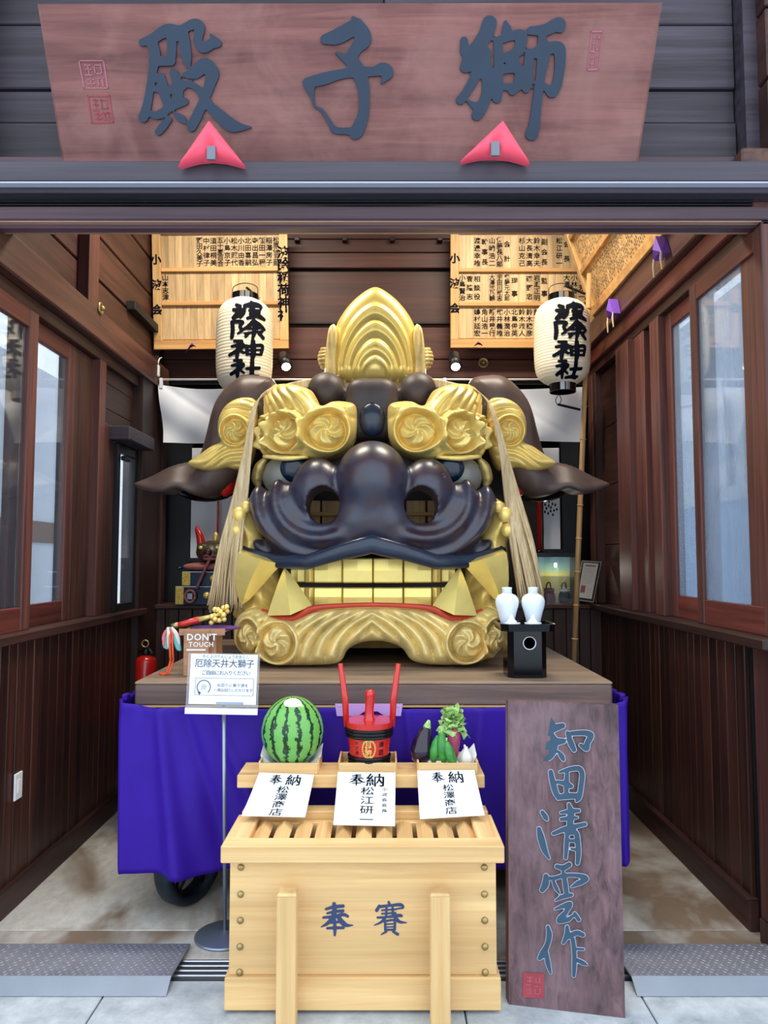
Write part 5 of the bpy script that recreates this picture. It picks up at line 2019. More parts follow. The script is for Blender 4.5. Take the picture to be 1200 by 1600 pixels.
mk('prop', V, F, 'wood_dark', lp)
ppn = photo_plane(P_BL, P_BR, (P_TL + P_TR) / 2)
CHI = [[(250, 82, 26), (272, 160, 42), (230, 232, 36), (140, 268, 8)], [(290, 190, 42), (392, 160, 28)], [(280, 250, 22), (322, 320, 38), (402, 320, 26)], [(132, 395, 24), (230, 370, 38), (310, 340, 38)],
       [(312, 350, 38), (290, 440, 34), (240, 500, 26), (138, 530, 6)], [(350, 428, 12), (385, 480, 26), (405, 518, 14)], [(445, 235, 20), (480, 340, 30), (512, 410, 24)],
       [(490, 240, 23), (620, 235, 28), (688, 260, 30), (652, 340, 30), (642, 400, 26), (582, 362, 18)]]
DA = [[(270, 640, 23), (290, 740, 30), (320, 850, 30), (350, 910, 24)], [(365, 642, 12), (460, 615, 23), (560, 605, 26), (597, 660, 26), (587, 780, 26), (567, 900, 26), (540, 942, 15)], [(440, 650, 20), (435, 760, 26), (430, 900, 20)],
      [(342, 745, 16), (430, 765, 28), (482, 790, 22)], [(350, 905, 28), (450, 892, 32), (560, 890, 28)]]
SEI = [[(182, 1060, 20), (215, 1110, 26), (232, 1138, 13)], [(148, 1235, 22), (170, 1330, 35), (205, 1450, 30), (252, 1540, 12)], [(458, 978, 16), (480, 1060, 32), (470, 1180, 32)], [(375, 1065, 13), (480, 1050, 25), (562, 1045, 18)],
       [(380, 1135, 18), (480, 1120, 23), (548, 1115, 10)], [(298, 1282, 18), (420, 1235, 26), (625, 1185, 20)], [(440, 1290, 20), (435, 1400, 24), (425, 1535, 18)], [(440, 1280, 23), (530, 1275, 26), (552, 1380, 26), (557, 1500, 26), (548, 1590, 20)],
       [(445, 1355, 15), (530, 1357, 18)], [(488, 1440, 12), (540, 1452, 16)]]
UN = [[(335, 158, 22), (400, 172, 28), (462, 140, 26)], [(220, 260, 26), (215, 340, 36), (182, 402, 26)], [(230, 280, 20), (310, 280, 20), (400, 255, 20), (520, 250, 20), (622, 270, 26), (642, 300, 17), (560, 332, 27), (485, 372, 7)],
      [(400, 220, 18), (420, 330, 26), (435, 440, 23)], [(300, 320, 16), (330, 390, 20), (358, 434, 9)], [(322, 512, 9), (390, 475, 22), (485, 455, 18)], [(315, 602, 9), (400, 570, 22), (472, 550, 25), (430, 630, 23), (372, 700, 32), (362, 728, 23), (450, 710, 23), (505, 668, 12)],
      [(520, 650, 18), (562, 712, 20)]]
SAKU = [[(240, 788, 18), (255, 870, 28), (235, 970, 26), (190, 1060, 33), (155, 1112, 22)], [(228, 1060, 18), (240, 1160, 26), (268, 1265, 12)], [(440, 788, 18), (440, 870, 28), (402, 952, 17)], [(450, 890, 23), (540, 850, 26), (602, 870, 23)],
        [(500, 920, 23), (515, 1050, 23), (515, 1200, 23), (510, 1295, 17)], [(520, 1015, 12), (610, 1020, 12)], [(528, 1120, 15), (600, 1160, 22), (645, 1182, 9)]]
for st_, oy in ((CHI, 1110), (DA, 1110), (SEI, 1110), (UN, 1330), (SAKU, 1330)):
    brush('carved_character', st_, (820, oy), 0.15, 0, ppn, 0.002, 'teal_light', lp, 9, edge=(6.5, 'letter_edge'), lift=0.004)
ik = Ink(lambda x, y: tuple(float(t_) for t_ in ppn(817 + 33 * x, 1558 - 39 * y + 2 * x, 0.002)))
ik.quad(0, 0, 1, 1)
ik.build('red_seal', 'seal_red', lp)
ik = Ink(lambda x, y: tuple(float(t_) for t_ in ppn(817 + 33 * x, 1558 - 39 * y + 2 * x, 0.0035)))
for x0, y0, x1, y1 in sm:
    ik.quad(x0, y0, x0 + (x1 - x0) * 0.8, y0 + (y1 - y0) * 0.7)
ik.build('seal_marks', 'seal_pink', lp)

# ================================================================== NAME BOARDS ON THE BACK WALL
def name_board(c4, ytop, ybot, label, rows, split, side_l, side_r, blanks):
    tl, tr_, br_, bl_ = at(*c4[0], ytop), at(*c4[1], ytop), at(*c4[2], ybot), at(*c4[3], ybot)
    ex = ((tr_ - tl) + (br_ - bl_)).normalized()
    ey = ((tl - bl_) + (tr_ - br_))
    ey = (ey - ex * ey.dot(ex)).normalized()
    W_ = ((tr_ - tl).length + (br_ - bl_).length) / 2
    H_ = ((tl - bl_).length + (tr_ - br_).length) / 2
    org = (tl + bl_ + tr_ + br_) / 4 - ex * W_ / 2 - ey * H_ / 2
    n_ = ex.cross(ey)
    R = Matrix((ex, -n_, ey)).transposed()
    th = thing('name_board', tuple(org + ex * W_ / 2), label, 'board', 'boards of name slips on the back wall')

    def slab(nm, x0, y0, x1, y1, d0, d1, mat, par=th, bev=0.003):
        c_ = org + ex * (x0 + x1) / 2 + ey * (y0 + y1) / 2 + n_ * (d0 + d1) / 2
        Vb, Fb = box_mesh(x1 - x0, d1 - d0, y1 - y0, bev)
        return mk(nm, [R @ Vector(v_) + c_ for v_ in Vb], Fb, mat, par)
    fw = 0.062
    slab('backing', 0.01, 0.01, W_ - 0.01, H_ - 0.01, -0.012, 0.0, 'wood_name')
    slab('frame_bar', 0, 0, W_, fw, 0.0, 0.035, 'wood_name_frame')
    slab('frame_bar', 0, H_ - fw, W_, H_, 0.0, 0.035, 'wood_name_frame')
    slab('frame_bar', 0, fw, fw, H_ - fw, 0.0, 0.034, 'wood_name')
    slab('frame_bar', W_ - fw, fw, W_, H_ - fw, 0.0, 0.034, 'wood_name')
    for s_ in split:
        slab('rail', fw, H_ * s_ - 0.014, W_ - fw, H_ * s_ + 0.014, 0.0, 0.028, 'wood_name_frame')
    edges = [H_ - fw] + [H_ * s_ for s_ in split] + [fw]
    pitch = (W_ - 2 * fw) / 17.0
    f3 = plane3(org, ex, ey, 0.0065)
    ik = Ink(lambda x, y: f3(x, y))
    for ri, row in enumerate(rows):
        y1, y0 = edges[ri] - 0.016, edges[ri + 1] + 0.016
        for k in range(17):
            x1 = W_ - fw - k * pitch
            slab('name_slip', x1 - pitch + 0.0008, y0, x1 - 0.0008, y1, 0.0, 0.005, 'wood_slip', th, 0.0006)
            if k < len(row) and row[k]:
                m_ = len(row[k])
                ik.col(row[k], x1 - pitch / 2, y1 - 0.012, y0 + (0.012 if m_ > 2 else 0.02), min(0.050, (y1 - y0) / max(4, m_) * 0.98), 0.018)
    f4 = plane3(org, ex, ey, 0.036)
    for x_, txt in ((fw / 2, side_l), (W_ - fw / 2, side_r)):
        ik.to3 = lambda x, y: f4(x, y)
        m_ = len(txt)
        ik.col(txt, x_, H_ * 0.82, H_ * 0.22, 0.078 if m_ < 4 else 0.092, 0.035)
    ik.build('lettering', 'ink', th)['kind'] = 'stuff'
    return th


wood('wood_slip', srgb(190, 158, 114), srgb(224, 196, 152), 'Z', 0.5, 34, 1.2, 0.15, bump=0.03)
name_board([(234, 352), (447, 352), (454, 545), (247, 548)], 5.36, 5.46, 'name board with many blank slips behind the left lantern',
           [['松原信五郎', '稲澤房子', '飯田一程', '寺出昌弘', '北田喜嗣', '小川由香', '松木照代', '小島京子', '五十嵐百合', '須田桐美', '中村律子', '野田久美子'], [None] * 16 + ['山本志津'], []],
           (0.64, 0.37), '小波会', '波除稲荷神社', None)
name_board([(704, 352), (928, 352), (926, 545), (703, 545)], 5.42, 5.48, 'name board full of written slips behind the right lantern',
           [[None, None, '会長', '松江研一', None, '副会長', '鈴木幸夫', '大長清高', '杉山克己', None, '会計', '佐藤長八郎', '山崎浩二', '幹事長', '渡邉幸雄'],
            ['幹事', '菅芳一', '小林貞夫', '大澤一良', None, None, '監事', '岩瀬正明', '磯野忠', None, '理事', '齋藤元太郎', '宇田川武志', '大澤弐乃輔', None, '相談役', '菅隆志', '小島賢治'][1:],
            [None, None, None, None, None, None, '鈴木昭樹', '鈴木穂彦', '鈴木淑人', '北島俊英', '小林潤治', '武井義雄', '新井晃行', '角山浩一', '嶋村延宏']],
           (0.63, 0.355), '小波会', '波除稲荷神社', None)
wedge('small_cushion', [(300, 536), (289, 551), (314, 549)], 5.38, 'purple_dark', 'small purple cushion under the left name board', 'small purple cushions on the boards', False, 0.03)
wedge('small_cushion', [(747, 533), (734, 549), (760, 545)], 5.40, 'purple_dark', 'small purple cushion under the right name board', 'small purple cushions on the boards', False, 0.03)

# ---- third board leaning out above the right beam
O_ = Vector((1.515, 5.16, 3.345))
ex, ey = Vector((0, -1, 0)), Vector((-0.24, 0, 0.76)).normalized()
n_ = ex.cross(ey)
R = Matrix((ex, -n_, ey)).transposed()
rb = thing('list_board', (1.5, 4.3, 3.345), 'long pale board of tiny names leaning out over the right windows', 'board')


def slab3(nm, x0, y0, x1, y1, d0, d1, mat, par=rb, bev=0.003):
    c_ = O_ + ex * (x0 + x1) / 2 + ey * (y0 + y1) / 2 + n_ * (d0 + d1) / 2
    Vb, Fb = box_mesh(x1 - x0, d1 - d0, y1 - y0, bev)
    return mk(nm, [R @ Vector(v_) + c_ for v_ in Vb], Fb, mat, par)


LW, LH = 1.86, 0.92
slab3('panel', 0.01, 0.01, LW, LH, -0.015, 0.0, 'wood_name')
slab3('frame_bar', 0, 0, LW, 0.055, 0.0, 0.03, 'wood_name_frame')
slab3('frame_bar', 0, LH - 0.05, LW, LH, 0.0, 0.03, 'wood_name_frame')
slab3('frame_bar', 0, 0.0555, 0.05, LH - 0.0505, 0.0, 0.03, 'wood_name')
slab3('frame_bar', LW - 0.05, 0.0555, LW, LH - 0.0505, 0.0, 0.03, 'wood_name')
for y_ in (0.30, 0.56):
    slab3('rail', 0.0505, y_, LW - 0.0505, y_ + 0.035, 0.0, 0.026, 'wood_name_frame')
f3 = plane3(O_, ex, ey, 0.002)
ik = Ink(lambda x, y: f3(x, y))
for y0, y1 in ((0.065, 0.29), (0.345, 0.55), (0.605, 0.86)):
    x = 0.09
    while x < LW - 0.07:
        y = y1 - 0.012
        while y > y0 + 0.02:
            h_ = random.uniform(0.010, 0.020)
            if random.random() < 0.80:
                w_ = random.uniform(0.006, 0.012)
                ik.quad(x - w_ / 2, y - h_, x + w_ / 2, y)
            y -= h_ + random.uniform(0.006, 0.014)
        x += 0.024
ik.build('tiny_lettering', 'ink_faint', rb)['kind'] = 'stuff'


def corded_cushion(px, py, label):
    x = 1.485
    Yc = x * FPX / (px - 600)
    p_ = at(px, py, Yc)
    th = thing('corded_cushion', (x, Yc, p_.z), label, 'cushion', 'purple corded cushions under the list board')
    plain_ = [(0, 0.085), (-0.055, -0.03), (-0.02, -0.018), (0.02, -0.018), (0.06, -0.03)]
    V, F = [], []
    for a, b in plain_:
        V.append((x - 0.03 - 0.1 * max(0, b), Yc - a, p_.z + b))
    for a, b in plain_:
        V.append((x + 0.02, Yc - a * 0.9, p_.z + b * 0.95))
    V.append((x - 0.055, Yc, p_.z + 0.01))
    F = [[0, 1, 10], [1, 2, 10], [2, 3, 10], [3, 4, 10], [4, 0, 10], [9, 8, 7, 6, 5]]
    for i in range(5):
        j = (i + 1) % 5
        F.append([i, i + 5, j + 5, j])
    mk('padding', V, F, 'purple_cloth2', th)
    for dy in (-0.05, 0.055):
        V, F = tube([(x - 0.03, Yc - dy, p_.z - 0.022), (x - 0.033, Yc - dy, p_.z - 0.06), (x - 0.03, Yc - dy * 1.1, p_.z - 0.12)], [0.005, 0.007, 0.004], 6)
        mk('tassel_cord', V, F, 'hemp', th)
    V, F = tube([(x + 0.02, Yc, p_.z), (x + 0.09, Yc - 0.03, p_.z - 0.005)], 0.006, 6)
    mk('pin', V, F, 'black_metal', th)


plain('purple_cloth2', srgb(118, 70, 190), 0.7, 0.0, 0.15)
corded_cushion(1047, 393, 'near purple cushion with pale cords below the leaning list board')
corded_cushion(968, 487, 'far purple cushion with pale cords below the leaning list board')

# ================================================================== LANTERNS
NAMI = [[(400, 285, 22), (445, 300, 24)], [(370, 342, 22), (425, 350, 26)], [(445, 330, 28), (425, 390, 36), (375, 438, 28)], [(505, 292, 24), (610, 282, 38), (722, 300, 24), (700, 348, 13)], [(592, 255, 24), (600, 360, 38)],
        [(505, 300, 22), (492, 380, 22), (455, 438, 14)], [(560, 350, 16), (682, 360, 22), (640, 412, 28), (540, 442, 20)], [(570, 392, 18), (680, 422, 30), (762, 462, 18)]]
YOKE = [[(350, 492, 20), (420, 482, 24), (482, 492, 22), (452, 540, 20), (472, 590, 20), (430, 625, 13)], [(358, 492, 25), (366, 590, 27), (355, 672, 24)], [(612, 470, 24), (560, 530, 26), (495, 575, 17)],
        [(620, 482, 26), (700, 540, 30), (762, 582, 16)], [(545, 572, 13), (680, 562, 16)], [(510, 622, 14), (730, 602, 16)], [(620, 525, 20), (617, 620, 26), (600, 685, 18)], [(552, 622, 20), (520, 662, 18)], [(682, 622, 23), (742, 682, 22)]]
KAMI = [[(390, 715, 18), (472, 720, 23)], [(360, 777, 18), (490, 760, 23), (450, 812, 26), (330, 882, 20)], [(432, 812, 26), (420, 912, 22)], [(465, 832, 18), (495, 852, 17)], [(530, 772, 20), (540, 872, 20)],
        [(542, 780, 20), (722, 770, 23), (712, 872, 22)], [(545, 825, 14), (712, 820, 14)], [(550, 872, 14), (702, 876, 16)], [(605, 718, 28), (612, 850, 33), (597, 952, 22)]]
YASHIRO = [[(390, 947, 18), (472, 945, 20)], [(360, 1007, 18), (490, 990, 23), (450, 1042, 26), (338, 1112, 20)], [(432, 1042, 26), (420, 1142, 23)], [(462, 1062, 16), (502, 1092, 16)], [(540, 1042, 20), (692, 1037, 22)], [(600, 958, 26), (602, 1122, 30)],
           [(480, 1142, 18), (590, 1132, 23), (692, 1142, 25)]]


def lantern(cx, cy, zt, zb, R, turn, pyt, label):
    th = thing('paper_lantern', (cx, cy, zb), label, 'lantern', 'white paper lanterns beside the head')
    H_ = zt - zb

    def rad(z):
        t_ = (z - zb) / H_ * 2 - 1
        t_ = max(-1, min(1, t_))
        return R * (1 - 0.52 * abs(t_) ** 7.5) * (1 - 0.06 * t_ * t_)
    prof = []
    nb_ = 30
    for i in range(nb_ * 4 + 1):
        z = zb + H_ * i / (nb_ * 4)
        prof.append((rad(z) + 0.0014 * math.cos(2 * math.pi * i / 4.0), z))
    V, F = lathe(prof, 48, (cx, cy, 0))
    mk('paper_shade', V, F, 'lantern_paper', th, True)
    r0 = rad(zt) * 1.0
    for nm, z0, z1, gold_ in (('top_ring', zt - 0.004, zt + 0.042, True), ('bottom_ring', zb - 0.052, zb + 0.004, True)):
        V, F = lathe([(r0, z0), (r0 + 0.004, z0), (r0 + 0.004, z1), (r0, z1), (r0 * 0.9, z1), (r0 * 0.9, z0), (r0, z0)], 32, (cx, cy, 0))
        rg = mk(nm, V, F, 'lacquer_black', th, False)
        for da in (-0.22, 0.22):
            a = turn + da * 0.9 - 0.15
            V, F = [], []
            for k in range(5):
                aa = a - 0.16 + 0.08 * k
                for z in (z0 + 0.002, z1 - 0.002):
                    V.append((cx + (r0 + 0.006) * math.sin(aa), cy - (r0 + 0.006) * math.cos(aa), z))
            F = [[2 * k, 2 * k + 2, 2 * k + 3, 2 * k + 1] for k in range(4)]
            mk('metal_tab', V, F, 'steel', rg)
    V, F = lathe([(1e-4, zb - 0.045), (r0 * 0.95, zb - 0.045)], 24, (cx, cy, 0))
    mk('bottom_disc', V, F, 'black_metal', th)
    V, F = tube(spl([(cx - r0, cy, zt + 0.04), (cx - r0 * 0.9, cy, zt + 0.10), (cx, cy, zt + 0.125), (cx + r0 * 0.9, cy, zt + 0.10), (cx + r0, cy, zt + 0.04)], 6), 0.003, 6)
    mk('handle', V, F, 'black_metal', th)
    k_ = 2 * R / 682.0

    def to3(U, V_, Hh):
        py = pyt + (np.asarray(V_) - 235) * 0.1313
        a = np.clip((np.asarray(U) - 545) * k_ / R, -1.5, 1.5) + turn
        rr_ = R + 0 * a
        for _ in range(6):
            z = atn(600, py, cy - rr_ * np.cos(a))[1]
            rr_ = 0.5 * rr_ + 0.5 * np.vectorize(rad)(z)
        return cx + (rr_ + Hh) * np.sin(a), cy - (rr_ + Hh) * np.cos(a), z
    for st_ in (NAMI, YOKE, KAMI, YASHIRO):
        fs = strokes_sdf(st_)
        al = np.array([q_ for s_ in st_ for q_ in s_])
        relief('brush_character', fs, lambda U, V_, D: 0.0030 + 0 * U, (al[:, 0].min() - 45, al[:, 0].max() + 45, al[:, 1].min() - 45, al[:, 1].max() + 45), 7, to3, -0.0015, 'ink', th, smooth=False)
    return th


c0, c1 = at(383, 470, 4.98), at(383, 615, 4.98)
lantern(c0.x, 4.98, c0.z, c1.z, 0.193, 0.30, 470, 'white paper lantern half hidden behind the left ear of the lion head')
c0, c1 = at(877, 471, 4.86), at(876, 601, 4.86)
lantern(c0.x, 4.86, c0.z, c1.z, 0.186, 0.10, 471, 'white paper lantern hung on the bamboo pole at the right')
# hanger of the left lantern
lh = thing('lantern_bracket', (-0.93, 4.98, 3.55), 'dark metal arm holding the left lantern to the back wall', 'bracket')
V, F = tube([at(385, 449, 4.98), at(402, 466, 5.05)], 0.008, 8)
mk('hook', V, F, 'black_metal', lh)
V, F = tube([at(386, 450, 4.98), at(402, 464, 5.20), at(404, 466, 5.335)], 0.009, 8)
mk('arm', V, F, 'black_metal', lh)
# bamboo pole with two arms
bt, bb = at(921, 428, 4.92), at(897, 1025, 4.98)
d_ = (bb - bt)
foot = bt + d_ * ((0 - bt.z) / d_.z)
bp_ = thing('bamboo_pole', (foot.x, foot.y, 0), 'thin bamboo pole holding the right lantern', 'pole')
V, F = tube([foot, bt], [0.020, 0.017], 12)
mk('cane', V, F, 'bamboo', bp_, True)
for k in range(15):
    p_ = foot.lerp(bt, 0.05 + k * 0.063)
    V, F = tube([p_ - d_.normalized() * 0.004, p_, p_ + d_.normalized() * 0.004], [0.0205, 0.0225, 0.0205], 12)
    mk('node', V, F, 'wood_name_frame', bp_, True)
for pa, pb in (((884, 447), (914, 459)), ((872, 632), (906, 640))):
    V, F = tube([at(*pa, 4.86), at(*pb, 4.93)], 0.009, 8)
    mk('arm', V, F, 'black_metal', bp_)
V, F = tube(spl([at(873, 617, 4.86), at(868, 625, 4.86), at(872, 633, 4.86), at(877, 625, 4.86), at(874, 617, 4.86)], 5), 0.003, 6)
mk('tie_wire', V, F, 'black_metal', bp_)

# ================================================================== SPOTS, CEILING LAMPS, KNOBS
plain('bulb', (1, 0.95, 0.85), 0.4, emit=((1.0, 0.9, 0.75), 14.0))
plain('diffuser', (1, 0.95, 0.85), 0.4, emit=((1.0, 0.82, 0.58), 4.0))
for i, ((sx_, sy_, sz_), tgt) in enumerate(SPOTS):
    px = 447 if i == 0 else 712
    p_ = at(px, 573, 5.28)
    th = thing('spotlight', tuple(p_), 'small black spotlight on the back wall %s' % ('left of the gold crest' if i == 0 else 'right of the gold crest'), 'spotlight', 'spotlights on the back wall')
    d0 = Vector((0.10 if i == 0 else 0.0, -0.30, -0.32)).normalized()
    top = p_ - d0 * 0.15
    V, F = tube([top, top + d0 * 0.15], [0.042, 0.046], 18)
    hd = mk('housing', V, F, 'black_metal', th, True)
    V, F = tube([p_ + d0 * 0.002, p_ + d0 * 0.006], [0.032, 0.030], 18)
    mk('bulb', V, F, 'bulb', hd)
    V, F = tube([top + d0 * 0.03, Vector((top.x, 5.50, top.z + 0.06)), Vector((top.x, 5.598, top.z + 0.06))], 0.012, 8)
    mk('stem', V, F, 'black_metal', th)
    lp_ = p_ + d0 * 0.03
    lamp('spot_lamp', 'SPOT', tuple(lp_), 22, (1.0, 0.86, 0.55), 0.03, tgt, math.radians(95))
for i, p_ in enumerate(CEIL_LAMPS):
    th = thing('ceiling_lamp', p_, 'flat warm ceiling lamp over the %s side of the lion head' % ('left' if i == 0 else 'right'), 'lamp', 'ceiling lamps')
    box('housing', (p_[0] - 0.48, p_[1] - 0.14, p_[2] + 0.03), (p_[0] + 0.48, p_[1] + 0.14, 4.618), 'white_plastic', th, 0.01)
    box('diffuser', (p_[0] - 0.45, p_[1] - 0.11, p_[2]), (p_[0] + 0.45, p_[1] + 0.11, p_[2] + 0.029), 'diffuser', th, 0.004)


def knob(c_, axis, label, r_=0.042):
    th = thing('brass_medallion', c_, label, 'fitting', 'round brass fittings')
    for nm, prof in (('rosette', [(1e-4, 0), (r_, 0), (r_, 0.006), (r_ * 0.8, 0.012), (r_ * 0.7, 0.006), (1e-4, 0.006)]), ('button', [(r_ * 0.42, 0.006), (r_ * 0.42, 0.018), (r_ * 0.25, 0.026), (1e-4, 0.028)])):
        V, F = lathe(prof, 22)
        if axis == 'x':
            V = [(c_[0] + z, c_[1] + x, c_[2] + y) for x, y, z in V]
        else:
            V = [(c_[0] + x, c_[1] - z, c_[2] + y) for x, y, z in V]
        mk(nm, V, F, 'brass', th, True)


yk = (1.72 - 0.075) * FPX / (600 - 147)
knob((XL + 0.076, yk, at(147, 482, yk).z), 'x', 'round brass fitting on the left beam', 0.036)
c_ = at(755, 567, 5.597)
knob((c_.x, 5.598, c_.z), 'y', 'round brass fitting on the back wall right of the spotlight')

# outlet on the left boarding
yo = 1.715 * FPX / (600 - 39)
zo = at(39, 1228, yo).z
ou = thing('wall_outlet', (XL + 0.004, yo, zo - 0.06), 'white electric outlet plate on the left boarding', 'outlet')
box('cover', (XL + 0.004, yo - 0.036, zo - 0.062), (XL + 0.014, yo + 0.036, zo + 0.062), 'white_plastic', ou, 0.004)
box('socket', (XL + 0.0135, yo - 0.014, zo - 0.03), (XL + 0.017, yo + 0.014, zo + 0.03), 'white_plastic', ou, 0.001)
# white plug hanging in the corner
c_ = at(246, 579, 5.28)
pg = thing('hanging_plug', tuple(c_), 'small white cable plug hanging in the left back corner', 'plug')
box('plug_body', (c_.x - 0.016, 5.265, c_.z - 0.045), (c_.x + 0.016, 5.295, c_.z + 0.04), 'white_plastic', pg, 0.005)
V, F = tube(spl([(c_.x, 5.28, c_.z + 0.04), (c_.x + 0.006, 5.30, c_.z + 0.09), (c_.x - 0.02, 5.44, c_.z + 0.14)], 5), 0.005, 6)
mk('cable', V, F, 'white_plastic', pg, True)

# ================================================================== WHITE CURTAIN
nr = thing('noren_curtain', (0.0, 5.30, 2.4), 'short white curtain on a rod across the bay behind the head', 'curtain')
r0, r1 = at(243, 593, 5.30), at(916, 593, 5.30)
V, F = tube([r0, r1], 0.008, 8)
mk('rod', V, F, 'white_plastic', nr, True)
for i, (a, b) in enumerate(((247, 408), (412, 578), (582, 748), (752, 913))):
    tl, tr_ = at(a, 600 if i == 0 else 604, 5.30), at(b, 604, 5.30)
    zb = at(600, 692 if i != 3 else 690, 5.30).z
    n_, m_ = 40, 24
    V, F = [], []
    for j in range(m_ + 1):
        t_ = j / m_
        for k in range(n_ + 1):
            s_ = k / n_
            x = tl.x + (tr_.x - tl.x) * s_
            ztop = tl.z + (tr_.z - tl.z) * s_ - 0.05 * math.sin(math.pi * s_) * (0.4 + 0.2 * (i == 0))
            inset = 0.05 * t_ * (1 - s_) ** 3 * (i == 0)
            y = 5.30 + 0.02 * math.sin(9 * s_ + 4 * t_ + i) * t_ + 0.018 * math.sin(7 * (s_ - 0.9 * t_)) + 0.012 * math.exp(-((s_ - t_ * 0.9 - 0.05) / 0.06) ** 2)
            V.append((x + inset, y, ztop + (zb - ztop) * t_))
    for j in range(m_):
        for k in range(n_):
            c_ = j * (n_ + 1) + k
            F.append([c_, c_ + n_ + 1, c_ + n_ + 2, c_ + 1])
    o = mk('cloth_panel', V, F, 'white_cloth', nr, True)
    for s_ in (0.03, 0.68):
        x = tl.x + (tr_.x - tl.x) * s_
        box('loop', (x - 0.012, 5.288, tl.z - 0.035), (x + 0.012, 5.312, r0.z + 0.01), 'white_cloth', nr, 0.003)

# pale panels hung in the bay
def bay_panel(a, b, y0, y1, Yb, label, crest):
    p0, p1 = at(a, y0, Yb), at(b, y1, Yb)
    th = thing('bay_panel', ((p0.x + p1.x) / 2, Yb, p1.z), label, 'panel', 'pale cloth panels in the bay')
    box('sheet', (p0.x, Yb, p1.z), (p1.x, Yb + 0.012, p0.z), 'white_cloth', th, 0.002)
    box('foot_rail', (p0.x - 0.02, Yb - 0.01, p1.z - 0.03), (p1.x + 0.02, Yb + 0.02, p1.z - 0.001), 'black_metal', th, 0.002)
    if crest:
        cp = at(860, 793, Yb - 0.003)
        ik = Ink(lambda x, y: (x, Yb - 0.0015, y))
        for k in range(15):
            a_ = 2.4 * k
            rr_ = 0.013 * math.sqrt(k)
            x_, z_ = cp.x + rr_ * math.cos(a_), cp.z + rr_ * 1.5 * math.sin(a_)
            n__ = len(ik.v)
            for dx, dz in ((0, 0.016), (0.008, 0), (0, -0.014), (-0.008, 0)):
                ik.v.append((x_ + dx + 0.004 * math.cos(a_), Yb - 0.0015, z_ + dz))
            ik.f.append([n__, n__ + 1, n__ + 2, n__ + 3])
        ik.build('leaf_crest', 'ink', th)


bay_panel(300, 372, 700, 872, 5.70, 'pale cloth panel behind the small mask on the left', False)
bay_panel(848, 876, 700, 858, 5.66, 'pale cloth panel with a black leaf crest on the right', True)
for px, y0, y1, lab in ((341, 776, 830, 'thin dark red post in front of the left pale panel'), (842, 775, 862, 'bright red post beside the crested pale panel')):
    a = at(px, y0, 5.62)
    zb_ = 1.276 if px < 600 else at(860, 866, 5.46).z + 0.013
    th = thing('red_post', (a.x, 5.62, zb_), lab, 'post', 'red posts in the bay')
    V, F = tube([(a.x, 5.62, zb_), (a.x, 5.62, 2.9)], 0.008 if px < 600 else 0.018, 10)
    mk('shaft', V, F, 'red_paint', th, True)
    V, F = lathe([(0.03, 0), (0.03, 0.012), (0.012, 0.03)], 16, (a.x, 5.62, zb_))
    mk('base', V, F, 'lacquer_black', th, True)

# ================================================================== SMALL THINGS ON THE PLATFORM
# ---- wooden offering stand with the bell wand
yS = 3.62
x0, x1 = at(290, 1000, yS).x, at(331, 1000, yS).x
ztr = at(300, 987, yS).z
sb = thing('offering_stand', ((x0 + x1) / 2, yS + 0.06, ZP), 'brown wooden offering stand under the bell wand', 'stand')
box('tray', (x0 - 0.025, yS - 0.02, ztr - 0.004), (at(352, 987, yS).x, yS + 0.17, ztr + 0.006), 'wood_sanbo', sb, 0.002)
box('tray_lip', (x0 - 0.027, yS - 0.024, ztr - 0.016), (at(353, 987, yS).x, yS - 0.0205, ztr + 0.016), 'wood_sanbo', sb, 0.001)
box('body', (x0 + 0.01, yS, ZP + 0.001), (x1 + 0.02, yS + 0.15, ztr - 0.0045), 'wood_sanbo', sb, 0.003)
V, F = ellipsoid((x1 + 0.0, yS + 0.075, ztr + 0.012), (0.13, 0.075, 0.012), 20, 8)
cu = mk('cushion', V, F, 'purple_dark', sb, True)
dt = thing('warning_sign', ((x0 + x1) / 2, yS - 0.03, ZP), "small brown sign lettered DON'T TOUCH in white", 'sign')
zt_, zb_ = at(300, 984, yS - 0.035).z, ZP + 0.001
box('plate', (x0 + 0.002, yS - 0.043, zb_), (x1 - 0.004, yS - 0.035, zt_), 'wood_sanbo', dt, 0.002)
W_ = x1 - x0 - 0.006
ik = Ink(lambda x, y: (x0 + 0.002 + x, yS - 0.0445, zb_ + y))
H_ = zt_ - zb_
ik.latin("DON'T", W_ * 0.12, H_ * 0.775, 0.044, 0.022)
ik.latin("TOUCH", W_ * 0.20, H_ * 0.635, 0.032, 0.022)
ik.quad(W_ * 0.12, H_ * 0.545, W_ * 0.88, H_ * 0.585)
ik.build('lettering', 'paper', dt)
# bell wand
yW = 3.66
zW = ztr + 0.045
h0, h1, h2, h3 = at(268, 979, yW), at(311, 968, yW), at(331, 963, yW), at(352, 958, yW)
bw = thing('bell_wand', tuple(h1), 'gold bell wand with a red handle and coloured ribbons', 'bell wand')
V, F = tube([h0, h1], [0.011, 0.017], 12)
mk('handle', V, F, 'red_paint', bw, True)
V, F = tube([h0, h0.lerp(h1, 0.25)], [0.013, 0.0145], 12)
mk('ferrule', V, F, 'brass', bw, True)
V, F = tube([h1, h2, h3], [0.014, 0.010, 0.006], 10)
mk('shaft', V, F, 'gold_bright', bw, True)
for k in range(16):
    t_ = 0.1 + 0.9 * (k // 4) / 3.0
    a = 1.57 * (k % 4) + 0.6 * (k // 4)
    c_ = h2.lerp(h3, t_) + Vector((0.008 * math.sin(a), 0.030 * math.cos(a), 0.032 * math.sin(a)))
    V, F = ellipsoid(tuple(c_), (0.0135, 0.0135, 0.0135), 12, 8)
    mk('bell', V, F, 'gold_bright', bw, True)
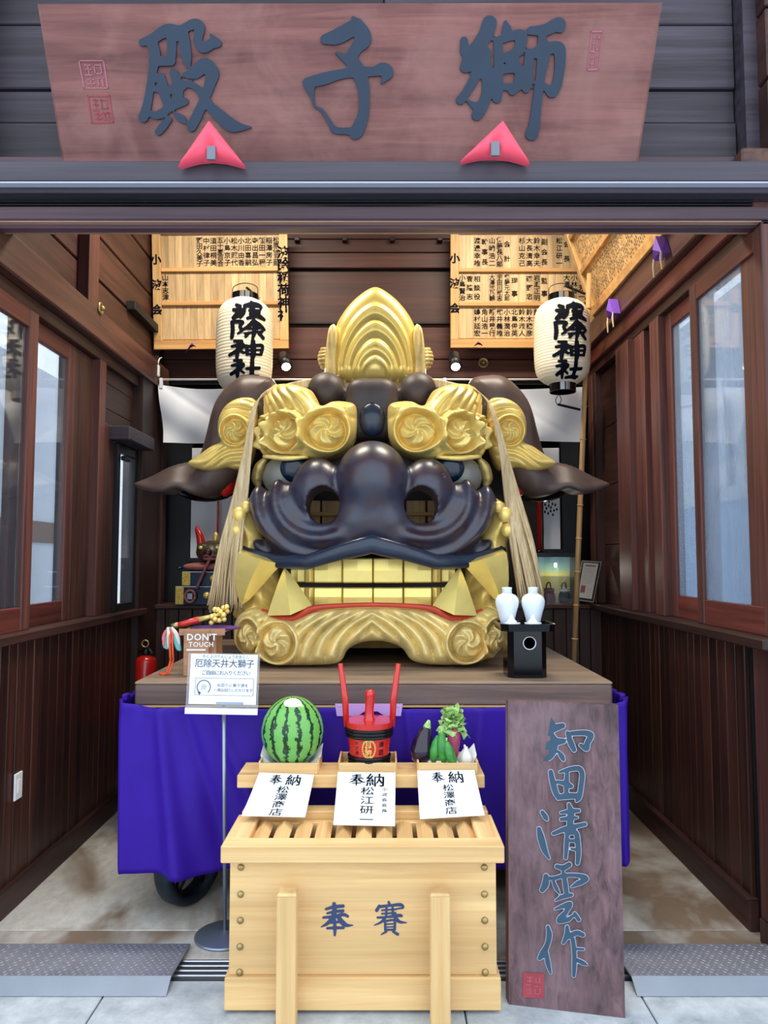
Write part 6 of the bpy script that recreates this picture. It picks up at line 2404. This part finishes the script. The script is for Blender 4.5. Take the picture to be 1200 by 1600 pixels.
cols = (('ribbon_cyan', srgb(120, 196, 196)), ('ribbon_pink', srgb(240, 120, 130)), ('ribbon_white', srgb(232, 228, 220)), ('ribbon_orange', srgb(238, 92, 46)))
for n0, c0_ in cols:
    plain(n0, c0_, 0.6, 0.0, 0.1)
for k, (pts, mt, r_) in enumerate(([[(266, 980), (259, 990), (258, 1008), (263, 1014)], 'ribbon_cyan', 0.013], [[(264, 981), (256, 993), (256, 1010)], 'ribbon_pink', 0.008], [[(268, 981), (272, 995), (279, 1012), (283, 1016)], 'ribbon_cyan', 0.014],
                                   [[(268, 980), (276, 992), (281, 1008)], 'ribbon_white', 0.010], [[(262, 980), (264, 1000), (263, 1012)], 'ribbon_white', 0.010])):
    path = [at(a, b, yW - 0.02 - 0.006 * k) for a, b in pts]
    V, F = tube(spl(path, 6), [0.005, r_, r_ * 1.1, 0.004], 8, 0.35, up=(0, 1, 0))
    mk('ribbon', V, F, mt, bw, True)
path = [at(266, 982, yW - 0.03), at(265, 1000, yW - 0.05), at(266, 1025, yW - 0.05), at(266, 1034, yW - 0.04)]
path.append(Vector((path[-1].x - 0.015, yW - 0.06, ZP + 0.008)))
path.append(Vector((path[-1].x - 0.035, yW - 0.05, ZP + 0.008)))
V, F = tube(spl(path, 6), 0.0055, 7)
mk('cord', V, F, 'ribbon_orange', bw, True)
V, F = tube(spl([p_ + Vector((0.012, 0.004, 0.002)) for p_ in path], 6), 0.0045, 7)
mk('cord', V, F, 'ribbon_orange', bw, True)

# ---- black lacquer stand with white bottles
yB = 3.60
sx_ = at(819, 1010, yB).x
zt_ = at(819, 972, yB).z
bs = thing('lacquer_stand', (sx_, yB, ZP), 'black lacquered octagonal stand with a round hole at the right of the jaw', 'stand')


def octa(hw, cut):
    return [(-hw + cut, -hw), (hw - cut, -hw), (hw, -hw + cut), (hw, hw - cut), (hw - cut, hw), (-hw + cut, hw), (-hw, hw - cut), (-hw, -hw + cut)]


def octbox(nm, hw, cut, z0, z1, mat, par):
    O8 = octa(hw, cut)
    V = [(sx_ + a, yB + b, z0) for a, b in O8] + [(sx_ + a, yB + b, z1) for a, b in O8]
    F = [list(range(8))[::-1], list(range(8, 16))] + [[i, (i + 1) % 8, (i + 1) % 8 + 8, i + 8] for i in range(8)]
    return mk(nm, V, F, mat, par)


bd = octbox('body', 0.092, 0.026, ZP + 0.001, zt_ - 0.035, 'lacquer_black', bs)
octbox('tray', 0.126, 0.032, zt_ - 0.034, zt_ - 0.024, 'lacquer_black', bs)
O8 = octa(0.126, 0.032)
V, F = [], []
for (a, b) in O8:
    for dz, sc_ in ((-0.034, 1.0), (0.0, 1.03), (0.0, 0.97), (-0.024, 0.95)):
        V.append((sx_ + a * sc_, yB + b * sc_, zt_ + dz))
for i in range(8):
    j = (i + 1) % 8
    for k in range(3):
        F.append([i * 4 + k, j * 4 + k, j * 4 + k + 1, i * 4 + k + 1])
mk('tray_rim', V, F, 'lacquer_black', bs)
hz = at(823, 1005, yB - 0.092).z
V, F = lathe([(0.026, 0), (0.031, 0), (0.033, 0.003), (0.030, 0.005), (0.026, 0.002), (0.026, 0)], 28)
mk('hole_ring', [(sx_ + 0.008 + x, yB - 0.092 - z, hz + y) for x, y, z in V], F, 'steel', bd, True)
V, F = lathe([(1e-4, 0.001), (0.027, 0.001)], 28)
mk('hole', [(sx_ + 0.008 + x, yB - 0.092 - z, hz + y) for x, y, z in V], F, 'black_matte', bd)
zt2 = zt_ - 0.024
bot = [(1e-4, 0.0), (0.030, 0.0), (0.032, 0.004), (0.036, 0.03), (0.046, 0.07), (0.055, 0.10), (0.0575, 0.122), (0.053, 0.140), (0.042, 0.152), (0.028, 0.158), (0.024, 0.162), (0.0235, 0.182), (0.025, 0.186), (0.024, 0.190), (0.018, 0.190), (0.016, 0.165), (1e-4, 0.16)]
for px, lab in ((794, 'white porcelain sake bottle at the left of the black stand'), (835, 'white porcelain sake bottle at the right of the black stand')):
    x = at(px, 950, yB).x
    th = thing('sake_bottle', (x, yB + 0.02, zt2), lab, 'bottle', 'white sake bottles on the black stand')
    V, F = lathe(bot[:11], 30, (x, yB + 0.03, zt2 + 0.001))
    mk('body', V, F, 'porcelain', th, True)
    V, F = lathe(bot[10:], 24, (x, yB + 0.03, zt2 + 0.001))
    mk('neck', V, F, 'porcelain', th, True)
for px, lab in ((799, 'small white lidded dish in front of the left bottle'), (832, 'small white lidded dish in front of the right bottle')):
    x = at(px, 965, yB - 0.06).x
    th = thing('lidded_dish', (x, yB - 0.07, zt2), lab, 'dish', 'small white dishes on the black stand')
    V, F = lathe([(1e-4, 0), (0.018, 0), (0.022, 0.004), (0.040, 0.022), (0.041, 0.026), (0.036, 0.026), (1e-4, 0.02)], 26, (x, yB - 0.07, zt2 + 0.001))
    mk('dish', V, F, 'porcelain', th, True)
    V, F = lathe([(0.026, 0.024), (0.024, 0.032), (0.012, 0.045), (0.006, 0.062), (1e-4, 0.066)], 22, (x, yB - 0.07, zt2 + 0.001))
    mk('lid', V, F, 'porcelain', th, True)

# ---- translucent slip on the front of the platform
a, b = at(524, 1098, 3.32), at(629, 1117, 3.32)
sl = thing('acrylic_slip', ((a.x + b.x) / 2, 3.318, b.z), 'pale translucent strip fixed below the platform edge behind the cask', 'strip')
plain('slip_lilac', srgb(186, 150, 216), 0.4)
V, F = prism([(a.x, a.z), (b.x, a.z), (b.x - 0.008, b.z), (b.x - 0.08, b.z), (b.x - 0.11, b.z + 0.02), (a.x + 0.13, b.z + 0.02), (a.x + 0.10, b.z), (a.x + 0.008, b.z)], 0.003, lambda u_, v_, w_: (u_, 3.296 + w_, v_))
mk('strip', V, F, 'slip_lilac', sl)
for x in (a.x + 0.02, b.x - 0.02):
    V, F = lathe([(0.004, 0), (0.004, 0.002), (1e-4, 0.003)], 10)
    mk('pin', [(x + p_[0], 3.296 - p_[2], a.z - 0.01 + p_[1]) for p_ in V], F, 'steel', sl)

# ================================================================== NOTICE ON ITS STAND
yN = 3.20
c4 = [at(294, 1020, yN), at(406, 1022, yN), at(405, 1117, yN - 0.02), at(289, 1115, yN - 0.02)]
px_ = at(348, 1118, yN).x
ns_ = thing('notice_stand', (px_ - 0.01, yN + 0.02, 0), 'white notice in a clear holder on a thin grey pole with round base', 'sign stand')
V, F = lathe([(1e-4, 0.001), (0.128, 0.001), (0.128, 0.007), (0.120, 0.011), (0.03, 0.016), (0.012, 0.024), (1e-4, 0.026)], 40, (px_ + 0.012, yN + 0.05, 0))
mk('base', V, F, 'chrome_pole', ns_, True)
V, F = tube([(px_ + 0.012, yN + 0.05, 0.02), (px_, yN + 0.012, c4[3].z + 0.10)], 0.0085, 12)
mk('pole', V, F, 'chrome_pole', ns_, True)
ex = (c4[1] - c4[0]).normalized()
ey = ((c4[0] - c4[3]) - ex * (c4[0] - c4[3]).dot(ex)).normalized()
n_ = ex.cross(ey)
W_, H_ = (c4[1] - c4[0]).length, (c4[0] - c4[3]).length
R = Matrix((ex, -n_, ey)).transposed()


def nslab(nm, x0, y0, x1, y1, d0, d1, mat, par=ns_):
    c_ = c4[3] + ex * (x0 + x1) / 2 + ey * (y0 + y1) / 2 + n_ * (d0 + d1) / 2
    Vb, Fb = box_mesh(x1 - x0, d1 - d0, y1 - y0, 0.0)
    return mk(nm, [R @ Vector(v_) + c_ for v_ in Vb], Fb, mat, par)


nslab('holder_back', 0, 0, W_, H_, -0.006, -0.003, 'acrylic')
cd = nslab('card', W_ * 0.04, H_ * 0.16, W_ * 0.97, H_ * 0.985, -0.002, -0.001, 'paper')
nslab('holder_foot', 0, 0, W_, H_ * 0.10, -0.002, 0.006, 'paper')
nslab('card_band', W_ * 0.42, H_ * 0.155, W_ * 0.80, H_ * 0.20, -0.001, -0.0004, 'chrome_pole', cd)
f3 = plane3(c4[3], ex, ey, 0.0006)
ik = Ink(lambda x, y: f3(x, y))
ik.row('やくよけてんじょうおおじし', W_ * 0.20, W_ * 0.86, H_ * 0.945, 0.017)
ik.row('厄除天井大獅子', W_ * 0.10, W_ * 0.93, H_ * 0.835, 0.038, 0.004)
ik.row('ご自由にお入りください', W_ * 0.20, W_ * 0.88, H_ * 0.68, 0.022)
ik.row('右回りに獅子頭を', W_ * 0.42, W_ * 0.86, H_ * 0.475, 0.016)
ik.row('一周お回りいただけます', W_ * 0.38, W_ * 0.92, H_ * 0.395, 0.016)
for q_ in ((0.12, 0.585, 0.93, 0.59), (0.12, 0.305, 0.93, 0.31), (0.12, 0.305, 0.125, 0.59), (0.925, 0.305, 0.93, 0.59)):
    ik.quad(W_ * q_[0], H_ * q_[1], W_ * q_[2], H_ * q_[3])
cxa, cya, ra = W_ * 0.24, H_ * 0.44, 0.030
for k in range(26):
    t0_, t1_ = math.radians(-50 + 290 * k / 26), math.radians(-50 + 290 * (k + 1) / 26)
    n0 = len(ik.v)
    for t_, r_ in ((t0_, ra), (t1_, ra), (t1_, ra - 0.0035), (t0_, ra - 0.0035)):
        ik.v.append(f3(cxa + r_ * math.cos(t_), cya + r_ * math.sin(t_)))
    ik.f.append([n0, n0 + 1, n0 + 2, n0 + 3])
n0 = len(ik.v)
for a, b in ((-0.026, -0.020), (-0.010, -0.022), (-0.017, -0.034)):
    ik.v.append(f3(cxa + a, cya + b))
ik.f.append([n0, n0 + 1, n0 + 2])
for k in range(4):
    ik.quad(cxa - 0.012, cya - 0.010 + k * 0.006, cxa + 0.012, cya - 0.0085 + k * 0.006)
ik.build('lettering', 'ink_sign', cd)

# ================================================================== BACK LEFT: LACQUER BOXES, CUSHION, MASK
zc0 = 1.276
yL = 5.47
plain('lacquer_navy', srgb(16, 40, 72), 0.2, 0.0, 0.15)
plain('gilt', srgb(206, 176, 84), 0.35, 0.7, 0.4, 60.0, bump=0.3)
def lacquer_box(px0, px1, z0, z1, label):
    a, b = at(px0, 900, yL - 0.12).x, at(px1, 900, yL - 0.12).x
    th = thing('lacquer_box', ((a + b) / 2, yL, z0), label, 'box', 'stacked navy lacquer boxes')
    box('box_body', (a, yL - 0.12, z0), (b, yL + 0.12, z1), 'lacquer_navy', th, 0.004)
    box('gilt_corner', (a - 0.002, yL - 0.123, z0 + 0.004), (a + 0.058, yL - 0.118, z1 - 0.004), 'gilt', th, 0.001)
    box('pale_edge', (a, yL - 0.1215, z1 - 0.005), (b, yL - 0.1195, z1 - 0.001), 'paper', th, 0)
    x = a + 0.225
    V, F = lathe([(1e-4, 0.022), (0.014, 0.020), (0.024, 0.010), (0.028, 0), (1e-4, 0)], 16)
    mk('gilt_boss', [(x + p_[0], yL - 0.1205 - p_[2], (z0 + z1) / 2 + p_[1]) for p_ in V], F, 'gold_bright', th, True)
    return a, b


z1_ = at(300, 916, yL - 0.12).z
z2_ = at(300, 893, yL - 0.12).z
lacquer_box(275, 372, zc0, z1_, 'lower and wider navy lacquer box with gilt corners')
lacquer_box(285, 366, z1_ + 0.001, z2_, 'upper navy lacquer box with gilt corners, under the pink cushion')
cx_ = at(326, 885, yL).x
cs = thing('pink_cushion', (cx_, yL, z2_), 'flat dusky pink cushion on the stacked lacquer boxes', 'cushion')
plain('pink_cloth', srgb(186, 112, 110), 0.7, 0.0, 0.15)
V, F = ellipsoid((0, 0, 0), (1, 1, 1), 32, 14)
V = [(cx_ + 0.185 * np.sign(x) * abs(x) ** 0.7, yL + 0.115 * np.sign(y) * abs(y) ** 0.7, z2_ + 0.034 + 0.033 * z) for x, y, z in V]
mk('padding', V, F, 'pink_cloth', cs, True)
V, F = tube([(cx_ - 0.175, yL - 0.08, z2_ + 0.030), (cx_ - 0.205, yL - 0.10, z2_ + 0.018)], [0.012, 0.008], 8)
mk('corner_tuft', V, F, 'lacquer_navy', cs, True)
# small horned mask
mz = z2_ + 0.068
mx = at(331, 860, yL).x
ms = thing('small_lion_mask', (mx, yL, mz), 'small dark olive mask with a curved red horn on the cushion', 'mask')
plain('mask_olive', srgb(84, 76, 56), 0.35, 0.0, 0.4)
plain('mask_wine', srgb(76, 24, 36), 0.3, 0.0, 0.3)
u = np.arange(-0.16, 0.161, 0.009)
v = np.arange(-0.13, 0.131, 0.009)
w = np.arange(-0.02, 0.20, 0.009)
p = np.meshgrid(u, v, w, indexing='ij')
f = sd_ell(p, (0, 0, 0.075), (0.115, 0.10, 0.085))
f = smin(f, sd_ell(p, (0.01, -0.06, 0.05), (0.075, 0.055, 0.05)), 0.03)
f = smin(f, sd_ell(p, (-0.06, -0.05, 0.115), (0.04, 0.035, 0.025)), 0.02)
f = smin(f, sd_ell(p, (0.06, -0.05, 0.115), (0.04, 0.035, 0.025)), 0.02)
f = np.maximum(f, -(p[2]))
nets('face', f, u, v, w, lambda U_, V_, W_: (mx + U_, yL + V_, mz + W_), 'mask_olive', ms)
V, F = tube(spl([(mx - 0.075, yL - 0.01, mz + 0.13), (mx - 0.085, yL - 0.02, mz + 0.19), (mx - 0.105, yL - 0.02, mz + 0.24), (mx - 0.112, yL - 0.01, mz + 0.27)], 5), [0.034, 0.028, 0.018, 0.004], 12)
mk('horn', V, F, 'red_paint', ms, True)
V, F = ellipsoid((mx + 0.03, yL - 0.01, mz + 0.18), (0.022, 0.022, 0.045), 12, 8)
mk('gilt_knob', V, F, 'gold_bright', ms, True)
for dx in (-0.062, 0.06):
    V, F = ellipsoid((mx + dx, yL - 0.088, mz + 0.105), (0.018, 0.010, 0.014), 12, 8)
    mk('eye', V, F, 'gold_bright', ms, True)
V, F = ellipsoid((mx - 0.005, yL - 0.112, mz + 0.07), (0.034, 0.02, 0.030), 14, 10)
mk('snout', V, F, 'mask_wine', ms, True)
V, F = ellipsoid((mx - 0.005, yL - 0.108, mz + 0.022), (0.060, 0.02, 0.018), 14, 10)
mk('mouth', V, F, 'mask_wine', ms, True)
# cord with its tassel block hanging over the boxes
pts = [at(329, 872, yL - 0.135), at(322, 886, yL - 0.15), at(314, 904, yL - 0.15), at(307, 920, yL - 0.15)]
tc_ = thing('tassel_cord', tuple(pts[-1]), 'dusky red braided cord with a looped pale tag hanging over the lacquer boxes', 'cord')
plain('cord_red', srgb(140, 84, 84), 0.7, 0.0, 0.3, 60.0)
V, F = tube(spl(pts, 8), 0.011, 8)
mk('braid', V, F, 'cord_red', tc_, True)
for s_ in (-1, 1):
    V, F = tube(spl([pts[0], pts[0] + Vector((s_ * 0.03, -0.01, 0.02)), pts[0] + Vector((s_ * 0.045, -0.006, -0.005)), pts[0] + Vector((0, -0.01, -0.01))], 5), 0.008, 8)
    mk('bow', V, F, 'cord_red', tc_, True)
cc = at(297, 932, yL - 0.145)
V, F = tube([(cc.x + 0.036 * math.cos(t_), cc.y, cc.z + 0.042 * math.sin(t_)) for t_ in np.linspace(0, 2 * math.pi, 25)], 0.010, 8)
mk('loop', V, F, 'cord_red', tc_, True)
box('tag', (cc.x - 0.02, cc.y - 0.008, cc.z - 0.022), (cc.x + 0.02, cc.y + 0.004, cc.z + 0.022), 'chrome_pole', tc_, 0.003)

# ---- fire extinguisher beside the platform
yF = 4.92
xf = at(228, 1030, yF).x
zf = at(228, 1026, yF).z
fe = thing('fire_extinguisher', (xf, yF, 0), 'red fire extinguisher with a brass ring in the left back corner', 'fire extinguisher')
V, F = lathe([(1e-4, zf - 0.42), (0.066, zf - 0.42), (0.068, zf - 0.41), (0.068, zf - 0.03), (0.060, zf - 0.008), (0.030, zf + 0.008), (1e-4, zf + 0.012)], 26, (xf, yF, 0))
mk('cylinder', V, F, 'red_paint', fe, True)
V, F = lathe([(0.022, zf), (0.022, zf + 0.04), (0.014, zf + 0.06)], 14, (xf, yF, 0))
mk('valve', V, F, 'black_metal', fe, True)
V, F = tube([(xf - 0.05, yF, zf + 0.03), (xf + 0.02, yF, zf + 0.05), (xf + 0.05, yF - 0.02, zf + 0.02)], 0.010, 8)
mk('lever', V, F, 'black_metal', fe, True)
V, F = tube([(xf + 0.022 * math.cos(t_), yF - 0.02, zf + 0.088 + 0.022 * math.sin(t_)) for t_ in np.linspace(0, 2 * math.pi, 21)], 0.006, 7)
mk('pin_ring', V, F, 'brass', fe, True)
V, F = lathe([(0.085, 0.002), (0.085, 0.03), (0.07, zf - 0.425), (1e-4, zf - 0.425)], 22, (xf, yF, 0))
mk('floor_stand', V, F, 'black_metal', fe, True)

# ================================================================== BACK RIGHT: FRAMED NOTICE AND GLASS CASE
q4 = [at(909, 876, 5.36), at(940, 878, 5.36), at(927, 942, 5.20), at(899, 938, 5.20)]
fn_ = thing('framed_notice', tuple((q4[2] + q4[3]) / 2), 'slanted printed notice in a thin silver frame on the right ledge', 'notice')
ex = (q4[1] - q4[0]).normalized()
nn = (q4[1] - q4[0]).cross(q4[0] - q4[3]).normalized()
if nn.y > 0:
    nn = -nn


def bil(a, b, h_=0.0):
    return q4[3].lerp(q4[2], a).lerp(q4[0].lerp(q4[1], a), b) + nn * h_


V = [bil(a, b, 0) for a, b in ((0, 0), (1, 0), (1, 1), (0, 1))] + [bil(a, b, -0.01) for a, b in ((0, 0), (1, 0), (1, 1), (0, 1))]
F = [[0, 1, 2, 3], [7, 6, 5, 4], [0, 4, 5, 1], [1, 5, 6, 2], [2, 6, 7, 3], [3, 7, 4, 0]]
mk('backing', V, F, 'black_metal', fn_)
V = [bil(a, b, 0.002) for a, b in ((0.10, 0.08), (0.86, 0.08), (0.86, 0.95), (0.10, 0.95))]
plain('old_paper', srgb(176, 172, 168), 0.7, 0.0, 0.06)
mk('sheet', V, [[0, 1, 2, 3]], 'old_paper', fn_)
for a0, b0, a1, b1 in ((0, 0, 0.04, 1), (0.96, 0, 1, 1), (0, 0, 1, 0.025), (0, 0.975, 1, 1)):
    V = [bil(a, b, 0.004) for a, b in ((a0, b0), (a1, b0), (a1, b1), (a0, b1))] + [bil(a, b, -0.001) for a, b in ((a0, b0), (a1, b0), (a1, b1), (a0, b1))]
    mk('frame_bar', V, F, 'steel', fn_)
ik = Ink(lambda x, y: bil(x, y, 0.0028))
ik.quad(0.22, 0.86, 0.74, 0.90)
for k in range(9):
    ik.quad(0.20, 0.80 - 0.045 * k, 0.76 - 0.05 * (k % 3), 0.805 - 0.045 * k)
for k in range(5):
    ik.quad(0.52, 0.32 - 0.05 * k, 0.78, 0.325 - 0.05 * k)
ik.build('printed_lines', 'ink_faint', fn_)['kind'] = 'stuff'
ik = Ink(lambda x, y: bil(x, y, 0.0028))
ik.quad(0.18, 0.20, 0.42, 0.38)
ik.build('small_picture', 'cord_red', fn_)

xg0, xg1 = at(842, 900, 5.46).x, at(907, 900, 5.46).x
zg1 = at(860, 866, 5.46).z
gc = thing('glass_case', ((xg0 + xg1) / 2, 5.6, zc0), 'dark glass display case with a yellow and green backdrop on the right counter', 'cabinet')
box('case_top', (xg0 - 0.05, 5.45, zg1 - 0.02), (xg1, 5.75, zg1 + 0.012), 'black_metal', gc, 0.003)
box('case_side', (xg1 - 0.012, 5.46, zc0), (xg1, 5.75, zg1 - 0.021), 'black_metal', gc, 0.002)
def _back():
    m, nt, b = _nt('painted_backdrop')
    tc = _n(nt, 'ShaderNodeTexCoord')
    sp = _n(nt, 'ShaderNodeSeparateXYZ')
    nt.links.new(tc.outputs['Object'], sp.inputs[0])
    col = _ramp(nt, sp.outputs[2], [(0.0, srgb(150, 150, 140)), (0.15, srgb(186, 176, 96)), (0.21, srgb(168, 158, 48)), (0.25, srgb(96, 138, 110)), (0.32, srgb(54, 104, 116))])
    nt.links.new(col, b.inputs['Base Color'])
    b.inputs['Roughness'].default_value = 0.7


_back()
box('backdrop', (xg0 - 0.05, 5.72, zc0), (xg1 - 0.013, 5.74, zg1 - 0.021), 'painted_backdrop', gc, 0)
box('case_glass', (xg0 - 0.05, 5.462, zc0), (xg1 - 0.013, 5.466, zg1 - 0.021), 'glass_clear', gc, 0)
box('glass_shelf', (xg0 - 0.05, 5.50, zc0 + 0.20), (xg1 - 0.014, 5.71, zc0 + 0.204), 'glass_clear', gc, 0)
lampb = at(868, 884, 5.60)
V, F = lathe([(0.010, 0), (0.012, 0.02), (0.006, 0.03)], 12, (lampb.x, 5.60, lampb.z - 0.01))
mk('inner_lamp', V, F, 'bulb', gc, True)
lamp('case_lamp', 'POINT', (lampb.x, 5.57, lampb.z - 0.03), 0.9, (1.0, 0.95, 0.8), 0.02)
for px, mt, lab, c0_ in ((858, 'pouch_wine', 'small wine red pouch with a black handle in the glass case', srgb(110, 28, 56)), (882, 'pouch_teal', 'small dark teal pouch with a pale frill in the glass case', srgb(20, 52, 66))):
    plain(mt, c0_, 0.6, 0.0, 0.3, 30.0)
    x = at(px, 925, 5.55).x
    th = thing('charm_pouch', (x, 5.55, zc0), lab, 'pouch', 'pouches in the glass case')
    V, F = lathe([(1e-4, 0), (0.040, 0.002), (0.048, 0.03), (0.042, 0.07), (0.028, 0.09), (0.034, 0.10), (1e-4, 0.098)], 18, (x, 5.55, zc0 + 0.001), 1.0, 0.6)
    mk('bag', V, F, mt, th, True)
    V, F = tube(spl([(x - 0.02, 5.55, zc0 + 0.09), (x - 0.018, 5.55, zc0 + 0.14), (x + 0.004, 5.55, zc0 + 0.155), (x + 0.016, 5.55, zc0 + 0.10)], 5), 0.006, 7)
    mk('handle', V, F, 'black_matte', th, True)
    V, F = lathe([(0.030, 0.082), (0.044, 0.092), (0.036, 0.104), (0.046, 0.112), (1e-4, 0.10)], 14, (x, 5.55, zc0 + 0.001), 1.0, 0.7)
    mk('frill', V, F, 'garlic' if 'teal' in mt else mt, th)

bpy.data.objects.remove(_to, do_unlink=True)
bpy.data.curves.remove(_tc)
